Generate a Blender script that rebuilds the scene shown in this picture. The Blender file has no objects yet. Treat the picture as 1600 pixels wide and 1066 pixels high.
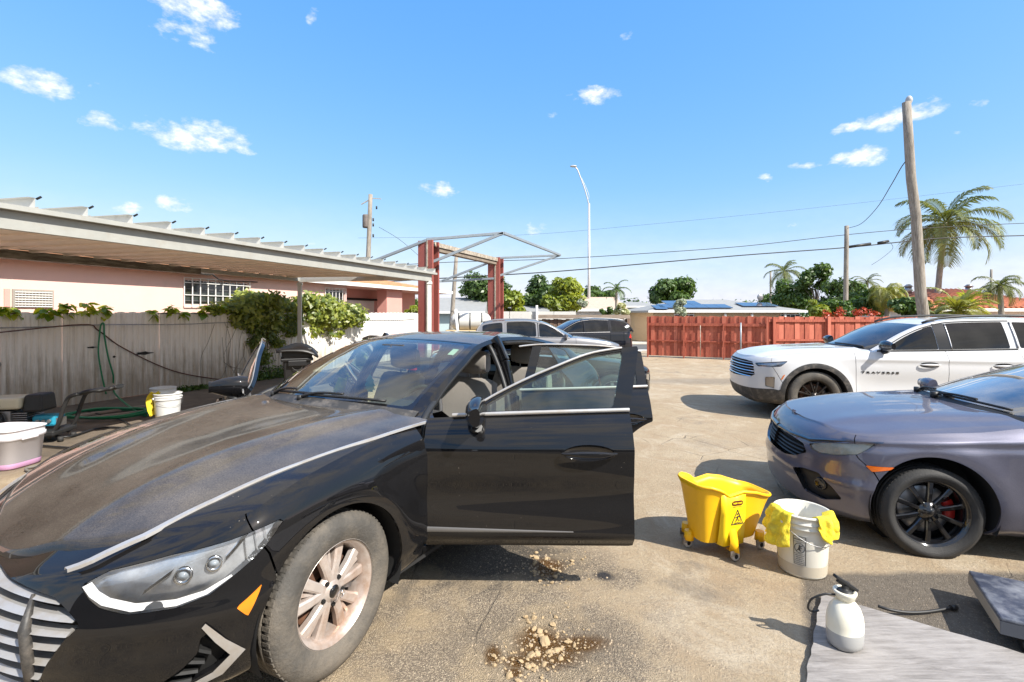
import bpy, math, random
import numpy as np
from mathutils import Vector, Matrix
from mathutils import noise as mnoise

S = bpy.context.scene
COL = S.collection
R = math.radians

# ------------------------------------------------------------------ camera, sky, sun, exposure
CAMH, FPX, HOR = 1.62, 750.0, 490.0          # camera height, focal length in photo pixels, horizon row
cam_d = bpy.data.cameras.new('camera'); cam = bpy.data.objects.new('camera', cam_d); COL.objects.link(cam)
cam.location = (0, 0, CAMH); cam.rotation_euler = (R(90), 0, 0)
cam_d.sensor_width = 36; cam_d.lens = 36 * FPX / 1600; cam_d.shift_y = (HOR - 533) / 1600
cam_d.clip_start = .05; cam_d.clip_end = 3000
S.camera = cam
SUN_DIR = Vector((.78, -.63, .95)).normalized()          # towards the sun: right and behind the camera
SUN_EL = math.asin(SUN_DIR.z); SUN_AZ = math.atan2(SUN_DIR.x, SUN_DIR.y)
sun_d = bpy.data.lights.new('sun', 'SUN'); sun_d.energy = 4.4; sun_d.angle = R(.55); sun_d.color = (1, .95, .87)
sun = bpy.data.objects.new('sun', sun_d); COL.objects.link(sun)
sun.rotation_euler = SUN_DIR.to_track_quat('Z', 'Y').to_euler(); sun.location = (8, -8, 10)
S.view_settings.view_transform = 'Standard'; S.view_settings.look = 'None'
S.view_settings.exposure = 0.93; S.view_settings.gamma = 1
S.view_settings.use_curve_mapping = False
S.cycles.max_bounces = 8; S.cycles.transparent_max_bounces = 16; S.cycles.glossy_bounces = 4
S.cycles.transmission_bounces = 4; S.cycles.diffuse_bounces = 3
S.cycles.use_denoising = True; S.cycles.caustics_reflective = False; S.cycles.caustics_refractive = False

def P(px, py, z=0.0):                 # photo pixel -> point of the place at height z
    s = (py - HOR) / (CAMH - z)
    return Vector(((px - 800) / s, FPX / s, z))
def PZ(px, py, Y):                    # photo pixel -> point of the place at depth Y
    s = FPX / Y
    return Vector(((px - 800) / s, Y, CAMH - (py - HOR) / s))

world = bpy.data.worlds.new('World'); S.world = world; world.use_nodes = True
wn = world.node_tree; wn.nodes.clear()
def wnode(t, **k):
    n = wn.nodes.new(t)
    for a, b in k.items(): setattr(n, a, b)
    return n
sky = wnode('ShaderNodeTexSky', sky_type='NISHITA', sun_disc=False)
sky.sun_elevation = SUN_EL; sky.sun_rotation = SUN_AZ; sky.air_density = 1.0; sky.dust_density = .6; sky.ozone_density = 2.2
geo = wnode('ShaderNodeTexCoord')
def wmath(op, a, b=None, c=None, clamp=False):
    n = wnode('ShaderNodeMath', operation=op, use_clamp=clamp)
    for i, v in enumerate((a, b, c)):
        if v is None: continue
        if isinstance(v, (int, float)): n.inputs[i].default_value = v
        else: wn.links.new(v, n.inputs[i])
    return n.outputs[0]
def wvec(op, a, b=None):
    n = wnode('ShaderNodeVectorMath', operation=op)
    for i, v in enumerate((a, b)):
        if v is None: continue
        if isinstance(v, (tuple, list, Vector)): n.inputs[i].default_value = tuple(v)
        else: wn.links.new(v, n.inputs[i])
    return n.outputs['Value'] if op in ('DOT_PRODUCT', 'LENGTH') else n.outputs[0]
D = geo.outputs['Generated']
nz = wnode('ShaderNodeTexNoise'); nz.inputs['Scale'].default_value = 34; nz.inputs['Detail'].default_value = 6; nz.inputs['Roughness'].default_value = .62
wz = wnode('ShaderNodeTexNoise'); wz.inputs['Scale'].default_value = 9; wz.inputs['Detail'].default_value = 3; wn.links.new(D, wz.inputs[0])
D0 = D; D = wvec('ADD', D, wvec('MULTIPLY', wvec('SUBTRACT', wz.outputs['Color'], (.5, .5, .5)), (.075, .075, .04)))
mp = wnode('ShaderNodeMapping'); mp.inputs['Scale'].default_value = (1, 1, 1.9); wn.links.new(D0, mp.inputs[0]); wn.links.new(mp.outputs[0], nz.inputs[0])
NZ = nz.outputs[0]
# single puffs: direction (azimuth from +Y to +X, elevation), half width, half height in radians, density
PUFFS = [(300,5,66,34,1),(290,50,40,26,.6),(62,128,54,25,1),(165,193,38,15,.95),(315,218,76,27,1),(192,324,20,10,.9),(262,318,36,13,.95),
         (500,28,14,13,.8),(930,152,42,14,.85),(686,295,40,14,.95),(845,358,26,12,.8),(1400,185,58,20,1),(1338,250,48,18,1),(1328,200,19,10,.9),
         (1258,258,20,8,.8),(1194,280,17,9,.8),(1528,157,15,8,.75),(990,48,14,10,.5),(825,240,16,5,.4),(475,376,16,8,.6),(1495,204,12,6,.4),
         (1232,355,18,7,.6),(1465,352,40,12,.5),(152,138,18,7,.5),(1428,93,12,6,.35),(860,180,12,6,.4)]
for k in range(20):                    # the same small cumulus all round the sky
    rr = random.Random(900 + k)
    az = R(rr.uniform(58, 302)); el = R(rr.choice([rr.uniform(4, 20), rr.uniform(12, 42), rr.uniform(20, 65)]))
    PUFFS.append((az, el, rr.uniform(.05, .15), rr.uniform(.02, .06), rr.uniform(.7, 1), 1))
tot = None
for pf in PUFFS:
    if len(pf) == 6:
        az, el, ha, he, de = pf[:5]; d = Vector((math.sin(az) * math.cos(el), math.cos(az) * math.cos(el), math.sin(el)))
        right = Vector((math.cos(az), -math.sin(az), 0)); up = right.cross(d)
    else:
        px, py, wx, wy, de = pf
        d = Vector(((px - 800) / FPX, 1, (HOR - py) / FPX)); L = d.length; d.normalize()
        right = Vector((d.y, -d.x, 0)).normalized(); up = right.cross(d)
        ha, he = wx / FPX / L, wy / FPX / L
    a = wvec('DOT_PRODUCT', D, right / ha); b = wvec('DOT_PRODUCT', D, up / he)
    # flat base: below the centre the puff ends sooner
    q = wmath('ADD', wmath('MULTIPLY', a, a), wmath('MULTIPLY', b, b))
    front = wmath('GREATER_THAN', wvec('DOT_PRODUCT', D, d), 0)
    m = wmath('MULTIPLY', wmath('MULTIPLY', wmath('SUBTRACT', 1.0, wmath('MULTIPLY', q, .72), clamp=True), front), de)
    tot = m if tot is None else wmath('MAXIMUM', tot, m)
dens = wmath('MULTIPLY', wmath('SUBTRACT', wmath('ADD', tot, wmath('MULTIPLY', NZ, 2.2)), 1.50), 1.05, clamp=True)
dens = wmath('MULTIPLY', dens, wmath('MULTIPLY', tot, 3.2, clamp=True))
# thin veil low over the horizon
nz2 = wnode('ShaderNodeTexNoise'); nz2.inputs['Scale'].default_value = 5; nz2.inputs['Detail'].default_value = 5
mp2 = wnode('ShaderNodeMapping'); mp2.inputs['Scale'].default_value = (1, 1, 5); wn.links.new(D, mp2.inputs[0]); wn.links.new(mp2.outputs[0], nz2.inputs[0])
sep = wnode('ShaderNodeSeparateXYZ'); wn.links.new(D0, sep.inputs[0])
low = wmath('SUBTRACT', 1.0, wmath('MULTIPLY', wmath('ABSOLUTE', wmath('SUBTRACT', sep.outputs[2], .03)), 4.6), clamp=True)
veil = wmath('MULTIPLY', wmath('MULTIPLY', wmath('POWER', low, 1.6), .60), wmath('ADD', wmath('MULTIPLY', nz2.outputs[0], 1.5), -.05, clamp=True), clamp=True)
# higher, streakier cloud overhead and behind the camera, added out of view for neutral fill (it shows in the bonnets and windscreens)
nz3 = wnode('ShaderNodeTexNoise'); nz3.inputs['Scale'].default_value = 3.0; nz3.inputs['Detail'].default_value = 7; nz3.inputs['Roughness'].default_value = .6; nz3.inputs['Distortion'].default_value = .6
mp3 = wnode('ShaderNodeMapping'); mp3.inputs['Scale'].default_value = (1, 2.2, 1.6); mp3.inputs['Rotation'].default_value = (0, 0, .6); wn.links.new(D0, mp3.inputs[0]); wn.links.new(mp3.outputs[0], nz3.inputs[0])
def wrange(v, a, b):
    n = wnode('ShaderNodeMapRange', interpolation_type='SMOOTHSTEP'); wn.links.new(v, n.inputs[0]); n.inputs[1].default_value = a; n.inputs[2].default_value = b; return n.outputs[0]
far_ = wmath('MAXIMUM', wrange(sep.outputs[2], .57, .78), wrange(sep.outputs[1], .12, -.30), clamp=True)
high = wmath('MULTIPLY', wmath('MULTIPLY', wrange(nz3.outputs[0], .40, .60), far_), .9)
cov = wmath('MAXIMUM', wmath('MAXIMUM', dens, veil), high, clamp=True)
# the photograph's contrasty blue: each channel of the physical sky through its own power curve
sc_ = wnode('ShaderNodeSeparateColor'); wn.links.new(sky.outputs[0], sc_.inputs[0]); cc_ = wnode('ShaderNodeCombineColor')
for i, (k, g_) in enumerate(((.60, .98), (1.26, .54), (3.4, .09))): wn.links.new(wmath('MULTIPLY', wmath('POWER', sc_.outputs[i], g_), k), cc_.inputs[i])
mx = wnode('ShaderNodeMix', data_type='RGBA'); wn.links.new(cov, mx.inputs[0]); wn.links.new(cc_.outputs[0], mx.inputs[6]); cl_ = wnode('ShaderNodeVectorMath', operation='SCALE'); cl_.inputs[0].default_value = (1, .99, .98); wn.links.new(wmath('ADD', wmath('MULTIPLY', wmath('POWER', dens, 1.4), 1.8), wmath('ADD', wmath('MULTIPLY', NZ, 2.2), 2.6)), cl_.inputs['Scale']); wn.links.new(cl_.outputs[0], mx.inputs[7])
bg = wnode('ShaderNodeBackground'); bg.inputs[1].default_value = .15
out = wnode('ShaderNodeOutputWorld'); wn.links.new(mx.outputs[2], bg.inputs[0]); wn.links.new(bg.outputs[0], out.inputs[0])

# ------------------------------------------------------------------ materials
def lin(c):
    c = [x / 255 for x in c]; return tuple(x / 12.92 if x <= .04045 else ((x + .055) / 1.055) ** 2.4 for x in c)
def mat(name, col, rough=.6, metal=0, coat=0, var=0, vscale=4, bump=0, bscale=60, spec=.5, dirt=None, dscale=3, dthr=.55, emit=None, alpha=None, stretch=(1, 1, 1), coord='Object'):
    m = bpy.data.materials.new(name); m.use_nodes = True; nt = m.node_tree; N, L = nt.nodes, nt.links
    b = N['Principled BSDF']; b.inputs['Base Color'].default_value = (*col, 1); b.inputs['Roughness'].default_value = rough
    b.inputs['Metallic'].default_value = metal; b.inputs['Coat Weight'].default_value = coat; b.inputs['Coat Roughness'].default_value = .04
    b.inputs['Specular IOR Level'].default_value = spec
    if emit: b.inputs['Emission Color'].default_value = (*emit, 1); b.inputs['Emission Strength'].default_value = 1
    if alpha is not None: b.inputs['Alpha'].default_value = alpha
    tc = N.new('ShaderNodeTexCoord'); mpn = N.new('ShaderNodeMapping'); mpn.inputs['Scale'].default_value = stretch
    L.new(tc.outputs[coord], mpn.inputs[0]); src = mpn.outputs[0]; colout = None
    if var:
        n = N.new('ShaderNodeTexNoise'); n.inputs['Scale'].default_value = vscale; n.inputs['Detail'].default_value = 6; n.inputs['Roughness'].default_value = .65; L.new(src, n.inputs[0])
        r = N.new('ShaderNodeMapRange'); r.inputs[1].default_value = .25; r.inputs[2].default_value = .75; r.inputs[3].default_value = 1 - var; r.inputs[4].default_value = 1 + var; L.new(n.outputs[0], r.inputs[0])
        h = N.new('ShaderNodeVectorMath'); h.operation = 'SCALE'; h.inputs[0].default_value = col; L.new(r.outputs[0], h.inputs['Scale']); colout = h.outputs[0]
    if dirt:
        n = N.new('ShaderNodeTexNoise'); n.inputs['Scale'].default_value = dscale; n.inputs['Detail'].default_value = 8; n.inputs['Roughness'].default_value = .7; L.new(src, n.inputs[0])
        r = N.new('ShaderNodeMapRange'); r.inputs[1].default_value = dthr - .12; r.inputs[2].default_value = dthr + .12; L.new(n.outputs[0], r.inputs[0])
        x = N.new('ShaderNodeMix'); x.data_type = 'RGBA'; L.new(r.outputs[0], x.inputs[0]); x.inputs[7].default_value = (*dirt, 1)
        if colout: L.new(colout, x.inputs[6])
        else: x.inputs[6].default_value = (*col, 1)
        colout = x.outputs[2]
    if colout: L.new(colout, b.inputs['Base Color'])
    if bump:
        n = N.new('ShaderNodeTexNoise'); n.inputs['Scale'].default_value = bscale; n.inputs['Detail'].default_value = 5; L.new(src, n.inputs[0])
        bp = N.new('ShaderNodeBump'); bp.inputs['Strength'].default_value = bump; bp.inputs['Distance'].default_value = .01; L.new(n.outputs[0], bp.inputs['Height']); L.new(bp.outputs[0], b.inputs['Normal'])
    return m

# ------------------------------------------------------------------ mesh builder
class MB:
    def __init__(s): s.v = []; s.f = []; s.m = []; s.sm = []
    def add(s, vs, fs, mi=0, sm=False):
        o = len(s.v); s.v.extend([tuple(v) for v in vs]); s.f.extend([tuple(i + o for i in f) for f in fs]); s.m.extend([mi] * len(fs)); s.sm.extend([sm] * len(fs)); return s
    def box(s, c, d, rz=0, M=None, mi=0, top=1.0):
        x, y, z = d[0] / 2, d[1] / 2, d[2] / 2
        vs = [Vector((a * x * (top if e > 0 else 1), b * y * (top if e > 0 else 1), e * z)) for e in (-1, 1) for b in (-1, 1) for a in (-1, 1)]
        T = Matrix.Translation(c) @ (M.to_4x4() if M else Matrix.Rotation(rz, 4, 'Z'))
        s.add([T @ v for v in vs], [(0, 2, 3, 1), (4, 5, 7, 6), (0, 1, 5, 4), (2, 6, 7, 3), (0, 4, 6, 2), (1, 3, 7, 5)], mi); return s
    def bar(s, a, b, w, h, mi=0, up=(0, 0, 1)):
        a, b = Vector(a), Vector(b); d = b - a; L = d.length; d.normalize(); u = Vector(up)
        sd = d.cross(u)
        if sd.length < 1e-4: sd = d.cross(Vector((1, 0, 0)))
        sd.normalize(); u = sd.cross(d)
        M = Matrix((d, sd, u)).transposed()
        return s.box((a + b) / 2, (L, w, h), M=M, mi=mi)
    def tube(s, pts, r, n=8, mi=0, cap=True, sm=True, closed=False):
        pts = [Vector(p) for p in pts]; k = len(pts)
        rs = r if isinstance(r, (list, tuple)) else [r] * k
        vs = []; prev = None
        for i, p in enumerate(pts):
            if closed: t = pts[(i + 1) % k] - pts[i - 1]
            else: t = pts[min(i + 1, k - 1)] - pts[max(i - 1, 0)]
            if t.length < 1e-9: t = Vector((0, 0, 1))
            t.normalize()
            if prev is None:
                a = t.cross(Vector((0, 0, 1)))
                if a.length < .05: a = t.cross(Vector((1, 0, 0)))
            else: a = prev - t * prev.dot(t)
            a.normalize(); prev = a; b = t.cross(a)
            for j in range(n):
                q = 2 * math.pi * j / n; vs.append(p + (a * math.cos(q) + b * math.sin(q)) * rs[i])
        fs = []
        for i in range(k if closed else k - 1):
            i2 = (i + 1) % k
            for j in range(n): fs.append((i * n + j, i * n + (j + 1) % n, i2 * n + (j + 1) % n, i2 * n + j))
        s.add(vs, fs, mi, sm)
        if cap and not closed:
            o = len(s.v) - len(vs)
            s.f += [tuple(o + j for j in reversed(range(n))), tuple(o + (k - 1) * n + j for j in range(n))]; s.m += [mi] * 2; s.sm += [False] * 2
        return s
    def cyl(s, a, b, r, r2=None, n=16, mi=0, sm=True): return s.tube([a, b], [r, r if r2 is None else r2], n, mi, True, sm)
    def lathe(s, prof, n=32, M=None, mi=0, sm=True, mis=None):      # profile of (radius, height) about +Z
        M = M or Matrix.Identity(4); vs = []
        for r, z in prof:
            for j in range(n):
                q = 2 * math.pi * j / n; vs.append(M @ Vector((r * math.cos(q), r * math.sin(q), z)))
        o = len(s.v); s.v.extend([tuple(v) for v in vs])
        for i in range(len(prof) - 1):
            for j in range(n):
                s.f.append((o + i * n + j, o + i * n + (j + 1) % n, o + (i + 1) * n + (j + 1) % n, o + (i + 1) * n + j)); s.m.append(mis[i] if mis else mi); s.sm.append(sm)
        return s
    def prism(s, poly, h0, h1, M=None, mi=0):                          # 2D outline extruded along local Z
        M = M or Matrix.Identity(4); n = len(poly)
        vs = [M @ Vector((p[0], p[1], h0)) for p in poly] + [M @ Vector((p[0], p[1], h1)) for p in poly]
        fs = [tuple(reversed(range(n))), tuple(range(n, 2 * n))] + [(i, (i + 1) % n, n + (i + 1) % n, n + i) for i in range(n)]
        return s.add(vs, fs, mi)
    def grid(s, g, mi=0, sm=True, close=False):                       # g[i][j] points
        n, m = len(g), len(g[0]); vs = [p for row in g for p in row]; fs = []
        for i in range(n - 1):
            for j in range(m - 1 if not close else m):
                j2 = (j + 1) % m; fs.append((i * m + j, i * m + j2, (i + 1) * m + j2, (i + 1) * m + j))
        return s.add(vs, fs, mi, sm)
    def sphere(s, c, r, n=12, k=8, mi=0, sc=(1, 1, 1)):
        g = []
        for i in range(k + 1):
            t = math.pi * i / k
            g.append([Vector(c) + Vector((r * sc[0] * math.sin(t) * math.cos(q), r * sc[1] * math.sin(t) * math.sin(q), r * sc[2] * math.cos(t))) for q in [2 * math.pi * j / n for j in range(n)]])
        return s.grid(g, mi, True, True)
    def mesh(s, name, mats):
        me = bpy.data.meshes.new(name); me.from_pydata(s.v, [], s.f)
        for m in mats if isinstance(mats, (list, tuple)) else [mats]: me.materials.append(m)
        me.polygons.foreach_set('material_index', s.m); me.polygons.foreach_set('use_smooth', s.sm); me.update(); return me
    def build(s, name, mats, parent=None, loc=None, bevel=0, fixn=False, **tagk):
        me = s.mesh(name, mats); return mkobj(name, me, parent, loc, bevel, fixn, **tagk)
def mkobj(name, me, parent=None, loc=None, bevel=0, fixn=False, **tagk):
    if fixn:
        import bmesh
        bm = bmesh.new(); bm.from_mesh(me); bmesh.ops.recalc_face_normals(bm, faces=bm.faces); bm.to_mesh(me); bm.free()
    o = bpy.data.objects.new(name, me); COL.objects.link(o)
    if parent: o.parent = parent
    if loc is not None: o.location = loc
    if bevel:
        md = o.modifiers.new('bevel', 'BEVEL'); md.width = bevel; md.segments = 2; md.limit_method = 'ANGLE'; md.angle_limit = R(40); md.harden_normals = False
    tag(o, **tagk); return o
def tag(o, label=None, cat=None, group=None, kind=None):
    if label: o['label'] = label
    if cat: o['category'] = cat
    if group: o['group'] = group
    if kind: o['kind'] = kind
    return o
def empty(name, loc=(0, 0, 0), rz=0, label=None, cat=None, group=None, scale=1):
    o = bpy.data.objects.new(name, None); COL.objects.link(o); o.location = loc; o.rotation_euler = (0, 0, rz); o.scale = (scale,) * 3
    o.empty_display_size = .1; return tag(o, label, cat, group)
def copy_tree(o, parent=None):
    kids = [c for c in o.children]
    c = o.copy(); COL.objects.link(c); c.parent = parent
    for ch in kids: copy_tree(ch, c)
    return c
def text_mesh(txt, size, bold=0.0, extrude=0.0):
    cu = bpy.data.curves.new('lettering', 'FONT'); cu.body = txt; cu.size = size; cu.offset = bold; cu.extrude = extrude; cu.align_x = 'CENTER'; cu.align_y = 'CENTER'
    o = bpy.data.objects.new('lettering', cu); COL.objects.link(o); dg = bpy.context.evaluated_depsgraph_get(); dg.update()
    me = bpy.data.meshes.new_from_object(o.evaluated_get(dg)); bpy.data.objects.remove(o); bpy.data.curves.remove(cu); return me
def lerp(a, b, t): return a + (b - a) * t
def sstep(a, b, x): t = np.clip((x - a) / (b - a), 0, 1); return t * t * (3 - 2 * t)
def catmull(pts, n):
    pts = [Vector(p) for p in pts]; k = len(pts); outp = []
    for i in range(k - 1):
        p0, p1, p2, p3 = pts[max(i - 1, 0)], pts[i], pts[i + 1], pts[min(i + 2, k - 1)]
        for j in range(n):
            t = j / n; outp.append(.5 * ((2 * p1) + (p2 - p0) * t + (2 * p0 - 5 * p1 + 4 * p2 - p3) * t * t + (3 * p1 - p0 - 3 * p2 + p3) * t ** 3))
    outp.append(pts[-1]); return outp
class Tab:                              # smooth (monotone cubic) lookup table
    def __init__(s, pts):
        pts = sorted(pts); s.x = np.array([p[0] for p in pts], float); s.y = np.array([p[1] for p in pts], float)
        h = np.diff(s.x); d = np.diff(s.y) / h; m = np.zeros(len(s.x)); m[0], m[-1] = d[0], d[-1]
        for i in range(1, len(d)):
            m[i] = 0 if d[i - 1] * d[i] <= 0 else 2 * d[i - 1] * d[i] / (d[i - 1] + d[i])
        s.m = m
    def __call__(s, v):
        v = min(max(v, s.x[0]), s.x[-1]); i = min(max(int(np.searchsorted(s.x, v)) - 1, 0), len(s.x) - 2)
        h = s.x[i + 1] - s.x[i]; t = (v - s.x[i]) / h
        return (2 * t ** 3 - 3 * t ** 2 + 1) * s.y[i] + (t ** 3 - 2 * t ** 2 + t) * h * s.m[i] + (-2 * t ** 3 + 3 * t ** 2) * s.y[i + 1] + (t ** 3 - t ** 2) * h * s.m[i + 1]
# ------------------------------------------------------------------ sheets that can be cut along any curve
def clip(V, F, d):
    """V (n,k) rows x,y,z + attributes, F faces, d (n,) signed distance: keeps d > 0, cutting faces on d = 0."""
    V = [tuple(v) for v in V]; nv = len(V); d = list(d); remap = {}; oV = []; oF = []; cut = {}
    def keep(i):
        if i not in remap: remap[i] = len(oV); oV.append(V[i])
        return remap[i]
    def edge(i, j):
        k = (i, j) if i < j else (j, i)
        if k not in cut:
            a, b = k; t = d[a] / (d[a] - d[b]); t = min(max(t, .001), .999)
            cut[k] = len(oV); oV.append(tuple(p + (q - p) * t for p, q in zip(V[a], V[b])))
        return cut[k]
    for f in F:
        ins = [d[i] > 0 for i in f]
        if all(ins): oF.append(tuple(keep(i) for i in f)); continue
        if not any(ins): continue
        g = []; n = len(f)
        for q in range(n):
            i, j = f[q], f[(q + 1) % n]
            if d[i] > 0: g.append(keep(i))
            if (d[i] > 0) != (d[j] > 0): g.append(edge(i, j))
        if len(g) >= 3: oF.append(tuple(g))
    return (np.array(oV) if oV else np.zeros((0, 5))), oF
def sdpoly(X, Y, poly):
    """signed distance to a closed outline, positive inside"""
    P_ = np.array(poly, float); n = len(P_); dmin = np.full(len(X), 1e9); ins = np.zeros(len(X), bool)
    for i in range(n):
        a, b = P_[i], P_[(i + 1) % n]; e = b - a; wx, wy = X - a[0], Y - a[1]
        t = np.clip((wx * e[0] + wy * e[1]) / max(e @ e, 1e-12), 0, 1)
        dmin = np.minimum(dmin, np.hypot(wx - e[0] * t, wy - e[1] * t))
        c = (a[1] > Y) != (b[1] > Y)
        with np.errstate(divide='ignore', invalid='ignore'):
            xi = a[0] + (Y - a[1]) / (b[1] - a[1] if b[1] != a[1] else 1e-12) * e[0]
        ins ^= c & (X < xi)
    return np.where(ins, dmin, -dmin)
def normals(V, F):
    N = np.zeros((len(V), 3)); X = np.asarray(V)[:, :3]
    for f in F:
        n = np.cross(X[f[1]] - X[f[0]], X[f[-1]] - X[f[0]]) if len(f) == 3 else np.cross(X[f[2]] - X[f[0]], X[f[-1]] - X[f[1]])
        for i in f: N[i] += n
    L = np.linalg.norm(N, axis=1); L[L == 0] = 1
    return N / L[:, None]
def sheet(name, V, F, mats, parent, depth=.014, off=0, flip=False, org=(0, 0, 0), back=None, fn=None, **tk):
    """panel with its edges folded inwards"""
    if len(F) == 0: return None
    if flip: F = [tuple(reversed(f)) for f in F]
    N = normals(V, F); X = np.asarray(V)[:, :3] + N * off - np.array(org)
    mb = MB(); mb.add(X, F, 0, True)
    if depth:
        ec = {}
        for f in F:
            for q in range(len(f)):
                k = (f[q], f[(q + 1) % len(f)]); ec[k] = 1
        bd = [k for k in ec if (k[1], k[0]) not in ec]
        for a, b in bd:
            mb.add([X[b], X[a], X[a] - N[a] * depth, X[b] - N[b] * depth], [(0, 1, 2, 3)], 0, False)
        if back is not None:
            mb.add(X - N * depth, [tuple(reversed(f)) for f in F], back, True)
    return mb.build(name, mats, parent, **tk)

# ------------------------------------------------------------------ car bodies
class Body:
    """A car in its own frame: x forward from the front axle, y to its left, z up. One skin wraps nose, sides and tail."""
    def __init__(s, **k):
        s.__dict__.update(k)
        s.XN, s.XT, s.W = Tab(s.nose), Tab(s.tail), Tab(s.width); s.ZC, s.ZE = Tab(s.topc), Tab(s.tope); s.ZB = Tab(s.bottom)
        n = 420; us = np.linspace(0, 1, n + 1); s.us = us; zt = []; pts = []
        for u in us:
            x, y = s.plan(u, .72)
            for _ in range(3):
                z = s.top(x, y); x, y = s.plan(u, z)
            zt.append(s.top(x, y)); pts.append(s.plan(u, .6))
        s.zt = np.array(zt); p = np.array(pts); s.sl = np.concatenate([[0], np.cumsum(np.hypot(*(np.diff(p, axis=0).T)))]); s.px = p[:, 0]
    def plan(s, u, z):
        a, b = .22, .80; xn, xt, w = s.XN(z), s.XT(z), s.W(z)
        if u < a:
            t = u / a * math.pi / 2; x = s.xc + (xn - s.xc) * math.cos(t) ** (2 / s.pn); y = math.sin(t) ** (2 / s.qn)
        elif u <= b: x = lerp(s.xc, s.xr, (u - a) / (b - a)); y = 1
        else:
            t = (1 - u) / (1 - b) * math.pi / 2; x = s.xr + (xt - s.xr) * math.cos(t) ** (2 / 2.7); y = math.sin(t) ** (2 / 2.7)
        m = (s.xn0 + s.xt0) / 2; y *= w * (1 - s.barrel * ((x - m) / (s.xn0 - m)) ** 2)
        return x, y
    def top(s, x, y):
        zc, ze = s.ZC(x), s.ZE(x); t = min(1, abs(y) / s.yref)
        z = zc + (ze - zc) * t ** 2.3
        if s.ridge and x > -.7:
            yr = lerp(s.ridge[0], s.ridge[1], min(max((x + .6) / 1.4, 0), 1)); q = (abs(y) - yr) / s.ridge[2]
            z += s.ridge[3] * (math.exp(-q * q) if q > 0 else math.exp(-q * q * .12)) * min(1, max(0, (s.xn0 - .06 - x) * 2.6))
        return z
    def u_of_s(s, sv): return float(np.interp(sv, s.sl, s.us))
    def s_of_x(s, x):
        return float(np.interp(-x, -s.px, s.sl))
    def at(s, u, z, off=0):
        zt = float(np.interp(u, s.us, s.zt)); x, y = s.plan(u, z)
        sv = float(np.interp(u, s.us, s.sl)); zb = s.ZB(x)
        e = off
        v = (z - zb) / max(zt - zb, .01)
        e -= s.round_t * max(0, (v - .86) / .14) ** 2 + s.round_b * max(0, (.10 - v) / .10) ** 2
        if s.disp: e += s.disp(x, y, z, sv)
        if abs(e) > 1e-6:
            x1, y1 = s.plan(min(u + .004, 1), z); x0, y0 = s.plan(max(u - .004, 0), z); tx, ty = x1 - x0, y1 - y0; L = math.hypot(tx, ty) or 1
            x, y = x + ty / L * -1 * -e, y - tx / L * e
        return Vector((x, y, z))
    def sk(s, sv, z, off=0, side=1):
        p = s.at(s.u_of_s(sv), z, off); return Vector((p.x, p.y * side, p.z))
    def skin(s, side=1, nz_=46, step=.022):
        """grid rows u, columns z ; attributes: run length along the skin and height"""
        n = int(s.sl[-1] / step); V = []; F = []
        for i in range(n + 1):
            sv = s.sl[-1] * i / n; u = s.u_of_s(sv); zt = float(np.interp(u, s.us, s.zt)); x, y = s.plan(u, .5); zb = s.ZB(x)
            for j in range(nz_ + 1):
                v = j / nz_; z = zb + (zt - zb) * v; p = s.at(u, z)
                V.append((p.x, p.y * side, p.z, sv, z))
        m = nz_ + 1
        for i in range(n):
            for j in range(nz_): F.append((i * m + j, i * m + j + 1, (i + 1) * m + j + 1, (i + 1) * m + j))
        if side > 0: F = [tuple(reversed(f)) for f in F]
        return np.array(V), F
    def topsheet(s, x_end, xe_end, side=1, n=70, m=16, rear=False):
        """hood (or boot lid) between the skin's upper edge and the centre line"""
        if not rear: us = [s.u_of_s(s.s_of_x(xe_end)) * (i / n) ** .8 for i in range(n + 1)]
        else:
            u0 = s.u_of_s(s.s_of_x(xe_end)); us = [lerp(1, u0, (i / n) ** .8) for i in range(n + 1)]
        V = []; F = []
        for i, u in enumerate(us):
            p = s.at(u, float(np.interp(u, s.us, s.zt))); tt = i / n
            xs = lerp((s.xn0 - .16) if not rear else (s.xt0 + .12), x_end, tt ** 1.15)
            for j in range(m + 1):
                q = j / m; y = p.y * (1 - q); x = lerp(p.x, xs, 1 - (1 - q) ** (1 + tt * .9))
                z = s.top(x, y) if j else p.z
                V.append((x, y * side, z, x, y))
        k = m + 1
        for i in range(n):
            for j in range(m):
                f = (i * k + j, i * k + j + 1, (i + 1) * k + j + 1, (i + 1) * k + j)
                F.append(f if (side < 0) != rear else tuple(reversed(f)))
        return np.array(V), F
    # greenhouse -------------------------------------------------
    def prep_house(s):
        st = s.house; k = len(st)               # (xc, zc, xe, ye, ze)
        tt = list(range(k)); s.H = [Tab([(t, st[t][q]) for t in tt]) for q in range(5)]; s.hk = k - 1
        xs = np.array([s.H[2](t) for t in np.linspace(0, s.hk, 200)]); zs = np.array([s.H[4](t) for t in np.linspace(0, s.hk, 200)]); ys = np.array([s.H[3](t) for t in np.linspace(0, s.hk, 200)])
        o = np.argsort(xs); s.rx, s.rz, s.ry = xs[o], zs[o], ys[o]
    def rail(s, x): return float(np.interp(x, s.rx, s.rz)), float(np.interp(x, s.rx, s.ry))
    def belt(s, x):
        u = s.u_of_s(s.s_of_x(x)); z = float(np.interp(u, s.us, s.zt)); p = s.at(u, z); return p
    def hp(s, t, q, off=0):                     # t along the car, q in -1..1 across
        xc, zc, xe, ye, ze = [h(t) for h in s.H]; a = abs(q)
        return Vector((xc + (xe - xc) * a ** 2, ye * q, zc + (ze - zc) * a ** 2.2 + off))
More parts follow.
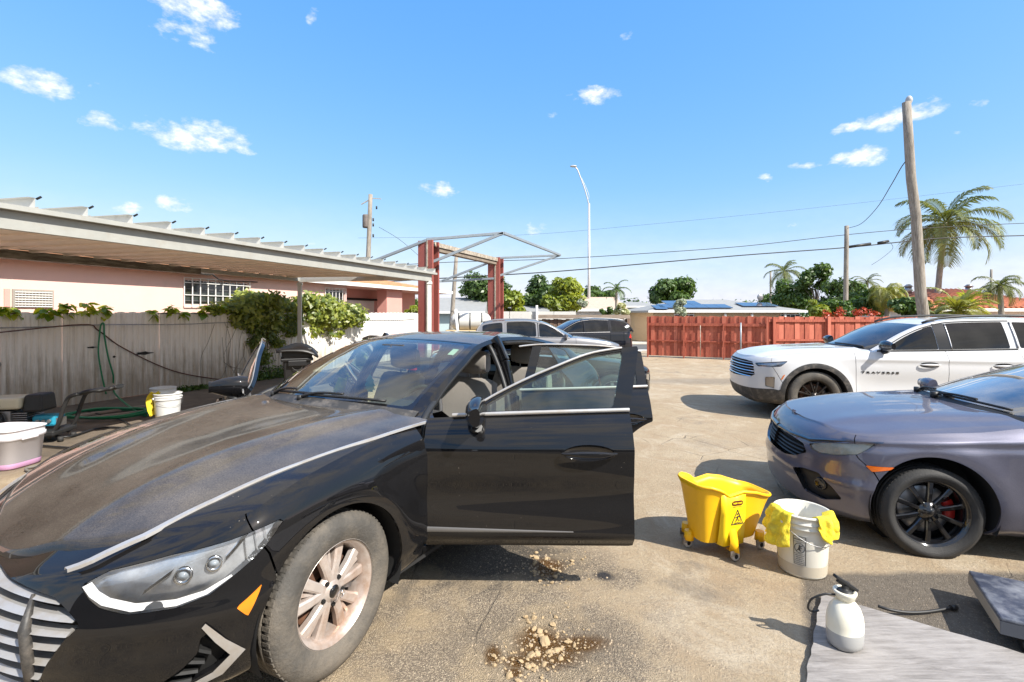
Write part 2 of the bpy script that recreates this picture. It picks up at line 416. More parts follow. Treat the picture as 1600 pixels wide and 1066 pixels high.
    def house_top(s, t0, t1, n=40, m=24):
        V = []; F = []
        for i in range(n + 1):
            t = lerp(t0, t1, i / n)
            for j in range(m + 1):
                q = -1 + 2 * j / m; p = s.hp(t, q); V.append((*p, t, q))
        for i in range(n):
            for j in range(m):
                k = m + 1; F.append((i * k + j, i * k + j + 1, (i + 1) * k + j + 1, (i + 1) * k + j))
        return np.array(V), F
    def house_side(s, side=1, n=150, m=22):
        V = []; F = []; x0, x1 = s.rx[-1], s.rx[0]
        for i in range(n + 1):
            x = lerp(x0, x1, i / n); zr, yr = s.rail(x); b = s.belt(x); zr = max(zr, b.z + .002)
            for j in range(m + 1):
                v = j / m; z = lerp(b.z, zr, v); y = lerp(b.y, yr, v) + s.bulge * math.sin(math.pi * v) * min(1, (zr - b.z) * 4)
                V.append((x, y * side, z, x, z))
        k = m + 1
        for i in range(n):
            for j in range(m):
                f = (i * k + j, i * k + j + 1, (i + 1) * k + j + 1, (i + 1) * k + j); F.append(f if side < 0 else tuple(reversed(f)))
        return np.array(V), F
    def hs(s, x, z, side=1, off=0):
        zr, yr = s.rail(x); b = s.belt(x); v = min(max((z - b.z) / max(zr - b.z, .01), 0), 1)
        return Vector((x, (lerp(b.y, yr, v) + s.bulge * math.sin(math.pi * v) * min(1, (zr - b.z) * 4) + off) * side, z))

def glass_mat(name, tint=(.75, .85, .8), dark=0.0, rough=.0, refl=1.0, dust=0):
    m = bpy.data.materials.new(name); m.use_nodes = True; N, L = m.node_tree.nodes, m.node_tree.links; N.clear()
    o = N.new('ShaderNodeOutputMaterial'); t = N.new('ShaderNodeBsdfTransparent'); t.inputs[0].default_value = (*[c * (1 - dark) for c in tint], 1)
    g = N.new('ShaderNodeBsdfGlossy'); g.inputs['Roughness'].default_value = rough; f = N.new('ShaderNodeFresnel'); f.inputs[0].default_value = 1.5
    r = N.new('ShaderNodeMath'); r.operation = 'MULTIPLY'; r.inputs[1].default_value = 1.6 * refl; r.use_clamp = True; L.new(f.outputs[0], r.inputs[0])
    x = N.new('ShaderNodeMixShader'); L.new(r.outputs[0], x.inputs[0]); L.new(t.outputs[0], x.inputs[1]); L.new(g.outputs[0], x.inputs[2])
    outp = x.outputs[0]
    if dust:
        d = N.new('ShaderNodeBsdfDiffuse'); d.inputs[0].default_value = (.5, .47, .42, 1); n = N.new('ShaderNodeTexNoise'); n.inputs['Scale'].default_value = 4; n.inputs['Detail'].default_value = 8
        tc = N.new('ShaderNodeTexCoord'); L.new(tc.outputs['Object'], n.inputs[0]); q = N.new('ShaderNodeMapRange'); q.inputs[1].default_value = .3; q.inputs[2].default_value = .8; q.inputs[4].default_value = dust; L.new(n.outputs[0], q.inputs[0])
        y = N.new('ShaderNodeMixShader'); L.new(q.outputs[0], y.inputs[0]); L.new(outp, y.inputs[1]); L.new(d.outputs[0], y.inputs[2]); outp = y.outputs[0]
    L.new(outp, o.inputs[0]); return m
def paint_mat(name, col, flake=0, dust=(.30, .26, .21), amount=.25, metal=.0, updust=.5, rough=.3, coat=1.0, spots=True):
    """car lacquer; settled dust lies where the surface faces up and in patches"""
    m = bpy.data.materials.new(name); m.use_nodes = True; N, L = m.node_tree.nodes, m.node_tree.links; b = N['Principled BSDF']
    b.inputs['Specular IOR Level'].default_value = .02; b.inputs['Metallic'].default_value = metal; b.inputs['Coat Weight'].default_value = coat; b.inputs['Coat Roughness'].default_value = .03; b.inputs['Coat IOR'].default_value = 1.5
    tc = N.new('ShaderNodeTexCoord'); g = N.new('ShaderNodeNewGeometry'); se = N.new('ShaderNodeSeparateXYZ'); L.new(g.outputs['Normal'], se.inputs[0])
    def noise(sc, det=6, ro=.6):
        n = N.new('ShaderNodeTexNoise'); n.inputs['Scale'].default_value = sc; n.inputs['Detail'].default_value = det; n.inputs['Roughness'].default_value = ro; L.new(tc.outputs['Object'], n.inputs[0]); return n.outputs[0]
    def rng(a, lo, hi, o0, o1):
        r = N.new('ShaderNodeMapRange'); r.inputs[1].default_value = lo; r.inputs[2].default_value = hi; r.inputs[3].default_value = o0; r.inputs[4].default_value = o1; L.new(a, r.inputs[0]); return r.outputs[0]
    def ma(op, a, c, cl=False):
        n = N.new('ShaderNodeMath'); n.operation = op; n.use_clamp = cl
        for i, v in enumerate((a, c)):
            if isinstance(v, (int, float)): n.inputs[i].default_value = v
            else: L.new(v, n.inputs[i])
        return n.outputs[0]
    up = rng(se.outputs[2], .35, .95, 0, 1); patch = rng(noise(2.2), .35, .65, .35, 1); fine = rng(noise(190, 3, .8), .35, .75, .45, 1.25); side = rng(noise(3.1, 8, .7), .5, .85, 0, .6)
    a = ma('MULTIPLY', ma('MULTIPLY', up, updust), patch); a = ma('ADD', a, ma('MULTIPLY', side, amount)); a = ma('MULTIPLY', a, fine, True)
    if spots:
        v = N.new('ShaderNodeTexVoronoi'); v.inputs['Scale'].default_value = 26; L.new(tc.outputs['Object'], v.inputs[0]); sp = rng(v.outputs[0], .035, .06, .75, 0); sp = ma('MULTIPLY', sp, rng(noise(3), .5, .6, 0, 1)); a = ma('MAXIMUM', a, sp)
    x = N.new('ShaderNodeMix'); x.data_type = 'RGBA'; L.new(a, x.inputs[0]); x.inputs[7].default_value = (*dust, 1)
    if flake:
        vo = N.new('ShaderNodeTexVoronoi'); vo.inputs['Scale'].default_value = 700; L.new(tc.outputs['Object'], vo.inputs[0]); fl = N.new('ShaderNodeMix'); fl.data_type = 'RGBA'; r = rng(vo.outputs[0], 0, .6, flake, 0); L.new(r, fl.inputs[0]); fl.inputs[6].default_value = (*col, 1); fl.inputs[7].default_value = (*[min(1, c * 3 + .03) for c in col], 1); L.new(fl.outputs[2], x.inputs[6])
    else: x.inputs[6].default_value = (*col, 1)
    L.new(x.outputs[2], b.inputs['Base Color']); L.new(rng(a, 0, 1, rough, .85), b.inputs['Roughness']); L.new(rng(a, 0, .8, coat, coat * .55), b.inputs['Coat Weight'])
    L.new(rng(a, 0, .6, metal, 0), b.inputs['Metallic']); L.new(rng(a, 0, .7, .015, .14), b.inputs['Coat Roughness'])
    return m

M_black_pl = mat('black_plastic', (.018, .018, .018), .5, var=.25, vscale=30)
M_dusty_pl = mat('dusty_black_plastic', (.035, .034, .033), .55, dirt=(.16, .14, .12), dscale=9, dthr=.6)
M_dark = mat('dark_cavity', (.006, .006, .006), .8)
M_rubber = mat('tyre_rubber', (.028, .027, .026), .72, var=.3, vscale=12, bump=.3, bscale=120)
M_rubber_dusty = mat('dusty_tyre_rubber', (.070, .065, .058), .8, var=.35, vscale=7, bump=.4, bscale=90, dirt=(.145, .125, .10), dscale=5, dthr=.52)
M_chrome = mat('chrome', (.78, .78, .80), .12, 1, dirt=(.35, .32, .28), dscale=20, dthr=.68)
M_chrome_dusty = mat('dusty_satin_chrome', (.48, .475, .47), .38, .5, dirt=(.42, .38, .33), dscale=8, dthr=.55)
M_rim_dusty = mat('brake_dusted_alloy', (.56, .50, .46), .38, .45, dirt=(.40, .28, .21), dscale=6, dthr=.56, var=.1)
M_steel = mat('brushed_steel', (.35, .35, .36), .4, .9, var=.15, vscale=20)
M_rust = mat('rusty_iron', (.17, .08, .045), .8, .2, dirt=(.07, .05, .04), dscale=14)
M_gloss_black = mat('gloss_black', (.008, .008, .009), .12, coat=.7)
M_red_pl = mat('red_plastic', (.45, .02, .015), .3, coat=.6)
M_amber = mat('amber_lens', (.75, .22, .01), .2, coat=.8, emit=None)
M_white_led = mat('clear_light_guide', (.66, .66, .66), .4, coat=1)
M_refl = mat('reflector_silver', (.75, .76, .78), .16, 1)
M_under = mat('underbody', (.015, .015, .015), .9)

def tyre_profile(ro, w, ri, cham=.02):
    h = w / 2
    return [(ri, -h * .80), (ri + .01, -h * .86), (lerp(ri, ro, .35), -h * .98), (lerp(ri, ro, .62), -h), (ro - cham * 1.4, -h * .93), (ro - cham * .4, -h * .82), (ro, -h * .66),
            (ro, -h * .40), (ro - .008, -h * .385), (ro - .008, -h * .33), (ro, -h * .31), (ro, -h * .04), (ro - .008, -h * .03), (ro - .008, h * .03), (ro, h * .04), (ro, h * .31), (ro - .008, h * .33),
            (ro - .008, h * .385), (ro, h * .40), (ro, h * .66), (ro - cham * .4, h * .82), (ro - cham * 1.4, h * .93), (lerp(ri, ro, .62), h), (lerp(ri, ro, .35), h * .98), (ri + .01, h * .86), (ri, h * .80)]
MY = Matrix.Rotation(R(-90), 4, 'X')     # lathe axis Z -> car +Y (left, outward)
def wheel_meshes(ro, w, ri, style, m_tyre, m_rim, m_face, caliper=None, cap=None, flat=0):
    """returns list of (name, mesh) in wheel frame, outer face towards +Y"""
    outl = []; h = w / 2
    t = MB(); t.lathe(tyre_profile(ro, w, ri), 72, MY)
    # tread sipes and raised sidewall bead ring
    for k in range(72):
        q = 2 * math.pi * k / 72
        for sg in (-1, 1):
            c = Vector((math.cos(q) * (ro - .002), sg * h * .56, math.sin(q) * (ro - .002)))
            t.box(c, (.016, h * .34, .006), M=Matrix.Rotation(-q - math.pi / 2, 3, 'Y'), mi=0)
    if flat:
        t.v = [(x, y * (1 + .25 * max(0, -z / ro - .8) * 4), max(z, -ro + flat)) for x, y, z in t.v]
    outl.append(('tyre', t.mesh('tyre', m_tyre)))
    b = MB(); o = h * .80
    b.lathe([(ri + .004, o + .004), (ri + .010, o), (ri - .004, o - .006), (ri - .016, o - .020), (ri - .028, o - .05), (ri - .034, -h * .5), (ri + .004, -h * .8)], 60, MY, 0)
    b.lathe([(ri - .03, -h * .45), (.05, -h * .35)], 32, MY, 2)
    face = MB()
    hubr = .068; ys = o - .028
    def spoke(q, w0, w1, r0, r1, y0, y1, th=.028, skew=0):
        c, s_ = math.cos(q), math.sin(q)
        def pt(r, l, y): return Vector((c * r - s_ * l, y, s_ * r + c * l))
        vs = []
        for (r, wv, y, sh) in ((r0, w0, y0, 0), (lerp(r0, r1, .5), lerp(w0, w1, .5) * .92, lerp(y0, y1, .5) + .004, skew * .5), (r1, w1, y1, skew)):
            vs += [pt(r, -wv + sh, y - th), pt(r, -wv + sh, y - .006), pt(r, -wv * .62 + sh, y), pt(r, wv * .62 + sh, y), pt(r, wv + sh, y - .006), pt(r, wv + sh, y - th)]
        fs = []; mi = []
        for a in range(2):
            for j in range(6):
                fs.append((a * 6 + j, a * 6 + (j + 1) % 6, a * 6 + 6 + (j + 1) % 6, a * 6 + 6 + j)); mi.append(1 if j == 2 else 0)
        for f_, m_ in zip(fs, mi): face.add([vs[i] for i in f_], [(3, 2, 1, 0)], m_)
        face.add(vs[:6], [(0, 1, 2, 3, 4, 5)], 0); face.add(vs[12:], [(5, 4, 3, 2, 1, 0)], 0)
    if style == 'twin5':
        for k in range(5):
            q = R(90 + 72 * k)
            for sg in (-1, 1):
                spoke(q + sg * R(9.5), .0195, .026, .045, ri - .018, ys - .004, ys - .012, .03, sg * .024)
            spoke(q, .012, .010, .05, ri - .02, ys - .022, ys - .03, .01)
    elif style == 'ten':
        for k in range(10): spoke(R(90 + 36 * k), .014, .019, .045, ri - .014, ys - .010, ys - .002, .03, .010)
    elif style == 'split6':
        for k in range(6):
            q = R(90 + 60 * k)
            for sg in (-1, 1): spoke(q + sg * R(7), .012, .016, .05, ri - .016, ys - .004, ys - .006, .03, sg * .03)
            spoke(q, .016, .010, .12, ri * .62, ys - .004, ys - .008, .02)
    else:
        for k in range(5): spoke(R(90 + 72 * k), .03, .034, .045, ri - .016, ys, ys - .006, .03)
    face.lathe([(0, ys + .004), (.030, ys + .004), (.034, ys - .002), (hubr, ys - .008), (hubr + .006, ys - .03)], 28, MY, 0)
    for k in range(5):
        q = R(54 + 72 * k); c = Vector((math.cos(q) * .057, 0, math.sin(q) * .057)); face.cyl(c + Vector((0, ys - .02, 0)), c + Vector((0, ys + .004, 0)), .0095, n=6, mi=2, sm=False)
    n0 = len(b.v)
    b.add(face.v, face.f, 0); b.m[-len(face.f):] = [m for m in face.m]; b.sm[-len(face.f):] = face.sm
    outl.append(('rim', b.mesh('rim', [m_rim, m_face, M_dark])))
    d = MB(); d.lathe([(.05, -.012), (.125, -.012), (ri * .72, -.014), (ri * .74, -.02), (ri * .72, -.032), (.06, -.032)], 40, MY)
    outl.append(('brake_disc', d.mesh('brake_disc', M_rust if style != 'ten' else M_steel)))
    cp = MB(); g = []
    for i in range(9):
        q = R(lerp(150, 205, i / 8)); g.append([Vector((math.cos(q) * r, y, math.sin(q) * r)) for r, y in ((ri * .50, -.035), (ri * .50, .008), (ri * .56, .014), (ri * .78, .012), (ri * .80, -.035))])
    cp.grid(g); outl.append(('brake_caliper', cp.mesh('brake_caliper', caliper or M_steel)))
    cc = MB(); cc.lathe([(0, ys + .010), (.024, ys + .009), (.028, ys + .003)], 24, MY); outl.append(('hub_cap', cc.mesh('hub_cap', M_gloss_black)))
    return outl
def put_wheel(car, meshes, x, y, z, side, steer=0, spin=0):
    rim = None; rot = (0, 0, steer + (0 if side > 0 else math.pi))
    for n, me in meshes:
        if n == 'rim':
            rim = mkobj('wheel_rim', me, car, (x, y, z)); rim.rotation_euler = rot
    for n, me in meshes:
        if n == 'rim': continue
        c = mkobj(n, me, rim)
        if n != 'brake_caliper': pass
    return rim

def rocker_arch(V, r, cx, zc): return np.hypot(V[:, 0] - cx, V[:, 2] - zc) - r

def make_car(B, name, label, cat, origin, heading, scale, mats, wheels, wb, doors, group=None, open_doors=(), lod=0, glass=None, glass_ws=None, roof_rails=False,
             frame_h=.04, b_pillar=None, body_col_pillars=None, handles=(), arch_r=.39, arch_z=.35, bumper_s=None, rear_bumper_x=-3.45, grille=None, headlight=None, fog=None, hood_edge=None,
             windows=None, mirror=None, win_inset=.05, cladding=None, tail_light=None, side_marker=None, holes=(), trims=True, rear_glass_t=None, ws_t=(.10, .93), mirror_mat=None, split_x=None):
    """builds body panels, glass, wheels; returns (root, dict of made parts)"""
    B.prep_house(); root = empty(name, origin, heading, label, cat, group, scale); parts = {'root': root}
    paint, trim = mats['paint'], mats.get('trim', M_chrome); G = .0042
    glass = glass or mats['glass']; glass_ws = glass_ws or glass
    g = win_inset
    SX = B.s_of_x
    xF, xB, xR = doors                     # door cuts: front, middle, rear
    sF, sB, sR = SX(xF), SX(xB), SX(xR); step = .022 if lod == 0 else .045 if lod == 1 else .09
    arches = [(0, arch_z), (-wb, arch_z)]
    def arch(V):
        d = np.full(len(V), 9.)
        for cx, cz in arches: d = np.minimum(d, np.hypot(V[:, 0] - cx, V[:, 2] - cz) - arch_r)
        return d
    for side in (1, -1):
        V, F = B.skin(side, 46 if lod == 0 else 26, step); V, F = clip(V, F, arch(V))
        # closed-off regions in run-length/height space
        cuts = [h for h in holes]
        if headlight: cuts.append(headlight)
        if grille: cuts.append(grille)
        if fog: cuts.append(fog)
        if tail_light: cuts.append(tail_light)
        if side_marker: cuts.append(side_marker)
        if len(handles) > 3 and lod == 0:
            for hx_ in handles[:2]: cuts.append([(SX(hx_) + .1345 * math.cos(a), handles[2] + .0395 * math.sin(a)) for a in [2 * math.pi * i / 28 for i in range(28)]])
        for h in cuts:
            V, F = clip(V, F, -sdpoly(V[:, 3], V[:, 4], h) - .0015)
        # cladding
        if cladding is not None:
            a = np.hypot(V[:, 0], V[:, 2] - arch_z) - arch_r - .075; b = np.hypot(V[:, 0] + wb, V[:, 2] - arch_z) - arch_r - .075
            dcl = np.minimum(np.minimum(a, b), V[:, 4] - cladding(V[:, 0]))
            Vc, Fc = clip(V, F, -dcl); sheet('lower_cladding', Vc, Fc, M_dusty_pl, root, off=.004)
            V, F = clip(V, F, dcl)
        bs = bumper_s(V[:, 4]) if bumper_s else np.full(len(V), SX(.42))
        sB_r = SX(rear_bumper_x)
        arR = np.hypot(V[:, 0] + wb, V[:, 2] - arch_z) - (arch_r + .075)
        zs = B.sill
        def region(lo, hi, extra=None):
            d = np.minimum(V[:, 3] - lo, hi - V[:, 3]) - G
            if extra is not None: d = np.minimum(d, extra - G * .5)
            return clip(V, F, d)
        reg = [('front_bumper', *clip(V, F, bs - V[:, 3] - G)),
               ('fender', *clip(V, F, np.minimum(V[:, 3] - bs, sF - V[:, 3]) - G)),
               ('sill_panel', *region(sF, SX(xR + .12), zs - V[:, 4])),
               ('quarter_panel', *clip(V, F, np.minimum(np.maximum(np.minimum(V[:, 3] - sR, 9), np.minimum(-arR, V[:, 3] - sB)), np.minimum(sB_r - V[:, 3], 9)) - G)),
               ('rear_bumper', *clip(V, F, V[:, 3] - sB_r - G))]
        if sF < 0: pass
        for n, v_, f_ in reg:
            if len(f_): sheet(n, v_, f_, paint, root, back=None)
        vs, fs = B.house_side(side, 150 if lod == 0 else 70, 22 if lod == 0 else 10)
        X, Z = vs[:, 3], vs[:, 4]
        zr = np.interp(X, B.rx, B.rz); dzr = np.gradient(B.rz, B.rx); sl = np.interp(X, B.rx, dzr); cosn = 1 / np.sqrt(1 + sl ** 2)
        zb = np.array([B.belt(x).z for x in np.linspace(B.rx[0], B.rx[-1], 60)]); zb = np.interp(X, np.linspace(B.rx[0], B.rx[-1], 60), zb)
        sh_ = getattr(B, 'lean', 0) * (Z - zb)              # the post between the doors leans back
        def win_sdf(x0, x1, ins=g, bt=.022):
            a_ = sh_ if abs(x0 - xB) < .2 else 0; b_ = sh_ if abs(x1 - xB) < .2 else 0
            return np.minimum(np.minimum((zr - ins / np.maximum(cosn, .45) - Z) * cosn, Z - zb - bt), np.minimum(x0 - a_ - X, X - x1 + b_))
        wdefs = windows                   # (name, x_front, x_rear) front window, rear window, optional quarter
        alls = None
        for wi, (x0, x1) in enumerate(wdefs):
            d = win_sdf(x0, x1)
            alls = d if alls is None else np.maximum(alls, d)
        railf = (zr - g * .55 / np.maximum(cosn, .45) - Z) * cosn
        front_door_zone = np.minimum(np.minimum(xF + .02 - X, X - xB + sh_), railf); rear_door_zone = np.minimum(np.minimum(xB - sh_ - X, X - xR), railf)
        dz = np.maximum(front_door_zone, rear_door_zone)
        fv, ff = clip(vs, fs, np.minimum(-dz, -alls) - .001)
        fixed = sheet('pillar_rail', fv, ff, mats.get('pillar', paint), root, back=0)
        for wi, (x0, x1) in enumerate(wdefs):
            if x0 <= xR + .01:                 # fixed quarter glass
                v_, f_ = clip(vs, fs, win_sdf(x0, x1) + .004)
                sheet('quarter_window', v_, f_, glass, root, depth=0, off=-.004)
        for di, (nm, xa, xb_, zone) in enumerate((('front_door', xF, xB, front_door_zone), ('rear_door', xB, xR, rear_door_zone))):
            hinge = B.sk(SX(xa) + .01, .6, 0, side); org = Vector((xa - .01, hinge.y - .02 * side, 0))
            key = (nm, side); ang = dict(open_doors).get(key, 0)
            lo, hi = SX(xa), SX(xb_)
            ex = V[:, 4] - zs
            if nm == 'rear_door': ex = np.minimum(ex, arR)
            v1, f1 = region(lo, hi, ex)
            vf, ff = clip(vs, fs, np.minimum(zone - G, -alls - .001))
            # pillar colour of the window frames
            door = sheet(nm, v1, f1, [paint, M_black_pl], root, depth=.05 if ang else .014, org=org, back=1 if ang else None)
            door.location = org; door.rotation_euler = (0, 0, -ang * side if False else ang * side * -1)
            parts[key] = door
            sheet('window_frame', vf, ff, mats.get('frame', paint), door, depth=.03, org=org, back=0)
            for wi, (x0, x1) in enumerate(wdefs):
                if x0 <= xa + .05 and x0 > xb_:
                    v_, f_ = clip(vs, fs, win_sdf(x0, x1) + .004); sheet('window_glass', v_, f_, glass, door, depth=0, off=-.006, org=org)
            if trims:
                # sill strip and upper bright strip of the window line
                xs = np.linspace(min(xa + .01, B.rx[-1] - .02), xb_ + .004, 24); mb = MB()
                pts = []
                for x in xs:
                    b = B.belt(x); pts.append(Vector((x, (b.y + .004) * side, b.z + .010)))
                strip(mb, pts, .022, .010, side); 
                pts = []
                for x in xs:
                    zr_, yr_ = B.rail(x); z = zr_ - g * .62 / max(1 / math.sqrt(1 + float(np.interp(x, B.rx, dzr)) ** 2), .45)
                    if z > B.belt(x).z + .02: pts.append(B.hs(x, z, side, .004))
                if len(pts) > 2: strip(mb, pts, .014, .008, side)
                mb.v = [tuple(Vector(p) - org) for p in mb.v]; mb.build('window_trim', trim, door)
            if handles:
                hx = handles[di]; hz = handles[2]; c = B.sk(SX(hx), hz, 0, side)
                mb = MB(); L = .135
                cup = []; hole_ = lod == 0 and len(handles) > 3
                for i in range(13):
                    q = i / 12; e_ = 2 * q - 1; xx = hx + lerp(L, -L, q); ww = .040 * math.sqrt(max(0, 1 - e_ * e_)) + .0005
                    cup.append([B.sk(SX(xx), hz + dz_ * ww, (.0015 if not hole_ else .001 - .034 * math.sqrt(max(0, 1 - e_ * e_ * .98 - dz_ * dz_ * (1 - e_ * e_)))), side) - org for dz_ in (-1, -.85, -.5, 0, .5, .85, 1)])
                g_ = MB(); g_.grid(cup if side > 0 else cup[::-1]); g_.build('handle_recess', M_gloss_black, door)
                pts = [B.sk(SX(hx + lerp(L, -L, q)), hz + .004, .010 + .030 * math.sin(math.pi * q) ** .5, side) - org for q in [i / 12 for i in range(13)]]
                mb.v = []; strip(mb, pts, .034, .016, side, taper=True); mb.build('door_handle', mats.get('handle', paint), door, bevel=.004)
            if ang:
                # inner door card
                card = MB(); nn = 10; rows = []
                for i in range(nn + 1):
                    x = lerp(xa - .06, xb_ + .06, i / nn); zlo = zs + .06
                    if nm == 'rear_door':
                        dd = arch_r + .14; qx = x + wb
                        if abs(qx) < dd: zlo = max(zlo, arch_z + math.sqrt(dd * dd - qx * qx) * .98)
                    zhi = B.belt(x).z - .01
                    rows.append([B.sk(SX(x), max(lerp(zlo, zhi, j / 5), zlo), -.055 - (.03 if j in (2, 3) else 0), side) - org for j in range(6)])
                card.grid(rows if side < 0 else rows[::-1]); card.build('door_card', mats.get('interior', M_dusty_pl), door)
            if nm == 'front_door' and mirror:
                mx_, my_, mz_, sc = mirror; b = B.belt(mx_); mb = MB()
                c = Vector((mx_, (b.y + my_) * side, mz_)) - org; gg = []
                for i in range(11):
                    q = i / 10; a_ = lerp(-.13, .115, q) * sc; w_ = (.30 + .70 * math.sin(math.pi * min(1, q * .62 + .36)) ** .8) if q < 1 else .55
                    row = []
                    for j in range(16):
                        th = 2 * math.pi * j / 16; cx_ = math.cos(th); sz_ = math.sin(th)
                        row.append(c + Vector((.062 * sc * w_ * (cx_ if cx_ > 0 else cx_ * .55) - .03 * (q - .5) ** 2, a_ * side, .078 * sc * w_ * (abs(sz_) ** .85) * (1 if sz_ > 0 else -1) + .012 * q)))
                    gg.append(row)
                mb.grid(gg if side < 0 else [r[::-1] for r in gg], 0, True, True); mb.add(gg[0], [tuple(range(16))], 0); mb.add(gg[-1], [tuple(reversed(range(16)))], 0, True)
                gl = [p + Vector((-.036 * sc, .0, 0)) for p in ()]
                arm = [Vector((mx_ + .03, (b.y - .005) * side, mz_ - .075 * sc)) - org, Vector((mx_ + .02, (b.y + my_ * .5) * side, mz_ - .085 * sc)) - org, c + Vector((0, -.02 * side, -.06 * sc))]
                mb.tube(arm, [.022 * sc, .018 * sc, .03 * sc], 8, 1)
                mb.build('side_mirror', [mirror_mat or paint, M_black_pl], door)
        # wheel wells
        for cx, cz in arches:
            mb = MB(); rows = []
            yw = B.W(.4)
            for i in range(25):
                q = math.pi * (1.12 - 1.24 * i / 24) ; rows.append([Vector((cx + math.cos(q) * (arch_r + .012), y * side, cz + math.sin(q) * (arch_r + .012))) for y in (yw - .30, yw - .012)])
            mb.grid(rows); mb.prism([(cx + math.cos(a) * (arch_r + .012), cz + math.sin(a) * (arch_r + .012)) for a in [2 * math.pi * i / 24 for i in range(24)]], yw - .32, yw - .30, Matrix.Rotation(R(90), 4, 'X') @ Matrix.Scale(-side, 4, (0, 0, 1)))
            mb.build('wheel_well', M_under, root)
    # hood and boot lid
    xh, xeh = B.house[0][0], B.house[0][2]
    for rear in (False, True):
        he = B.house[-1]
        allv = []
        for side in (1, -1):
            V, F = B.topsheet((xh + .012) if not rear else he[0], xeh if not rear else he[2], side, 70 if lod == 0 else 30, 18 if lod == 0 else 8, rear)
            allv.append((V, F))
        V = np.vstack([allv[0][0], allv[1][0]]); n0 = len(allv[0][0]); F = list(allv[0][1]) + [tuple(i + n0 for i in f) for f in allv[1][1]]
        # weld the centre line
        kk = {}; mp_ = []; 
        for i, v in enumerate(V):
            k = (round(v[0], 5), round(v[1], 5), round(v[2], 5)) if abs(v[1]) < 1e-6 else ('u', i)
            kk.setdefault(k, i); mp_.append(kk[k])
        F = [tuple(dict.fromkeys(mp_[i] for i in f)) for f in F]; F = [f for f in F if len(f) > 2]
        if not rear:
            if hood_edge:
                d = hood_edge(V[:, 0]) - np.abs(V[:, 1])
                
                for sg in (1, -1):
                    v_, f_ = clip(V, F, np.minimum(-d - G, V[:, 1] * sg)); sheet('fender_top', v_, f_, paint, root)
                V, F = clip(V, F, np.minimum(d - G, 9))
            parts['hood'] = sheet('hood', V, F, mats.get('hood', paint), root, depth=.02)
        else: parts['boot'] = sheet('boot_lid', V, F, paint, root, depth=.02)
    # roof, windscreen, rear window
    t_ws0, t_ws1 = 0, B.t_header; t_r1 = B.t_rheader; tE = B.hk
    V, F = B.house_top(t_ws1, t_r1, 36 if lod == 0 else 14, 24); parts['roof'] = sheet('roof', V, F, mats.get('roof', paint), root, depth=.01)
    if mats.get('headliner'): sheet('headliner', V, F, mats['headliner'], root, depth=0, off=-.035, flip=False)
    for nm, ta, tb, gm in (('windscreen', t_ws0, t_ws1, glass_ws), ('rear_window', t_r1, tE, glass)):
        V, F = B.house_top(ta, tb, 26 if lod == 0 else 12, 26); T = (V[:, 3] - ta) / (tb - ta); Q = np.abs(V[:, 4])
        Ls = (tb - ta)
        if nm == 'windscreen': d = np.minimum(np.minimum(T - ws_t[0], ws_t[1] - T) * .8, (.925 - Q) * .62)
        else: d = np.minimum(np.minimum(T - .04, .93 - T) * .8, (.93 - Q) * .62)
        body = np.minimum(-d, (.05 if nm == 'windscreen' else .07) - 0 * T)  # painted border and frit
        dp = (.94 - Q) * .62; dtop = (.975 - T) * .8 if nm == 'windscreen' else (T - .01) * .8
        v_, f_ = clip(V, F, -np.minimum(dp, dtop) - .0005); sheet('screen_pillar' if nm == 'windscreen' else 'rear_pillar', v_, f_, paint, root, depth=.03, back=0)
        Vg, Fg = clip(V, F, np.minimum(dp, dtop) - .0015)
        T2 = (Vg[:, 3] - ta) / (tb - ta); Q2 = np.abs(Vg[:, 4])
        dd = np.minimum(np.minimum(T2 - ws_t[0], ws_t[1] - T2) * .8, (.905 - Q2) * .62) if nm == 'windscreen' else np.minimum(np.minimum(T2 - .06, .93 - T2) * .8, (.90 - Q2) * .62)
        pane_v, pane_f = clip(Vg, Fg, dd); pane = sheet(nm, pane_v, pane_f, gm, root, depth=0, off=-.002); parts[nm] = pane
        v_, f_ = clip(Vg, Fg, -dd); sheet('black_border', v_, f_, M_gloss_black, pane, depth=0, off=-.002)
    # underbody
    mb = MB(); x0, x1 = B.xn0 - .1, B.xt0 + .12; w = B.W(.35) - .07
    mb.box(((x0 - .50 + x1 + .5) / 2, 0, .24), (x0 - x1 - 1.0, w * 2 - .5, .10)); mb.box((-wb / 2, 0, .26), (wb - 2 * arch_r - .1, w * 2, .12))
    mb.box((x0 - .30, 0, .33), (.30, w * 1.1, .16)); mb.box((x1 + .32, 0, .36), (.34, w * 1.1, .16)); mb.build('underbody', M_under, root)
    for cx in (0, -wb):
        for side in (1, -1):
            me, yo, zc, st = wheels[0], wheels[1], wheels[2], wheels[3] if cx == 0 else 0
            put_wheel(root, me, cx, yo * side, zc, side, st)
    return root, parts
def strip(mb, pts, w, th, side, taper=False):
    """flat bar along pts lying on the flank, outward = +-y"""
    n = len(pts); rows = []
    for i, p in enumerate(pts):
        t = (pts[min(i + 1, n - 1)] - pts[max(i - 1, 0)]).normalized(); o = Vector((0, side, 0)); o = (o - t * o.dot(t)).normalized(); u = t.cross(o).normalized(); u = u if u.z > 0 else -u
        k = (math.sin(math.pi * min(max(i / (n - 1), .04), .96)) ** .5 if taper else 1); a = w / 2 * k
        rows.append([p - u * a, p - u * a * .7 + o * th, p + u * a * .7 + o * th, p + u * a])
    mb.grid(rows if side < 0 else [r for r in rows], 0, True)
    mb.add([rows[0][i] for i in range(4)], [(0, 1, 2, 3)]); mb.add([rows[-1][i] for i in range(4)], [(3, 2, 1, 0)])
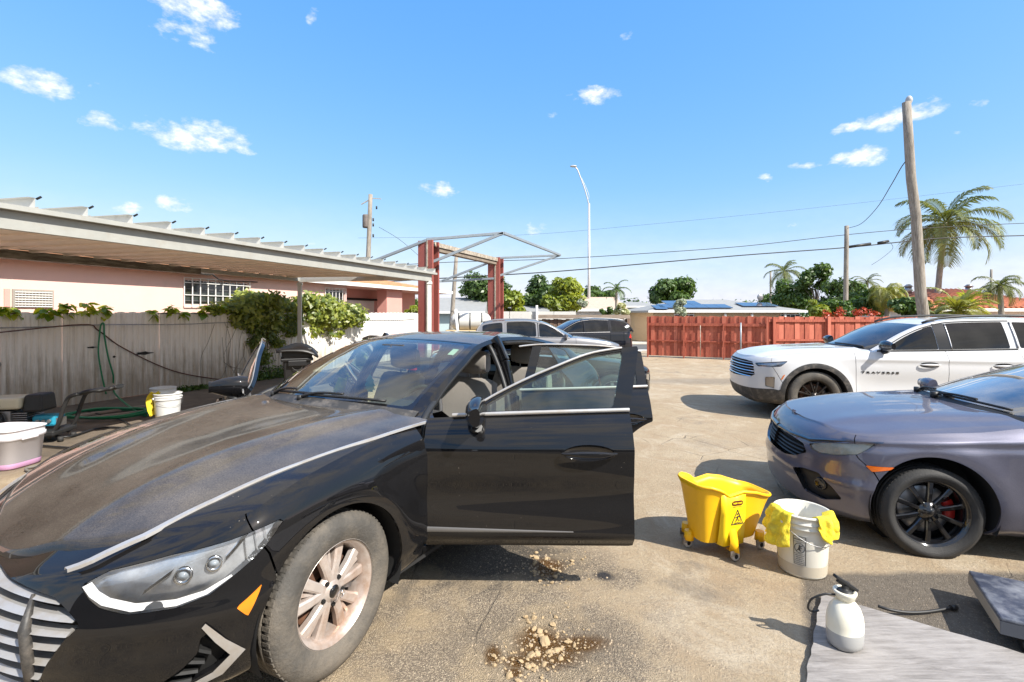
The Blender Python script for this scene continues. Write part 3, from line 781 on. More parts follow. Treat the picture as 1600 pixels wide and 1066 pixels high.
# ------------------------------------------------------------------ the black sedan
SC1 = 1.045
DUST = (.25, .215, .175)
PM_black = paint_mat('dusty_black_lacquer', (.006, .006, .0068), flake=.05, amount=.02, updust=.06, dust=DUST)
PM_hood = paint_mat('black_lacquer_thick_dust', (.006, .006, .0068), flake=.08, amount=.05, updust=.46, dust=(.33, .28, .225))
M_fabric = mat('grey_seat_cloth', (.27, .25, .225), .9, var=.12, vscale=200, bump=.3, bscale=400)
M_fabric_l = mat('light_headliner', (.42, .41, .38), .9)
M_dash = mat('dashboard_plastic', (.05, .05, .052), .7)
G_clear = glass_mat('clear_glass', (.70, .84, .76), 0, dust=.07)
G_door = glass_mat('door_glass', (.62, .78, .70), 0, dust=.10)
G_ws = glass_mat('windscreen_glass', (.66, .82, .74), 0, dust=.10, refl=1.15)
def disp1(x, y, z, sv):
    e = 0
    # wheel arch swell
    for cx in (0, -2.84):
        r = math.hypot(x - cx, z - .35); 
        if r < .75 and .0 < z: e += .016 * math.exp(-((r - .40) / .12) ** 2)
    # flank creases on the doors
    if x < -.3:
        k = float(sstep(-.3, -.8, x)) * (1 - float(sstep(-2.9, -3.4, x)))
        e += k * (-.020 * math.exp(-((z - .56) / .10) ** 2) + .012 * math.exp(-((z - .345) / .03) ** 2) - .014 * math.exp(-((z - .29) / .035) ** 2) + .012 * math.exp(-((z - .80) / .035) ** 2))
    else:
        k = math.exp(-((z - .50) / .05) ** 2) * .010; e += k
    return e
B1 = Body(nose=[(.15, .84), (.25, .89), (.40, .915), (.50, .91), (.58, .89), (.64, .86), (.72, .79), (.9, .6)],
          tail=[(.2, -3.86), (.4, -3.92), (.7, -3.90), (.95, -3.82), (1.05, -3.78)],
          width=[(.14, .83), (.25, .885), (.4, .925), (.6, .930), (.75, .925), (.85, .905), (.92, .87), (.98, .835), (1.06, .78)],
          topc=[(-4, 1.06), (-3.6, 1.07), (-3.2, 1.06), (-.62, 1.0), (-.3, .985), (.1, .940), (.40, .872), (.62, .79), (.76, .715), (.86, .635)],
          tope=[(-4, 1.00), (-3.3, 1.0), (-2.6, .985), (-1.6, .965), (-.62, .935), (-.3, .915), (.1, .87), (.40, .795), (.60, .715), (.76, .635), (.86, .58)],
          bottom=[(-3.9, .26), (-3.3, .22), (-2.4, .19), (-.5, .19), (.4, .19), (.9, .16)],
          xc=.30, xr=-3.35, pn=2.05, qn=2.1, xn0=.90, xt0=-3.9, barrel=.055, yref=.90, ridge=(.58, .30, .045, .024), round_t=.035, round_b=.05, lean=.30, disp=disp1, bulge=.012, sill=.285,
          house=[(-.50, 1.0, -.70, .72, .945), (-.78, 1.12, -.93, .70, 1.082), (-1.12, 1.26, -1.24, .66, 1.222), (-1.45, 1.355, -1.55, .60, 1.322), (-1.85, 1.395, -1.90, .575, 1.355), (-2.3, 1.385, -2.30, .57, 1.345),
                 (-2.75, 1.325, -2.75, .575, 1.29), (-3.1, 1.26, -3.12, .61, 1.215), (-3.45, 1.11, -3.5, .66, 1.06)], t_header=3.0, t_rheader=6.0)
hl1 = [(.552, .640), (.60, .605), (.645, .580), (.736, .556), (.874, .556), (.967, .576), (1.085, .652), (1.15, .70), (1.225, .765), (1.10, .752), (.99, .736), (.805, .716), (.62, .680)]
gr1 = [(-.2, .636), (.10, .634), (.30, .624), (.483, .603), (.55, .565), (.600, .532), (.555, .485), (.49, .40), (.455, .33), (.40, .25), (.30, .20), (-.2, .19)]
fg1 = [(.80, .27), (.90, .335), (.945, .385), (.955, .47), (.995, .405), (1.045, .343), (1.0, .292), (.90, .255)]
wm1 = wheel_meshes(.335, .215, .212, 'twin5', M_rubber_dusty, M_rim_dusty, M_rim_dusty)
HEX, HEY = [-.7, -.3, .1, .4, .6, .74, .80, 1.0], [.84, .80, .735, .665, .60, .51, .43, .40]
LFT = Vector((.869, -.494, 0)); H1 = Vector((-.772, 2.166, 0)); O1 = H1 - LFT * (.915 * SC1)
sedan, sp = make_car(B1, 'sedan', 'dusty black sedan in the foreground with all its doors open', 'car', O1, math.atan2(-.869, -.494), SC1,
    dict(paint=PM_black, hood=PM_hood, glass=G_door, trim=M_chrome_dusty, roof=PM_hood, headliner=M_fabric_l, interior=M_fabric), (wm1, .805, .335, R(4)), 2.84, (-.58, -1.68, -2.70),
    open_doors=((('front_door', 1), R(61)), (('rear_door', 1), R(60)), (('front_door', -1), R(62)), (('rear_door', -1), R(58))),
    handles=(-1.44, -2.50, .785, 1), glass_ws=G_ws, windows=((-.90, -1.585), (-1.76, -2.62), (-2.77, -3.05)), mirror=(-.86, .11, .98, 1.06), grille=gr1, headlight=hl1, fog=fg1,
    hood_edge=lambda x: np.interp(x, HEX, HEY), bumper_s=lambda z: np.interp(z, [.2, .5, .66, .8], [1.18, 1.20, 1.15, 1.05]),
    arch_r=.370, arch_z=.345)
sp[('front_door', 1)].scale = (1.03, 1.03, 1.028); sp[('rear_door', 1)].scale = (.95, .95, .985)
def conform(B, mb, poly, off, side, mi=0, sm=True, dense=10):
    """outline strip between two rows given in run-length/height space: poly = [(lower row),(upper row)]"""
    lo, hi = poly; n = len(lo); rows = []
    for i in range(n):
        rows.append([B.sk(lerp(lo[i][0], hi[i][0], j / dense), lerp(lo[i][1], hi[i][1], j / dense), off(i / (n - 1), j / dense) if callable(off) else off, side) for j in range(dense + 1)])
    mb.grid(rows if side < 0 else rows[::-1], mi, sm)
def patch(B, name, poly, mats, parent, off, side, res=.02, depth=0):
    """skin patch inside an outline"""
    s0, s1 = min(p[0] for p in poly) - .03, max(p[0] for p in poly) + .03; z0, z1 = min(p[1] for p in poly) - .03, max(p[1] for p in poly) + .03
    n, m = max(3, int((s1 - s0) / res)), max(3, int((z1 - z0) / res)); V = []; F = []
    for i in range(n + 1):
        for j in range(m + 1):
            sv, z = lerp(s0, s1, i / n), lerp(z0, z1, j / m); o = off(sv, z) if callable(off) else off
            V.append((*B.sk(sv, z, o, side), sv, z))
    for i in range(n):
        for j in range(m):
            k = m + 1; f = (i * k + j, (i + 1) * k + j, (i + 1) * k + j + 1, i * k + j + 1); F.append(f if side > 0 else f[::-1])
    V = np.array(V); V, F = clip(V, F, sdpoly(V[:, 3], V[:, 4], poly) - .0005)
    return sheet(name, V, F, mats, parent, depth=depth)
def walls(B, name, poly, m, parent, depth, side, out=0):
    """the side walls of an opening, going inwards"""
    mb = MB(); n = len(poly); pts = []
    for i in range(n):
        a, b = poly[i], poly[(i + 1) % n]; k = max(1, int(math.dist(a, b) / .03))
        pts += [(lerp(a[0], b[0], j / k), lerp(a[1], b[1], j / k)) for j in range(k)]
    rows = [[B.sk(max(p[0], 0), p[1], out, side), B.sk(max(p[0], 0), p[1], -depth, side)] for p in pts]; rows.append(rows[0])
    mb.grid(rows, 0, False); return mb.build(name, m, parent)
def skin_bar(B, mb, a, b, th, dp, off, side, mi=0, n=14, taper=1):
    """bar from a to b in run-length/height space, th high, sticking out dp"""
    rows = []
    for i in range(n + 1):
        q = i / n; sv, z = lerp(a[0], b[0], q), lerp(a[1], b[1], q); t = th * lerp(1, taper, q)
        s_ = side if sv >= 0 else -side; sv = abs(sv)
        rows.append([B.sk(sv, z - t / 2, off - dp, s_), B.sk(sv, z - t * .1, off, s_), B.sk(sv, z + t / 2, off - dp * .35, s_), B.sk(sv, z + t / 2, off - dp, s_)])
    mb.grid(rows, mi, False, True)
    mb.add(rows[0], [(0, 1, 2, 3)], mi); mb.add(rows[-1], [(3, 2, 1, 0)], mi)

for sd in (1, -1):
    # tapering grey strip low on the front door
    dd_ = sp[('front_door', sd)]; mb = MB(); rows = []
    for i in range(25):
        x = lerp(-.60, -1.36, i / 24); h_ = lerp(.014, .003, i / 24); rows.append([B1.sk(B1.s_of_x(x), .385 + q * h_ - .008 * i / 24, .004 if abs(q) < 1 else .001, sd) - dd_.location for q in (-1, -.8, .8, 1)])
    mb.grid(rows if sd < 0 else rows[::-1]); mb.build('door_strip', mat('grey_strip', (.11, .105, .10), .4, coat=.3) if sd > 0 else bpy.data.materials['grey_strip'], dd_)
    # headlights
    lens = patch(B1, 'headlight', hl1, glass_mat('headlight_lens' if sd > 0 else 'headlight_lens_far', (.93, .95, .97), 0, refl=1.3, dust=.30), sedan, 0, sd)
    patch(B1, 'headlight_bowl', hl1, mat('headlight_housing', (.80, .82, .85), .25, .7, var=.5, vscale=9), lens, -.035, sd); walls(B1, 'headlight_wall', hl1, M_gloss_black, lens, .08, sd)
    mb = MB(); 
    lo = [(.560, .638), (.60, .612), (.65, .588), (.745, .564), (.875, .563), (.96, .580), (1.03, .62)]; hi = [(.585, .652), (.625, .628), (.67, .609), (.755, .588), (.87, .584), (.95, .594), (1.025, .626)]
    conform(B1, mb, (lo, hi), lambda i, j: .0025, sd, dense=3); mb.build('light_guide', M_white_led, lens)
    for k, (sv, z, r_) in enumerate(((.87, .640, .024), (.965, .662, .022))):
        mb = MB(); c = B1.sk(sv, z, -.03, sd); nrm = (B1.sk(sv, z, .05, sd) - c).normalized(); mt = nrm.to_track_quat('Z', 'Y').to_matrix().to_4x4()
        mb.lathe([(0, .010), (r_ * .5, .006), (r_ * .75, -.006)], 20, Matrix.Translation(c) @ mt, 0); mb.lathe([(r_ * .75, -.006), (r_ * 1.15, .012), (r_ * 1.2, -.02)], 20, Matrix.Translation(c) @ mt, 1)
        mb.build('projector', [mat('projector_glass', (.5, .55, .6), .05, coat=1), M_refl], lens)
    mb = MB()
    for k in (0, 3):
        skin_bar(B1, mb, (.76 + .08 * k, .605 + .022 * k), (.83 + .08 * k, .66 + .028 * k), .016, .03, -.012, sd, n=3)
    for k in range(3): skin_bar(B1, mb, (1.08 + .035 * k, .655 + .025 * k), (1.06 + .04 * k, .725 + .012 * k), .012, .02, -.012, sd, n=3)
    mb.build('reflector_fins', M_refl, lens)
    # fog light surround
    walls(B1, 'fog_recess', fg1, M_gloss_black, sedan, .05, sd); fb = patch(B1, 'fog_panel', fg1, M_dark, sedan, -.045, sd)
    mb = MB()
    for k in range(5):
        q = k / 4; skin_bar(B1, mb, (lerp(.82, .950, q), lerp(.275, .44, q)), (lerp(.93, 1.0, q), lerp(.270, .39, q)), .010, .03, -.010, sd, n=5)
    mb.build('fog_slats', M_black_pl, fb)
    mb = MB(); conform(B1, mb, ([(.952, .475), (.99, .41), (1.035, .345), (.99, .295), (.90, .258), (.74, .225)], [(.962, .488), (1.02, .41), (1.08, .342), (1.02, .272), (.90, .232), (.74, .205)]), .006, sd, dense=3)
    mb.build('chrome_surround', M_chrome_dusty, fb)
    # amber marker
    mb = MB(); tri = [(1.125, .560), (1.045, .512), (1.08, .466)]
    patch(B1, 'side_marker', tri, M_amber, sedan, .004, sd, .008, depth=.006)
    # chrome line along the hood edge
    mb = MB(); rows = []
    for i in range(60):
        x = lerp(.775, -.66, i / 59); y = float(np.interp(x, HEX, HEY))
        w_ = .011 + .011 * max(0, min(1, (x - .1) / .5))
        rows.append([Vector((x, (y + dy) * sd, B1.top(x, y + dy) + dz_ - (.008 if sd < 0 else 0))) for dy, dz_ in ((.004, -.002), (.006, .007), (.004 + w_, .007), (.006 + w_, -.004))])
    mb.grid(rows, 0, False); mb.build('bonnet_trim', M_chrome_dusty, sedan)
# grille
gp = None
mb = MB()
for sd in (1, -1):
    lo = [(lerp(0, .54, i / 14), .19) for i in range(15)]; hi = [(lerp(0, .62, i / 14), .645) for i in range(15)]
    conform(B1, mb, (lo, hi), -.075, sd, dense=8)
gp = mb.build('grille', M_dark, sedan)
bars = [(.612, .50, .585), (.557, .57, .538), (.502, .56, .495), (.447, .52, .445), (.392, .485, .392), (.337, .45, .338), (.282, .41, .285), (.228, .35, .233)]
for sd in (1, -1):
    for z0, s1, z1 in bars:
        mb = MB(); skin_bar(B1, mb, (.012, z0), (s1, z1), .024, .05, -.004, sd, taper=.55); mb.build('grille_bar', M_chrome_dusty, gp)
for sv in (0.0,):
    mb = MB(); skin_bar(B1, mb, (-.25, .64), (.25, .64), .014, .03, -.004, 1); mb.build('grille_rim', M_black_pl, gp)
for sgn in (1, -1):
    mb = MB(); mb.tube([B1.sk(.375, .60, -.01, sgn), B1.sk(.41, .51, .0, sgn), B1.sk(.42, .40, .0, sgn), B1.sk(.39, .27, -.01, sgn)], [.006, .018, .018, .01], 6); mb.build('grille_fin', M_dusty_pl, gp)
# lip
mb = MB()
for sd in (1, -1): skin_bar(B1, mb, (0, .165), (1.1, .175), .03, .05, .012, sd, n=24)
mb.build('front_lip', M_dusty_pl, sedan)
# cowl and wipers
mb = MB(); rows = []
for j in range(25):
    q = -1 + 2 * j / 24; a = B1.hp(0, q); a2 = B1.hp(.22, q)
    rows.append([a + Vector((.07, 0, -.035)), a + Vector((.03, 0, -.012)), a2 + Vector((.01, 0, .002))])
mb.grid(rows); mb.build('cowl', M_dusty_pl, sedan)
for sg, a0, q1, t1 in ((1, -.10, .62, .30), (1, -.62, .02, .26)):
    mb = MB(); base = B1.hp(.10, a0, .015)
    pts = [base, B1.hp(.20, lerp(a0, q1, .25), .035), B1.hp(.26, lerp(a0, q1, .62), .035)]
    mb.tube(catmull(pts, 5), [.012] * 4 + [.008] * 7, 6); 
    pts = [B1.hp(lerp(.20, t1, k / 10) , lerp(lerp(a0, q1, .12), q1 + .10, k / 10), .018) for k in range(11)]
    mb.tube(pts, .009, 5, 0, True, True); mb.cyl(base + Vector((0, 0, -.02)), base + Vector((0, 0, .012)), .02, n=10)
    mb.build('wiper', M_black_pl, sedan)
# interior
def seat(parent, x, y, w=.50, name='seat', back_h=.62):
    mb = MB()
    def cushion(prof, w_, taper=1.0):       # profile in x-z swept across y with rounded sides
        rows = []
        for j in range(9):
            q = -1 + j / 4; k = (1 - abs(q) ** 4 * .10); cx = sum(p[0] for p in prof) / len(prof); cz = sum(p[1] for p in prof) / len(prof)
            rows.append([Vector((x + cx + (p[0] - cx) * k, y + q * w_ / 2 * (taper if p[1] > .9 else 1), cz + (p[1] - cz) * k + .02 * abs(q) ** 2)) for p in prof])
        mb.grid(rows, 0, True, True); mb.add(rows[0], [tuple(range(len(prof)))]); mb.add(rows[-1], [tuple(reversed(range(len(prof))))])
    cushion([(.27, .30), (.29, .40), (.24, .45), (0, .43), (-.24, .40), (-.25, .28)], w)
    cushion([(-.16, .36), (-.14, .46), (-.20, .60), (-.26, .80), (-.335, 1.0), (-.37, 1.03), (-.43, 1.0), (-.37, .80), (-.31, .55), (-.28, .38)], w * .96, .9)
    o = mb.build(name, M_fabric, parent)
    h = MB(); rows = []
    for j in range(9):
        q = -1 + j / 4; k = (1 - abs(q) ** 3 * .22); rows.append([Vector((x - .405 + a * k, y + q * .135, 1.155 + b * k)) for a, b in ((.045, -.09), (.06, -.04), (.055, .05), (.02, .095), (-.03, .09), (-.05, .03), (-.045, -.07), (-.01, -.10))])
    h.grid(rows, 0, True, True); h.add(rows[0], [tuple(range(8))]); h.add(rows[-1], [tuple(reversed(range(8)))])
    for sg in (-1, 1): h.cyl((x - .40, y + .05 * sg, 1.0), (x - .405, y + .05 * sg, 1.09), .006, n=6, mi=1)
    h.build('headrest', [M_fabric, M_steel], o); return o
seat(sedan, -1.42, .37); seat(sedan, -1.42, -.37); seat(sedan, -2.32, .36, .66, 'rear_seat'); seat(sedan, -2.32, -.36, .66, 'rear_seat')
mb = MB(); rows = []
for j in range(21):
    q = -1 + j / 10; y = q * .70; rows.append([Vector((-.62 - .0 * abs(q), y, .90)), Vector((-.80, y, .94)), Vector((-.98, y, .935)), Vector((-1.06, y, .88)), Vector((-1.04, y, .70)), Vector((-.95, y, .58))])
    if 1 <= j <= 20 and .22 < q < .85: rows[-1][1].z += .03; rows[-1][2].z += .045
mb.grid(rows); mb.build('dashboard', M_dash, sedan)
mb = MB(); c = Vector((-1.14, .37, .86)); M_ = Matrix.Translation(c) @ Matrix.Rotation(R(68), 4, 'Y')
mb.tube([M_ @ Vector((.185 * math.cos(a), .185 * math.sin(a), 0)) for a in [2 * math.pi * i / 32 for i in range(32)]], .015, 8, closed=True)
mb.box(M_ @ Vector((0, 0, -.01)), (.10, .13, .04), M=Matrix.Rotation(R(68), 3, 'Y')); 
for a in (0, math.pi / 2, -math.pi / 2): mb.bar(M_ @ Vector((0, 0, 0)), M_ @ Vector((.18 * math.cos(a), .18 * math.sin(a), 0)), .03, .015)
mb.bar(M_ @ Vector((0, 0, 0)), M_ @ Vector((.02, 0, -.25)), .06, .06); mb.build('steering_wheel', M_dash, sedan)
mb = MB(); mb.box((-1.55, 0, .26), (2.6, 1.50, .06)); mb.box((-1.5, 0, .42), (1.5, .16, .28)); mb.box((-3.0, 0, .62), (.10, 1.25, .62)); mb.box((-3.1, 0, .93), (.55, 1.25, .04)); mb.box((-.72, 0, .60), (.12, 1.4, .60)); mb.build('cabin_floor', M_dash, sedan)
for sd in (1, -1):
    # sill, door aperture seals and the post between the doors
    mb = MB()
    mb.box((-1.62, .775 * sd, .285), (2.05, .17, .09)); mb.box((-1.62, .71 * sd, .33), (2.0, .05, .03), mi=1)
    mb.build('door_sill', [PM_black, M_black_pl], sedan, bevel=.012)
    mb = MB(); pts = [Vector((-1.66, .82 * sd, .30)), Vector((-1.67, .83 * sd, .55)), Vector((-1.71, .79 * sd, .93)), Vector((-1.78, .69 * sd, 1.18)), Vector((-1.82, .575 * sd, 1.36))]
    for a, b in zip(pts, pts[1:]): mb.bar(a, b, .05, .11 if a.z < .9 else .07, up=(0, 1, 0))
    mb.build('centre_post', [PM_black], sedan, bevel=.01)
    def aperture(path, nm):
        mb = MB(); mb.tube(catmull(path, 6), .020, 6, 0, False); mb.build(nm, M_black_pl, sedan)
    def hsin(x, z): p = B1.hs(x, z, sd, -.035); return p
    xs = [-.90, -1.1, -1.3, -1.5, -1.72]; top = [hsin(x, B1.rail(x)[0] - .045) for x in xs]
    aperture([Vector((-.66, .80 * sd, .34)), Vector((-.64, .82 * sd, .60)), Vector((-.66, .80 * sd, .90))] + top + [Vector((-1.66, .78 * sd, .93)), Vector((-1.64, .80 * sd, .55)), Vector((-1.62, .80 * sd, .34))], 'door_seal')
    xs = [-1.86, -2.0, -2.3, -2.6, -2.8]; top = [hsin(x, B1.rail(x)[0] - .045) for x in xs]
    aperture([Vector((-1.74, .80 * sd, .34)), Vector((-1.76, .80 * sd, .60)), Vector((-1.78, .78 * sd, .93))] + top + [Vector((-2.72, .77 * sd, .95)), Vector((-2.62, .79 * sd, .78)), Vector((-2.40, .80 * sd, .60)), Vector((-2.34, .80 * sd, .34))], 'door_seal')
    # inner faces of the aperture
    mb = MB(); ap = [(-.60, .30), (-.60, .93), (-.90, .93), (-.70, .60), (-.72, .30)]
    for a, b in (((-.60, .74, .30), (-.62, .72, .93)),): mb.bar(Vector((a[0], a[1] * sd, a[2])), Vector((b[0], b[1] * sd, b[2])), .20, .04, up=(1, 0, 0))
    rows = []
    for i in range(15):
        x = lerp(-2.36, -2.86, i / 14); dd = math.sqrt(max(0, .47 ** 2 - (x + 2.84) ** 2)); rows.append([Vector((x, .84 * sd, .345 + dd)), Vector((x, .66 * sd, .345 + dd)), Vector((x, .64 * sd, .96))])
    jb = mb.build('door_jamb', PM_black, sedan)
    mb = MB(); mb.grid(rows); mb.build('door_jamb', PM_black, sedan)
# rear-view mirror, sticker, dash things
mb = MB(); c = B1.hp(2.55, 0) + Vector((-.09, 0, -.09)); mb.box(c, (.03, .25, .07)); mb.bar(c, B1.hp(2.4, 0), .02, .02); mb.build('rear_view_mirror', M_dash, sedan, bevel=.012)
mb = MB(); mb.box(B1.hp(2.62, 0) + Vector((-.03, 0, -.03)), (.16, .22, .04)); mb.build('sensor_box', M_dash, sedan, bevel=.01)
mb = MB(); a, b, c_, d_ = [B1.hp(t, q, -.004) for t, q in ((2.55, .80), (2.55, .865), (2.25, .865), (2.25, .80))]; mb.add([a, b, c_, d_], [(0, 1, 2, 3)]); mb.build('sticker', mat('sticker_paper', (.6, .72, .62), .6), sedan)
# maker's oval on the wheel caps, number on nothing else
for ch in [c for c in sedan.children if c.name.startswith('wheel_rim')]:
    me = text_mesh('H', .030, .0012, .001); o = mkobj('emblem', me, ch, (0, .104, 0)); me.materials.append(M_chrome); o.rotation_euler = (R(90), R(12), math.pi)
    mb = MB(); ys_ = .1035; mb.tube([Vector((.021 * math.cos(a), ys_, .015 * math.sin(a))) for a in [2 * math.pi * i / 20 for i in range(20)]], .0014, 5, closed=True); mb.build('emblem_ring', M_chrome, ch)
# ------------------------------------------------------------------ the violet-grey saloon at the right
SC2 = .945; TH2 = R(15)
PM_violet = paint_mat('violet_grey_metallic', (.115, .115, .152), flake=.4, amount=.22, updust=.16, dust=(.27, .25, .24), metal=.55, rough=.36)
G_tint = glass_mat('tinted_glass', (.30, .42, .42), .35, refl=1.2, dust=.12)
G_dark = glass_mat('dark_privacy_glass', (.05, .055, .06), .5, refl=1.0, dust=.03)
def disp2(x, y, z, sv):
    e = 0
    for cx in (0, -2.70):
        r = math.hypot(x - cx, z - .34)
        if r < .8: e += .022 * math.exp(-((r - .41) / .09) ** 2)
    k = float(sstep(-.45, -.9, x)); e += k * (.014 * math.exp(-((z - .74) / .03) ** 2) - .018 * math.exp(-((z - .52) / .10) ** 2))
    if x > .2: e += .012 * math.exp(-((z - .44) / .04) ** 2)
    if -.6 < x < .5: e += .011 * math.exp(-((z - lerp(.842, .775, (x + .6) / 1.1)) / .014) ** 2) - .007 * math.exp(-((z - lerp(.80, .735, (x + .6) / 1.1)) / .022) ** 2)
    return e
B2 = Body(nose=[(.12, .74), (.22, .795), (.36, .81), (.50, .80), (.60, .785), (.68, .75), (.76, .70), (.9, .58)],
          tail=[(.2, -3.58), (.4, -3.64), (.7, -3.64), (.95, -3.58), (1.08, -3.52)],
          width=[(.12, .82), (.25, .87), (.4, .90), (.6, .905), (.75, .90), (.85, .875), (.92, .845), (.98, .81), (1.06, .77)],
          topc=[(-4, 1.08), (-3.4, 1.08), (-3.0, 1.06), (-.62, 1.0), (-.3, .985), (.1, .94), (.40, .885), (.62, .825), (.76, .775), (.88, .715)],
          tope=[(-4, 1.02), (-3.2, 1.0), (-2.5, .98), (-1.6, .955), (-.62, .92), (-.3, .875), (.1, .842), (.35, .805), (.55, .768), (.72, .735), (.88, .70)],
          bottom=[(-3.7, .25), (-3.2, .21), (-2.3, .17), (-.5, .17), (.3, .17), (.86, .14)],
          xc=.25, xr=-3.1, pn=2.3, qn=2.4, xn0=.81, xt0=-3.64, barrel=.05, yref=.88, ridge=(.62, .46, .05, .014), round_t=.03, round_b=.05, disp=disp2, bulge=.012, sill=.27,
          house=[(-.45, 1.0, -.66, .70, .94), (-.75, 1.10, -.90, .68, 1.055), (-1.08, 1.22, -1.20, .64, 1.17), (-1.42, 1.33, -1.52, .585, 1.28), (-1.8, 1.385, -1.86, .56, 1.34), (-2.2, 1.385, -2.22, .555, 1.34),
                 (-2.65, 1.33, -2.65, .56, 1.285), (-3.0, 1.22, -3.02, .60, 1.17), (-3.35, 1.11, -3.38, .65, 1.04)], t_header=3.0, t_rheader=6.0)
F2 = Vector((-math.cos(TH2), math.sin(TH2), 0)); L2 = Vector((-math.sin(TH2), -math.cos(TH2), 0)); O2 = Vector((2.79, 3.17, 0)) - L2 * (.895 * SC2)
HD2 = math.atan2(F2.y, F2.x)
def build_violet():
    hl = [(.62, .655), (.80, .668), (1.00, .676), (1.14, .682), (1.06, .640), (.98, .618), (.80, .612), (.66, .618)]
    hl = HL2; gr = GR2; fg = FG2
    wm = wheel_meshes(.322, .225, .232, 'ten', M_rubber, M_gloss_black, M_gloss_black, caliper=M_red_pl, flat=.022)
    car, pp = make_car(B2, 'saloon_car', 'violet grey saloon with black wheels and red brakes, cut off by the right edge', 'car', O2, HD2, SC2,
        dict(paint=PM_violet, glass=G_tint, trim=M_gloss_black, interior=M_dash, headliner=M_fabric_l), (wm, .775, .30, R(3)), 2.70, (-.56, -1.62, -2.58), handles=(-1.42, -2.40, .80),
        windows=((-.88, -1.60), (-1.68, -2.50), (-2.62, -2.9)), mirror=(-.82, .10, .99, .95), grille=gr, headlight=hl, fog=fg, hood_edge=lambda x: np.interp(x, [-.7, -.56, -.4, 0, .35, .6, .8, .9], [.84, .86, .90, .92, .95, .95, .95, .95]),
        bumper_s=lambda z: np.interp(z, [.2, .45, .58, .66, .8], [1.10, 1.11, 1.04, .94, .88]), arch_r=.375, arch_z=.335, rear_bumper_x=-3.2, ws_t=(.06, .93), holes=(SM2,), glass_ws=glass_mat('streaky_windscreen', (.45, .62, .64), .1, refl=2.2, dust=.42))
    for sd in (1, -1):
        ln = patch(B2, 'headlight', hl, glass_mat('hazed_lens', (.9, .9, .86), 0, dust=.45, refl=.8), car, 0, sd)
        patch(B2, 'headlight_bowl', hl, mat('grey_bowl', (.70, .69, .62), .4, .2, var=.3, vscale=14), ln, -.018, sd); walls(B2, 'headlight_wall', hl, M_gloss_black, ln, .055, sd)
        mb = MB(); z_ = sum(p[1] for p in hl) / len(hl); s_ = sum(p[0] for p in hl) / len(hl)
        skin_bar(B2, mb, (s_ + .02, z_ - .02), (s_ + .10, z_ + .028), .012, .02, -.02, sd, n=3); mb.build('reflector_fin', M_refl, ln)
        walls(B2, 'fog_recess', fg, M_gloss_black, car, .06, sd); fb = patch(B2, 'fog_panel', fg, M_black_pl, car, -.05, sd)
        mb = MB(); s_ = sum(p[0] for p in fg) / len(fg) + .02; z_ = sum(p[1] for p in fg) / len(fg); c = B2.sk(s_, z_, -.045, sd); nrm = (B2.sk(s_, z_, .05, sd) - c).normalized(); mt = Matrix.Translation(c) @ nrm.to_track_quat('Z', 'Y').to_matrix().to_4x4()
        mb.lathe([(0, .012), (.03, .01), (.036, .016), (.046, .016), (.05, -.01)], 24, mt); mb.build('fog_lamp', M_gloss_black, fb)
        patch(B2, 'side_marker', SM2, mat('side_marker_lens', (.80, .16, .01), .2, coat=.8), car, .003, sd, .008, depth=.006)
        mb = MB(); conform(B2, mb, (BN2[0], BN2[1]), lambda i, j: .012 + .016 * math.sin(math.pi * j), sd, dense=4); mb.build('grille_wing', M_gloss_black, car)
        walls(B2, 'grille_wall', gr, M_gloss_black, car, .07, sd)
    mb = MB()
    for sd in (1, -1):
        conform(B2, mb, ([(lerp(0, .66, i / 14), .46) for i in range(15)], [(lerp(0, .66, i / 14), .69) for i in range(15)]), -.06, sd, dense=8)
    g = mb.build('grille', M_dark, car)
    for k in range(5):
        mb = MB(); skin_bar(B2, mb, (-.5, .53 + .03 * k), (.5, .53 + .03 * k), .012, .02, -.02, 1, n=20); mb.build('grille_bar', M_black_pl, g)
    mb = MB()
    for sd in (1, -1): skin_bar(B2, mb, (0, .15), (1.0, .16), .03, .05, .012, sd, n=24)
    mb.build('front_lip', M_dusty_pl, car)
    mb = MB(); rows = []
    for j in range(21):
        q = -1 + j / 10; a = B2.hp(0, q); a2 = B2.hp(.14, q); rows.append([a + Vector((.09, 0, -.03)), a + Vector((.03, 0, -.015)), a2 + Vector((.01, 0, .003))])
    mb.grid(rows); mb.build('cowl', M_black_pl, car)
    for a0, q1 in ((-.02, .70), (-.68, .02)):
        mb = MB(); base = B2.hp(.06, a0, .02); mb.tube(catmull([base, B2.hp(.12, lerp(a0, q1, .3), .04), B2.hp(.2, lerp(a0, q1, .7), .035)], 5), .010, 6)
        mb.tube([B2.hp(lerp(.12, .24, k / 10), lerp(lerp(a0, q1, .12), q1 + .1, k / 10), .018) for k in range(11)], .010, 5); mb.cyl(base + Vector((.02, 0, -.03)), base + Vector((.02, 0, .02)), .028, n=12)
        mb.build('wiper', M_black_pl, car)
    seat(car, -1.42, .36, .48); seat(car, -1.42, -.36, .48)
    mb = MB(); mb.box((-.92, 0, .84), (.34, 1.3, .20)); mb.box((-1.6, 0, .28), (2.6, 1.45, .06)); mb.box((-2.9, 0, .62), (.1, 1.2, .62)); mb.build('dashboard', M_dash, car, bevel=.03)
    mb = MB(); c = Vector((-1.12, .36, .86)); M_ = Matrix.Translation(c) @ Matrix.Rotation(R(68), 4, 'Y'); mb.tube([M_ @ Vector((.18 * math.cos(a), .18 * math.sin(a), 0)) for a in [2 * math.pi * i / 24 for i in range(24)]], .014, 6, closed=True); mb.bar(M_ @ Vector((-.17, 0, 0)), M_ @ Vector((.17, 0, 0)), .03, .015); mb.build('steering_wheel', M_dash, car)
    return car

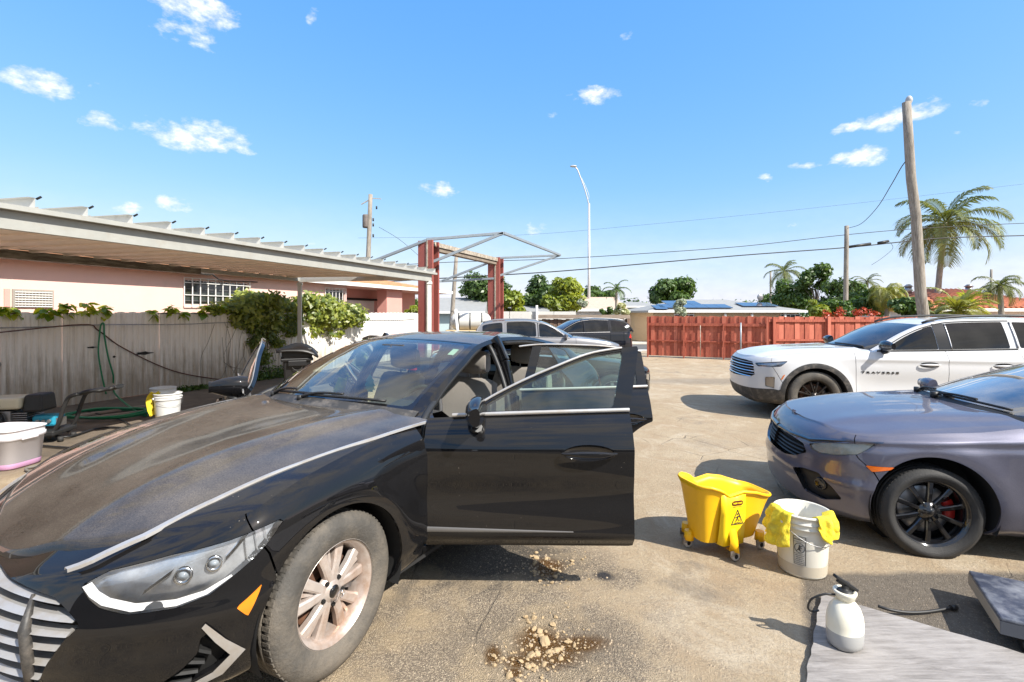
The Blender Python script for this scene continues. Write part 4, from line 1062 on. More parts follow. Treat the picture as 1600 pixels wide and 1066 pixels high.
# ------------------------------------------------------------------ the white SUV
SC3 = .95; TH3 = R(11)
PM_white = paint_mat('white_lacquer', (.60, .60, .60), amount=.07, updust=.05, dust=(.45, .42, .37), rough=.35, spots=False)
def disp3(x, y, z, sv):
    k = float(sstep(-.4, -.9, x)) * (1 - float(sstep(-3.6, -4.0, x)))
    e = k * (.018 * math.exp(-((z - 1.0) / .035) ** 2) - .02 * math.exp(-((z - .62) / .14) ** 2))
    for cx in (0, -3.07):
        r = math.hypot(x - cx, z - .40)
        if r < .9: e += .02 * math.exp(-((r - .48) / .10) ** 2)
    return e
B3 = Body(nose=[(.2, .84), (.34, .92), (.5, .96), (.7, .965), (.85, .95), (.95, .90), (1.05, .82), (1.2, .7)],
          tail=[(.25, -4.10), (.5, -4.18), (.9, -4.18), (1.15, -4.14), (1.3, -4.10)],
          width=[(.2, .90), (.35, .96), (.5, .985), (.8, .985), (1.0, .97), (1.08, .95), (1.14, .92), (1.2, .885), (1.3, .86)],
          topc=[(-4.3, 1.24), (-3.3, 1.22), (-.75, 1.17), (-.4, 1.15), (.1, 1.125), (.5, 1.08), (.75, 1.02), (.96, .94)],
          tope=[(-4.3, 1.20), (-3.2, 1.175), (-1.6, 1.13), (-.75, 1.11), (-.4, 1.09), (.1, 1.05), (.5, .99), (.75, .95), (.96, .90)],
          bottom=[(-4.2, .34), (-3.6, .30), (-2.4, .26), (-.5, .26), (.4, .26), (.95, .22)],
          xc=.34, xr=-3.75, pn=2.5, qn=2.6, xn0=.97, xt0=-4.18, barrel=.03, yref=.96, ridge=(.70, .50, .07, .02), round_t=.03, round_b=.05, disp=disp3, bulge=.015, sill=.34,
          house=[(-.62, 1.17, -.86, .80, 1.11), (-.90, 1.29, -1.06, .78, 1.24), (-1.22, 1.44, -1.34, .745, 1.41), (-1.52, 1.555, -1.64, .70, 1.535), (-1.95, 1.63, -2.0, .665, 1.605), (-2.7, 1.655, -2.72, .655, 1.625),
                 (-3.5, 1.63, -3.52, .66, 1.60), (-3.85, 1.60, -3.88, .67, 1.57), (-4.02, 1.40, -4.04, .72, 1.40), (-4.12, 1.24, -4.13, .79, 1.21)], t_header=3.0, t_rheader=7.0)
F3 = Vector((-math.cos(TH3), math.sin(TH3), 0)); L3 = Vector((-math.sin(TH3), -math.cos(TH3), 0)); O3 = Vector((4.52, 7.14, 0)) - L3 * (.97 * SC3)
HD3 = math.atan2(F3.y, F3.x)
def clad3(x): return np.interp(x, [-4.3, -3.6, -.6, .3, .6, 1], [.50, .44, .40, .44, .50, .46])
def build_white():
    wm = wheel_meshes(.395, .255, .262, 'split6', M_rubber_dusty, mat('dark_bronze_alloy', (.03, .026, .024), .35, .6), mat('dark_bronze_face', (.045, .038, .034), .3, .6))
    car, pp = make_car(B3, 'family_suv', 'large white SUV with black wheels parked by the red fence', 'SUV', O3, HD3, SC3,
        dict(paint=PM_white, glass=G_dark, trim=M_black_pl, handle=PM_white), (wm, .85, .395, R(2)), 3.07, (-.56, -1.80, -2.75), handles=(-1.55, -2.5, .93),
        windows=((-.94, -1.72), (-1.89, -2.66), (-2.79, -3.6)), mirror=(-.98, .12, 1.20, 1.15), grille=GR3, headlight=HL3, fog=FG3, hood_edge=lambda x: np.interp(x, [-.9, 0, .5, .8, 1], [.86, .84, .80, .72, .60]),
        bumper_s=lambda z: np.interp(z, [.3, .6, .75, .9, 1.1], [1.20, 1.18, 1.10, 1.0, .95]), arch_r=.445, arch_z=.405, rear_bumper_x=-3.75, cladding=clad3, glass_ws=G_tint, mirror_mat=M_gloss_black, lod=0)
    for sd in (1, -1):
        ln = patch(B3, 'headlight', HL3, glass_mat('suv_lens', (.6, .62, .66), 0, dust=.08), car, 0, sd, .015)
        patch(B3, 'headlight_bowl', HL3, M_refl, ln, -.03, sd, .015); walls(B3, 'headlight_wall', HL3, M_gloss_black, ln, .035, sd)
        fb = patch(B3, 'fog_panel', FG3, mat('warm_reflector', (.45, .40, .34), .25, .6), car, -.02, sd, .015); walls(B3, 'fog_recess', FG3, M_chrome, car, .03, sd, .004)
        patch(B3, 'side_marker', MK3, mat('suv_marker', (.75, .20, .03), .25, coat=.6), car, .003, sd, .008, depth=.005)
        walls(B3, 'grille_wall', GR3, M_chrome, car, .06, sd, .004)
        pts = [Vector((x, (B3.rail(x)[1] - .02) * sd, B3.rail(x)[0] + .035 + .012 * math.sin(math.pi * (x + 3.8) / 2.2))) for x in [-1.7 - 2.1 * k / 14 for k in range(15)]]
        mb = MB(); mb.tube([pts[0] - Vector((-.08, 0, .03))] + pts + [pts[-1] - Vector((.08, 0, .03))], .018, 8); mb.build('roof_rail', M_black_pl, car)
        mb = MB(); rows = []
        x0, x1 = -1.725, -1.885                    # black post between the windows
        for i in range(9):
            z = lerp(B3.belt(x0).z + .02, B3.rail(-1.87)[0] - .045, i / 8); rows.append([B3.hs(x0, z, sd, .006), B3.hs(x1, z, sd, .006)])
        mb.grid(rows); mb.build('window_post', M_gloss_black, car)
        for xx in (-1.895, -2.755):
            mb = MB(); rows = [B3.hs(xx, lerp(B3.belt(xx).z + .02, B3.rail(xx)[0] - .05, i / 8), sd, .009) for i in range(9)]
            mb.tube(rows, .009, 6); mb.build('window_trim', M_steel, car)
    mb = MB()
    for sd in (1, -1): conform(B3, mb, ([(lerp(0, .80, i / 14), .60) for i in range(15)], [(lerp(0, .80, i / 14), .93) for i in range(15)]), -.05, sd, dense=8)
    g = mb.build('grille', M_dark, car)
    for k in range(6):
        mb = MB(); skin_bar(B3, mb, (-.73, .66 + .045 * k), (.73, .66 + .045 * k), .018, .03, .0, 1, n=24); mb.build('grille_bar', M_chrome if k % 2 == 0 else M_steel, g)
    me = text_mesh('T R A V E R S E', .040, .001, .003); me.materials.append(M_gloss_black)
    d = pp[('front_door', 1)]
    mesh_on_flank(me, B3, -.63, -1.14, .80, d, 'lettering')
    mb = MB(); rows = []
    for j in range(21):
        q = -1 + j / 10; a = B3.hp(0, q); a2 = B3.hp(.10, q); rows.append([a + Vector((.09, 0, -.03)), a + Vector((.03, 0, -.015)), a2 + Vector((.01, 0, .003))])
    mb.grid(rows); mb.build('cowl', M_black_pl, car)
    mb = MB(); mb.tube([B3.hp(lerp(.10, .2, k / 10), lerp(.1, .8, k / 10), .02) for k in range(11)], .014, 5); mb.build('wiper', M_black_pl, car)
    mb = MB(); mb.box((-1.6, 0, .4), (3.4, 1.6, .06)); mb.box((-1.05, 0, .98), (.4, 1.5, .22)); mb.box((-3.9, 0, .8), (.1, 1.5, .7)); mb.build('cabin_floor', M_dash, car)
    seat(car, -1.75, .40); seat(car, -1.75, -.40)
    return car
def mesh_on_flank(me, B, x0, x1, z, parent, name, off=.004):
    xs = [v.co.x for v in me.vertices]; a, b = min(xs), max(xs); org = parent.location
    for v in me.vertices:
        t = (v.co.x - a) / (b - a); x = lerp(x0, x1, t); p = B.sk(B.s_of_x(x), z + v.co.y, off + v.co.z, 1); v.co = p - org
    me.update(); return mkobj(name, me, parent)
# outlines in run length / height along each skin
HL2 = [(.56, .668), (.65, .700), (.74, .724), (.9, .748), (1.05, .768), (.94, .676), (.80, .640), (.68, .625), (.60, .636)]
GR2 = [(-.2, .67), (.33, .67), (.50, .655), (.57, .60), (.45, .54), (.3, .51), (-.2, .50)]
FG2 = [(.45, .44), (.56, .47), (.70, .475), (.80, .40), (.873, .32), (.742, .275), (.58, .293)]
SM2 = [(.995, .612), (1.165, .618), (1.14, .598), (1.035, .572)]
BN2 = ([(.02, .676), (.30, .680), (.56, .690), (.74, .736), (1.06, .776)], [(.02, .708), (.30, .708), (.56, .715), (.74, .750), (1.10, .788)])
HL3 = [(.727, .89), (1.0, .925), (1.25, .950), (1.15, .86), (1.0, .845), (.80, .842)]
GR3 = [(-.2, .92), (.45, .92), (.66, .905), (.71, .86), (.75, .70), (.66, .66), (-.2, .62)]
FG3 = [(.93, .68), (1.07, .69), (1.06, .51), (.93, .53)]
MK3 = [(1.185, .725), (1.215, .74), (1.175, .66), (1.15, .65)]

violet = build_violet(); white = build_white()
# ------------------------------------------------------------------ cars farther back
def back_car(name, label, cat, px, py_depth, heading, sc, kind, paint, tail=None, group=None, whl=None, loc=None, rails=None):
    suv = kind == 'suv'; h = 1.64 if suv else 1.40; bz = 1.08 if suv else .95
    B = Body(nose=[(.2, .82), (.4, .90), (.6, .90), (bz - .15, .86), (bz, .75)], tail=[(.25, -3.55), (.5, -3.62), (.9, -3.60), (1.2, -3.52)],
             width=[(.2, .84), (.4, .90), (.7, .91), (bz, .87), (bz + .12, .82)],
             topc=[(-4, bz + .10), (-.65, bz + .06), (-.2, bz + .02), (.3, bz - .05), (.65, bz - .13), (.9, bz - .24)], tope=[(-4, bz + .05), (-.65, bz), (-.2, bz - .04), (.3, bz - .11), (.65, bz - .19), (.9, bz - .26)],
             bottom=[(-3.6, .30), (-.5, .22), (.9, .20)], xc=.3, xr=-3.2, pn=2.4, qn=2.4, xn0=.90, xt0=-3.62, barrel=.04, yref=.9, ridge=None, round_t=.03, round_b=.04, disp=None, bulge=.012, sill=.3,
             house=[(-.55, bz + .055, -.75, .74, bz + .005), (-1.05, lerp(bz, h, .55), -1.15, .69, lerp(bz, h, .50)), (-1.5, h - .06, -1.6, .63, h - .09), (-2.1, h, -2.1, .60, h - .04)] +
                   ([(-2.8, h - .02, -2.8, .60, h - .06), (-3.3, h - .10, -3.32, .61, h - .15), (-3.42, lerp(bz, h, .5), -3.44, .68, lerp(bz, h, .5)), (-3.52, bz + .09, -3.54, .76, bz + .05)] if suv else
                    [(-2.45, h - .04, -2.45, .60, h - .07), (-2.8, lerp(bz, h, .6), -2.8, .64, lerp(bz, h, .55)), (-3.1, bz + .10, -3.12, .70, bz + .05), (-3.14, bz + .095, -3.16, .71, bz + .045)]), t_header=2.2, t_rheader=4.6 if suv else 3.6)
    wm = whl or wheel_meshes(.34, .22, .22, 'five', M_rubber, M_steel, M_steel)
    tl = [(B.s_of_x(-3.45), bz - .02), (B.sl[-1] - .45, bz - .02), (B.sl[-1] - .40, bz - .20), (B.s_of_x(-3.35), bz - .16)]
    gr = [(-.2, bz - .36), (.5, bz - .36), (.55, bz - .44), (.45, bz - .56), (-.2, bz - .56)]; hl = [(.55, bz - .33), (.9, bz - .27), (.98, bz - .34), (.6, bz - .43)]
    s0 = loc
    car, pp = make_car(B, name, label, cat, s0, heading, sc, dict(paint=paint, glass=G_dark, trim=M_steel, roof=paint), (wm, .79, .34, 0), 2.68, (-.6, -1.7, -2.65), handles=(-1.5, -2.4, bz - .15), windows=((-.95, -1.66), (-1.75, -2.6), (-2.72, -3.3)),
        mirror=(-.9, .10, bz + .06, 1), grille=gr, headlight=hl, tail_light=tl, lod=2, arch_r=.39, arch_z=.35, rear_bumper_x=-3.15, glass_ws=G_tint)
    for sd in (1, -1):
        patch(B, 'tail_light', tl, M_red_pl, car, .0, sd, .03); patch(B, 'headlight', hl, M_refl, car, -.01, sd, .03); patch(B, 'grille', gr, M_black_pl, car, -.02, sd, .04)
        if suv:
            pts = [Vector((x, (B.rail(x)[1] - .02) * sd, B.rail(x)[0] + .035)) for x in [-1.7 - 1.5 * k / 8 for k in range(9)]]
            mb = MB(); mb.tube([pts[0] - Vector((-.08, 0, .03))] + pts + [pts[-1] - Vector((.08, 0, .03))], .016, 6); mb.build('roof_rail', M_steel if rails is None else rails, car)
    return car
PM_silver = paint_mat('silver_lacquer', (.24, .235, .24), amount=.1, updust=.1, metal=.5, spots=False)
PM_blackb = paint_mat('black_lacquer_clean', (.008, .009, .013), amount=.08, updust=.1)
PM_wet = paint_mat('black_lacquer_beaded', (.008, .009, .011), amount=.08, updust=.10, dust=(.20, .19, .18))
back_car('dark_saloon', 'dark saloon with a dusty roof parked close behind the open black sedan', 'car', 0, 0, R(6), .93, 'sedan', PM_wet, loc=(1.55, 8.6, 0))
back_car('silver_crossover', 'silver grey crossover seen side on between the red post and the black SUV', 'car', 0, 0, R(4), .90, 'suv', PM_silver, loc=(2.15, 13.3, 0))
back_car('black_crossover', 'black crossover with grey wheel arches parked in front of the brown board fence', 'SUV', 0, 0, R(186), .90, 'suv', PM_blackb, loc=(.72, 16.0, 0))
# ------------------------------------------------------------------ ground
class NT:                                   # small node-graph writer
    def __init__(s, m): s.N, s.L = m.node_tree.nodes, m.node_tree.links
    def put(s, i, v, inp):
        if isinstance(v, (int, float)): inp.default_value = v
        elif isinstance(v, (tuple, list)): inp.default_value = (*v, 1) if len(v) == 3 and len(inp.default_value) == 4 else v
        else: s.L.new(v, inp)
    def math(s, op, a, b=None, cl=False):
        n = s.N.new('ShaderNodeMath'); n.operation = op; n.use_clamp = cl; s.put(0, a, n.inputs[0])
        if b is not None: s.put(1, b, n.inputs[1])
        return n.outputs[0]
    def noise(s, vec, sc, det=6, ro=.6, dist=0):
        n = s.N.new('ShaderNodeTexNoise'); n.inputs['Scale'].default_value = sc; n.inputs['Detail'].default_value = det; n.inputs['Roughness'].default_value = ro; n.inputs['Distortion'].default_value = dist; s.L.new(vec, n.inputs[0]); return n.outputs[0]
    def vor(s, vec, sc, feat='F1', out=0):
        n = s.N.new('ShaderNodeTexVoronoi'); n.feature = feat; n.inputs['Scale'].default_value = sc; s.L.new(vec, n.inputs[0]); return n.outputs[out]
    def rng(s, a, lo, hi, o0=0, o1=1):
        n = s.N.new('ShaderNodeMapRange'); s.L.new(a, n.inputs[0])
        for i, v in enumerate((lo, hi, o0, o1)): n.inputs[i + 1].default_value = v
        return n.outputs[0]
    def mix(s, f, a, b):
        n = s.N.new('ShaderNodeMix'); n.data_type = 'RGBA'; s.put(0, f, n.inputs[0]); s.put(0, a, n.inputs[6]); s.put(0, b, n.inputs[7]); return n.outputs[2]
def ground_mat():
    m = bpy.data.materials.new('worn_yard_surface'); m.use_nodes = True; g = NT(m); b = g.N['Principled BSDF']
    tc = g.N.new('ShaderNodeTexCoord'); vec = tc.outputs['Object']; se = g.N.new('ShaderNodeSeparateXYZ'); g.L.new(vec, se.inputs[0]); X, Y = se.outputs[0], se.outputs[1]
    n1 = g.noise(vec, .55, 8, .62, .4); n2 = g.noise(vec, 3.2, 8, .68, .3); n3 = g.noise(vec, 22, 6, .7); n4 = g.noise(vec, 120, 4, .75)
    wob = g.math('MULTIPLY', g.math('SUBTRACT', n2, .5), .5)
    def blob(cx, cy, rx, ry, rot=0, soft=.35, w=1.0):
        dx, dy = g.math('SUBTRACT', X, cx), g.math('SUBTRACT', Y, cy); c, s_ = math.cos(rot), math.sin(rot)
        a = g.math('ADD', g.math('MULTIPLY', dx, c / rx), g.math('MULTIPLY', dy, s_ / rx)); bb = g.math('ADD', g.math('MULTIPLY', dx, -s_ / ry), g.math('MULTIPLY', dy, c / ry))
        r = g.math('SQRT', g.math('ADD', g.math('MULTIPLY', a, a), g.math('MULTIPLY', bb, bb))); r = g.math('ADD', r, g.math('MULTIPLY', wob, 2.6 * w))
        return g.rng(r, 1 + soft, 1 - soft)
    tan = g.mix(g.rng(n1, .3, .7), (.385, .30, .195), (.475, .385, .26)); tan = g.mix(g.rng(n2, .35, .75, 0, .55), tan, (.30, .225, .14))
    tan = g.mix(g.rng(n4, .40, .70, 0, .6), tan, (.21, .16, .10)); tan = g.mix(g.rng(n3, .54, .70, 0, .5), tan, (.46, .385, .28)); tan = g.mix(g.rng(g.noise(vec, 9, 7, .75, .6), .55, .72, 0, .55), tan, (.24, .18, .115))
    tan = g.mix(g.rng(g.noise(vec, 2.1, 9, .72, .9), .46, .64, 0, .60), tan, (.30, .21, .125)); tan = g.mix(g.rng(g.noise(vec, 1.3, 9, .75, 1.2), .50, .64, 0, .6), tan, (.50, .43, .325)); tan = g.mix(g.rng(g.noise(vec, 60, 4, .8), .50, .70, 0, .45), tan, (.23, .17, .11))
    # bare speckled asphalt
    chips = g.vor(vec, 150); chipc = g.vor(vec, 170, 'F1', 1); sp = g.N.new('ShaderNodeSeparateColor'); g.L.new(chipc, sp.inputs[0])
    asp = g.mix(g.rng(sp.outputs[0], .35, .95), (.22, .175, .125), (.58, .47, .33)); asp = g.mix(g.rng(chips, .4, .75, 0, .7), asp, (.13, .10, .07)); asp = g.mix(g.rng(n2, .45, .62, 0, .75), asp, (.42, .32, .195))
    am = g.math('MAXIMUM', blob(-.25, 2.25, 1.05, .85, 0, .3), blob(-1.5, 1.9, 1.0, 1.0)); am = g.math('MAXIMUM', am, g.math('MULTIPLY', g.rng(n1, .56, .66), .55))
    am = g.math('MAXIMUM', am, blob(.25, 3.1, .42, .30)); am = g.math('MAXIMUM', am, blob(.62, 2.95, .22, .16)); tar = blob(-.22, 3.22, .55, .36, -.15, .3, .7); asp = g.mix(g.math('MULTIPLY', tar, .85), asp, g.mix(g.rng(sp.outputs[2], .75, .98), (.035, .031, .026), (.22, .18, .13)))
    am = g.math('MAXIMUM', am, tar)
    col = g.mix(am, tan, asp)
    # cast shadow painted dark at the right behind the board; darker ground by the left fence
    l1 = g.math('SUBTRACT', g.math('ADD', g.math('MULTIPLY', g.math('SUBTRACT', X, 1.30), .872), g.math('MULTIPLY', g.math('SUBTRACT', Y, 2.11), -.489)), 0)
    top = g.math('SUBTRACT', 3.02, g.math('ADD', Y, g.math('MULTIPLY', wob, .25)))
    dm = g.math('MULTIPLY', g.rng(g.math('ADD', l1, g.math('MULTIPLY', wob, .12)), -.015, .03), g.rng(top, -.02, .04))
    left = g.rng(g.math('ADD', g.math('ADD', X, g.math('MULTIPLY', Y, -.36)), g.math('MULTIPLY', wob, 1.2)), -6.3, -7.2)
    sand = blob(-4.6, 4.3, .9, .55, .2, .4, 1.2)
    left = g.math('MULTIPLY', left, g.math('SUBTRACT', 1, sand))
    st1 = g.math('MULTIPLY', g.rng(g.noise(vec, 1.1, 7, .7, .8), .58, .70), .55); st2 = g.math('MULTIPLY', g.rng(g.noise(vec, 5.5, 7, .7, 1.2), .62, .72), .45)
    stx = g.math('MAXIMUM', g.math('MULTIPLY', st1, 1.3), st2); stx = g.math('MAXIMUM', stx, g.math('MULTIPLY', blob(3.9, 4.9, .8, .5), .5)); stx = g.math('MAXIMUM', stx, g.math('MULTIPLY', blob(.9, 9.2, 1.2, .3), .25)); stx = g.math('MAXIMUM', stx, g.math('MULTIPLY', blob(4.8, 11.5, 1.9, .5), .55))
    col = g.mix(stx, col, (.16, .135, .105))
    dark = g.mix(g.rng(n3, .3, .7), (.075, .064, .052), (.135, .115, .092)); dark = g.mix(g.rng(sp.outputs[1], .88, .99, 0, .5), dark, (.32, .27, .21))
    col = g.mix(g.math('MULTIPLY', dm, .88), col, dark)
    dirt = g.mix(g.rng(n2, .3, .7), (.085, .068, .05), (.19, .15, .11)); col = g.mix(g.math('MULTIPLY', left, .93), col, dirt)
    # brown water stains round the loose stones
    wet = blob(.135, 2.40, .12, .10, 0, .3, .8)
    for a in ((.32, 2.37, .13, .06), (.17, 2.31, .16, .11), (.23, 3.09, .10, .09), (.21, 3.02, .08, .06), (.03, 2.24, .07, .05), (-.09, 2.28, .04, .07), (.01, 2.17, .04, .03), (.10, 2.47, .05, .03)): wet = g.math('MAXIMUM', wet, blob(*a, 0, .35, .8))
    damp = blob(.18, 2.36, .40, .24, 0, .5); damp = g.math('MAXIMUM', damp, blob(.26, 3.06, .26, .16, 0, .5)); damp = g.math('MAXIMUM', damp, g.math('MULTIPLY', blob(.60, 2.96, .07, .05), 1.0))
    col = g.mix(g.math('MULTIPLY', damp, .45), col, (.15, .12, .085)); col = g.mix(wet, col, (.105, .050, .010))
    spot = blob(.57, 2.97, .05, .05, 0, .4); col = g.mix(spot, col, (.03, .028, .03))
    # cracks
    ck = g.vor(vec, 1.7, 'DISTANCE_TO_EDGE'); ckm = g.math('MULTIPLY', g.rng(g.math('ADD', ck, g.math('MULTIPLY', g.math('SUBTRACT', n2, .5), .03)), .010, .002), g.rng(n1, .50, .6))
    col = g.mix(g.math('MULTIPLY', ckm, .35), col, (.06, .05, .04))
    g.L.new(col, b.inputs['Base Color']); fn = g.noise(vec, 260, 3, .8); pb = g.vor(vec, 48); col = g.mix(g.rng(fn, .52, .72, 0, .55), col, g.mix(.5, col, (.10, .075, .05))); col = g.mix(g.rng(pb, .10, .05, 0, .55), col, (.66, .58, .45)); col = g.mix(g.math('MULTIPLY', g.rng(g.vor(vec, 31), .09, .05), .6), col, (.11, .085, .06)); g.L.new(col, b.inputs['Base Color']); rough = g.mix(wet, (.92, .92, .92), (.25, .25, .25)); g.L.new(rough, b.inputs['Roughness'])
    h = g.math('ADD', g.math('MULTIPLY', n4, .35), g.math('MULTIPLY', n3, .5)); h = g.math('ADD', h, g.math('MULTIPLY', g.math('MULTIPLY', g.rng(chips, 0, .6, 1, 0), g.math('ADD', am, g.math('MULTIPLY', dm, .6))), .6)); h = g.math('SUBTRACT', h, g.math('MULTIPLY', ckm, .8))
    bp = g.N.new('ShaderNodeBump'); bp.inputs['Strength'].default_value = .95; bp.inputs['Distance'].default_value = .012; h = g.math('ADD', h, g.math('MULTIPLY', g.noise(vec, 45, 6, .75), .8)); g.L.new(h, bp.inputs['Height']); g.L.new(bp.outputs[0], b.inputs['Normal'])
    return m
def gz(x, y):
    z = 0
    if y < 7 and abs(x) < 4: z += .006 * (mnoise.noise(Vector((x * 1.3, y * 1.3, 0)))) 
    for cx, cy, rx, ry, d in ((.20, 2.37, .26, .17, .022), (.235, 3.06, .13, .10, .018)):
        q = ((x - cx) / rx) ** 2 + ((y - cy) / ry) ** 2
        if q < 1: z -= d * (1 - q) ** 1.0
    if y > 20: z -= .8 * float(sstep(20, 31, y))
    return z - .004
xs = sorted(set([-900, -300, -120, -60, -30, -20, -14, -10, -8, -6.5, -5.4] + [round(-4.5 + .05 * i, 3) for i in range(0, 181)] + [5, 6, 8, 10, 14, 20, 30, 60, 120, 300, 900]))
ys = sorted(set([-60, -20, -8, -3, -1, 0, .8] + [round(1.2 + .05 * i, 3) for i in range(0, 91)] + [6.2, 7, 8, 9, 11, 13, 16, 19, 20] + [20 + i for i in range(1, 13)] + [40, 60, 120, 300, 1200]))
mb = MB(); mb.grid([[Vector((x, y, gz(x, y))) for x in xs] for y in ys])
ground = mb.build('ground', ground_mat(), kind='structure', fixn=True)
M_stone = mat('pale_limestone', (.43, .315, .18), .85, var=.2, vscale=30, bump=.4, bscale=80)
rr = random.Random(5); stm = []
for k in range(6):
    s_ = MB(); s_.sphere((0, 0, 0), 1, 8, 5, 0, (1, .8, .6)); s_.v = [tuple(Vector(v) * (1 + .45 * mnoise.noise(Vector(v) * 1.3 + Vector((k * 7, 0, 0))))) for v in s_.v]; s_.sm = [False] * len(s_.f); stm.append(s_.mesh('stone', M_stone))
def px_g(px, py): p = P(px, py); return p.x, p.y
spots = [(850, 995, .048), (845, 985, .030), (822, 965, .026), (838, 968, .026), (860, 970, .028), (868, 985, .020), (884, 1000, .024), (900, 1000, .020), (890, 990, .016), (830, 1020, .040), (848, 1040, .026), (812, 1035, .026), (822, 1045, .03), (838, 1043, .024), (860, 1025, .022), (872, 1012, .030),
         (878, 1006, .02), (860, 1010, .026), (806, 1020, .018), (785, 1030, .022), (772, 1025, .020), (775, 1035, .018), (795, 1056, .026), (812, 1062, .024), (860, 1045, .016), (850, 1058, .02), (880, 1022, .02), (905, 992, .014), (912, 985, .012), (832, 1005, .018), (842, 1012, .018),
         (842, 868, .030), (855, 870, .026), (835, 878, .028), (830, 890, .022), (848, 905, .026), (858, 910, .024), (868, 902, .026), (872, 893, .022), (862, 884, .020), (845, 900, .018), (880, 905, .018), (892, 875, .024), (905, 872, .02), (898, 880, .016), (918, 905, .012), (885, 945, .014), (863, 955, .010), (790, 1010, .012), (920, 1010, .010)]
for i, (px, py, r_) in enumerate(spots):
    for q in range(4):
        x, y = px_g(px + rr.uniform(-5, 5) * (1 + q), py + rr.uniform(-4, 4) * (1 + q)); s_ = r_ * (.66, .44, .36, .30)[q] * rr.uniform(.8, 1.15)
        o = mkobj('stone', stm[rr.randrange(6)], ground, (x, y, gz(x, y) + s_ * .22)); o.scale = (s_ * rr.uniform(.8, 1.2), s_, s_ * .85); o.rotation_euler = (rr.uniform(-.4, .4), rr.uniform(-.4, .4), rr.uniform(0, 6.3))
mb = MB()
for i in range(2600):
    cx, cy, sx_, sy_ = rr.choice([(.18, 2.32, .26, .16), (.25, 3.06, .18, .10), (-.1, 2.3, .8, .4), (.5, 2.6, 1.2, .9), (1.5, 4.0, 1.6, 1.6), (1.5, 3.2, 1.0, .8), (2.5, 6, 2.5, 2.5)])
    if cy > 2.65: rs_ = .75
    x, y = rr.gauss(cx, sx_), rr.gauss(cy, sy_); r_ = rr.uniform(.002, .006) * (1.3 if sx_ < .3 else .8); z = gz(x, y)
    v = [Vector((x + r_ * math.cos(a) * rr.uniform(.7, 1.2), y + r_ * math.sin(a) * rr.uniform(.7, 1.2), z)) for a in (0, 1.3, 2.5, 3.8, 5)]; mb.add(v + [Vector((x, y, z + r_ * .9))], [(0, 1, 5), (1, 2, 5), (2, 3, 5), (3, 4, 5), (4, 0, 5)])
mb.build('gravel', mat('gravel_chips', (.33, .26, .18), .9, var=.4, vscale=80), kind='stuff', label='loose pale chips scattered round the broken patch of asphalt', cat='gravel')
mb = MB(); mb.box((0, 34, -.79), (600, 7, .012)); mb.build('road', mat('road_asphalt', (.10, .10, .10), .9, var=.2, vscale=3), kind='structure')
mb = MB(); mb.box((0, 29.6, -.73), (600, 1.5, .14)); mb.box((0, 38.6, -.73), (600, 1.5, .14)); mb.build('pavement', mat('pavement_concrete', (.55, .53, .48), .9, var=.15), kind='structure')
mb = MB(); mb.add([(-200, 39.4, -.79), (200, 39.4, -.79), (200, 160, -.79), (-200, 160, -.79)], [(0, 1, 2, 3)]); mb.build('lawn', mat('dry_lawn', (.12, .13, .05), .95, var=.4, vscale=.6, dirt=(.33, .28, .18), dscale=.3), kind='structure')

# ------------------------------------------------------------------ white corrugated fence on the left
M_sheet = mat('dirty_white_sheet_metal', (.68, .67, .64), .55, var=.10, vscale=3, dirt=(.27, .235, .19), dscale=2.6, dthr=.66, stretch=(3.2, 3.2, .5))
def streak_mat():
    m = bpy.data.materials.new('streaked_white_sheet'); m.use_nodes = True; g = NT(m); b = g.N['Principled BSDF']; tc = g.N.new('ShaderNodeTexCoord'); se = g.N.new('ShaderNodeSeparateXYZ'); g.L.new(tc.outputs['Object'], se.inputs[0])
    mp_ = g.N.new('ShaderNodeMapping'); mp_.inputs['Scale'].default_value = (7, 7, .45); g.L.new(tc.outputs['Object'], mp_.inputs[0]); n = g.noise(mp_.outputs[0], 1.6, 7, .7); n2 = g.noise(tc.outputs['Object'], 2.2, 7, .65)
    low = g.rng(se.outputs[2], 1.0, 0.0, 0, .36); k = g.rng(g.math('ADD', g.math('ADD', n, low), g.math('MULTIPLY', n2, .35)), .70, 1.0, 0, .85)
    col = g.mix(k, (.86, .83, .78), (.34, .28, .21)); g.L.new(col, b.inputs['Base Color']); b.inputs['Roughness'].default_value = .55; return m
M_streak = streak_mat()
FA = Vector((-8.2, 7.69, 0)); FD = Vector((.457, 1, 0)).normalized(); FN = Vector((FD.y, -FD.x, 0))     # FN points to the camera side
fence = empty('metal_fence', FA, 0, 'white corrugated metal fence with a wavy top, streaked with dirt, along the left side', 'fence')
def corr(n_w, h, wav=.012, pitch=.098, amp=.016, seg=6):
    mb = MB(); N_ = int(n_w / pitch) * seg; g0 = []
    prof = [0, .9, 1, 1, .9, 0]
    for i in range(N_ + 1):
        q = i / seg * pitch; a = prof[i % seg] * amp; ph = (i % (seg * 2)) / (seg * 2) * 2 * math.pi
        zt = h + wav * (1 if abs(math.sin(ph / 2)) > .5 else 0) * abs(math.sin(ph / 2))
        g0.append([FD * q + FN * a + Vector((0, 0, z)) for z in (0, h * .3, h * .65, zt)])
    mb.grid(g0, 0, False); return mb
pn = corr(.784, 1.63).mesh('fence_sheet', M_streak); t = -3.92
while t < 11.2:
    o = mkobj('fence_sheet', pn, fence, FD * t + FN * rr.uniform(-.004, .004)); o.location.z = rr.uniform(-.01, .01); t += .784
mb = MB(); mb.tube([FD * (-4 + .5 * i) + FN * .035 + Vector((0, 0, 1.40 + .012 * math.sin(i * 1.3))) for i in range(31)], .009, 6); mb.build('top_rail', M_steel, fence)
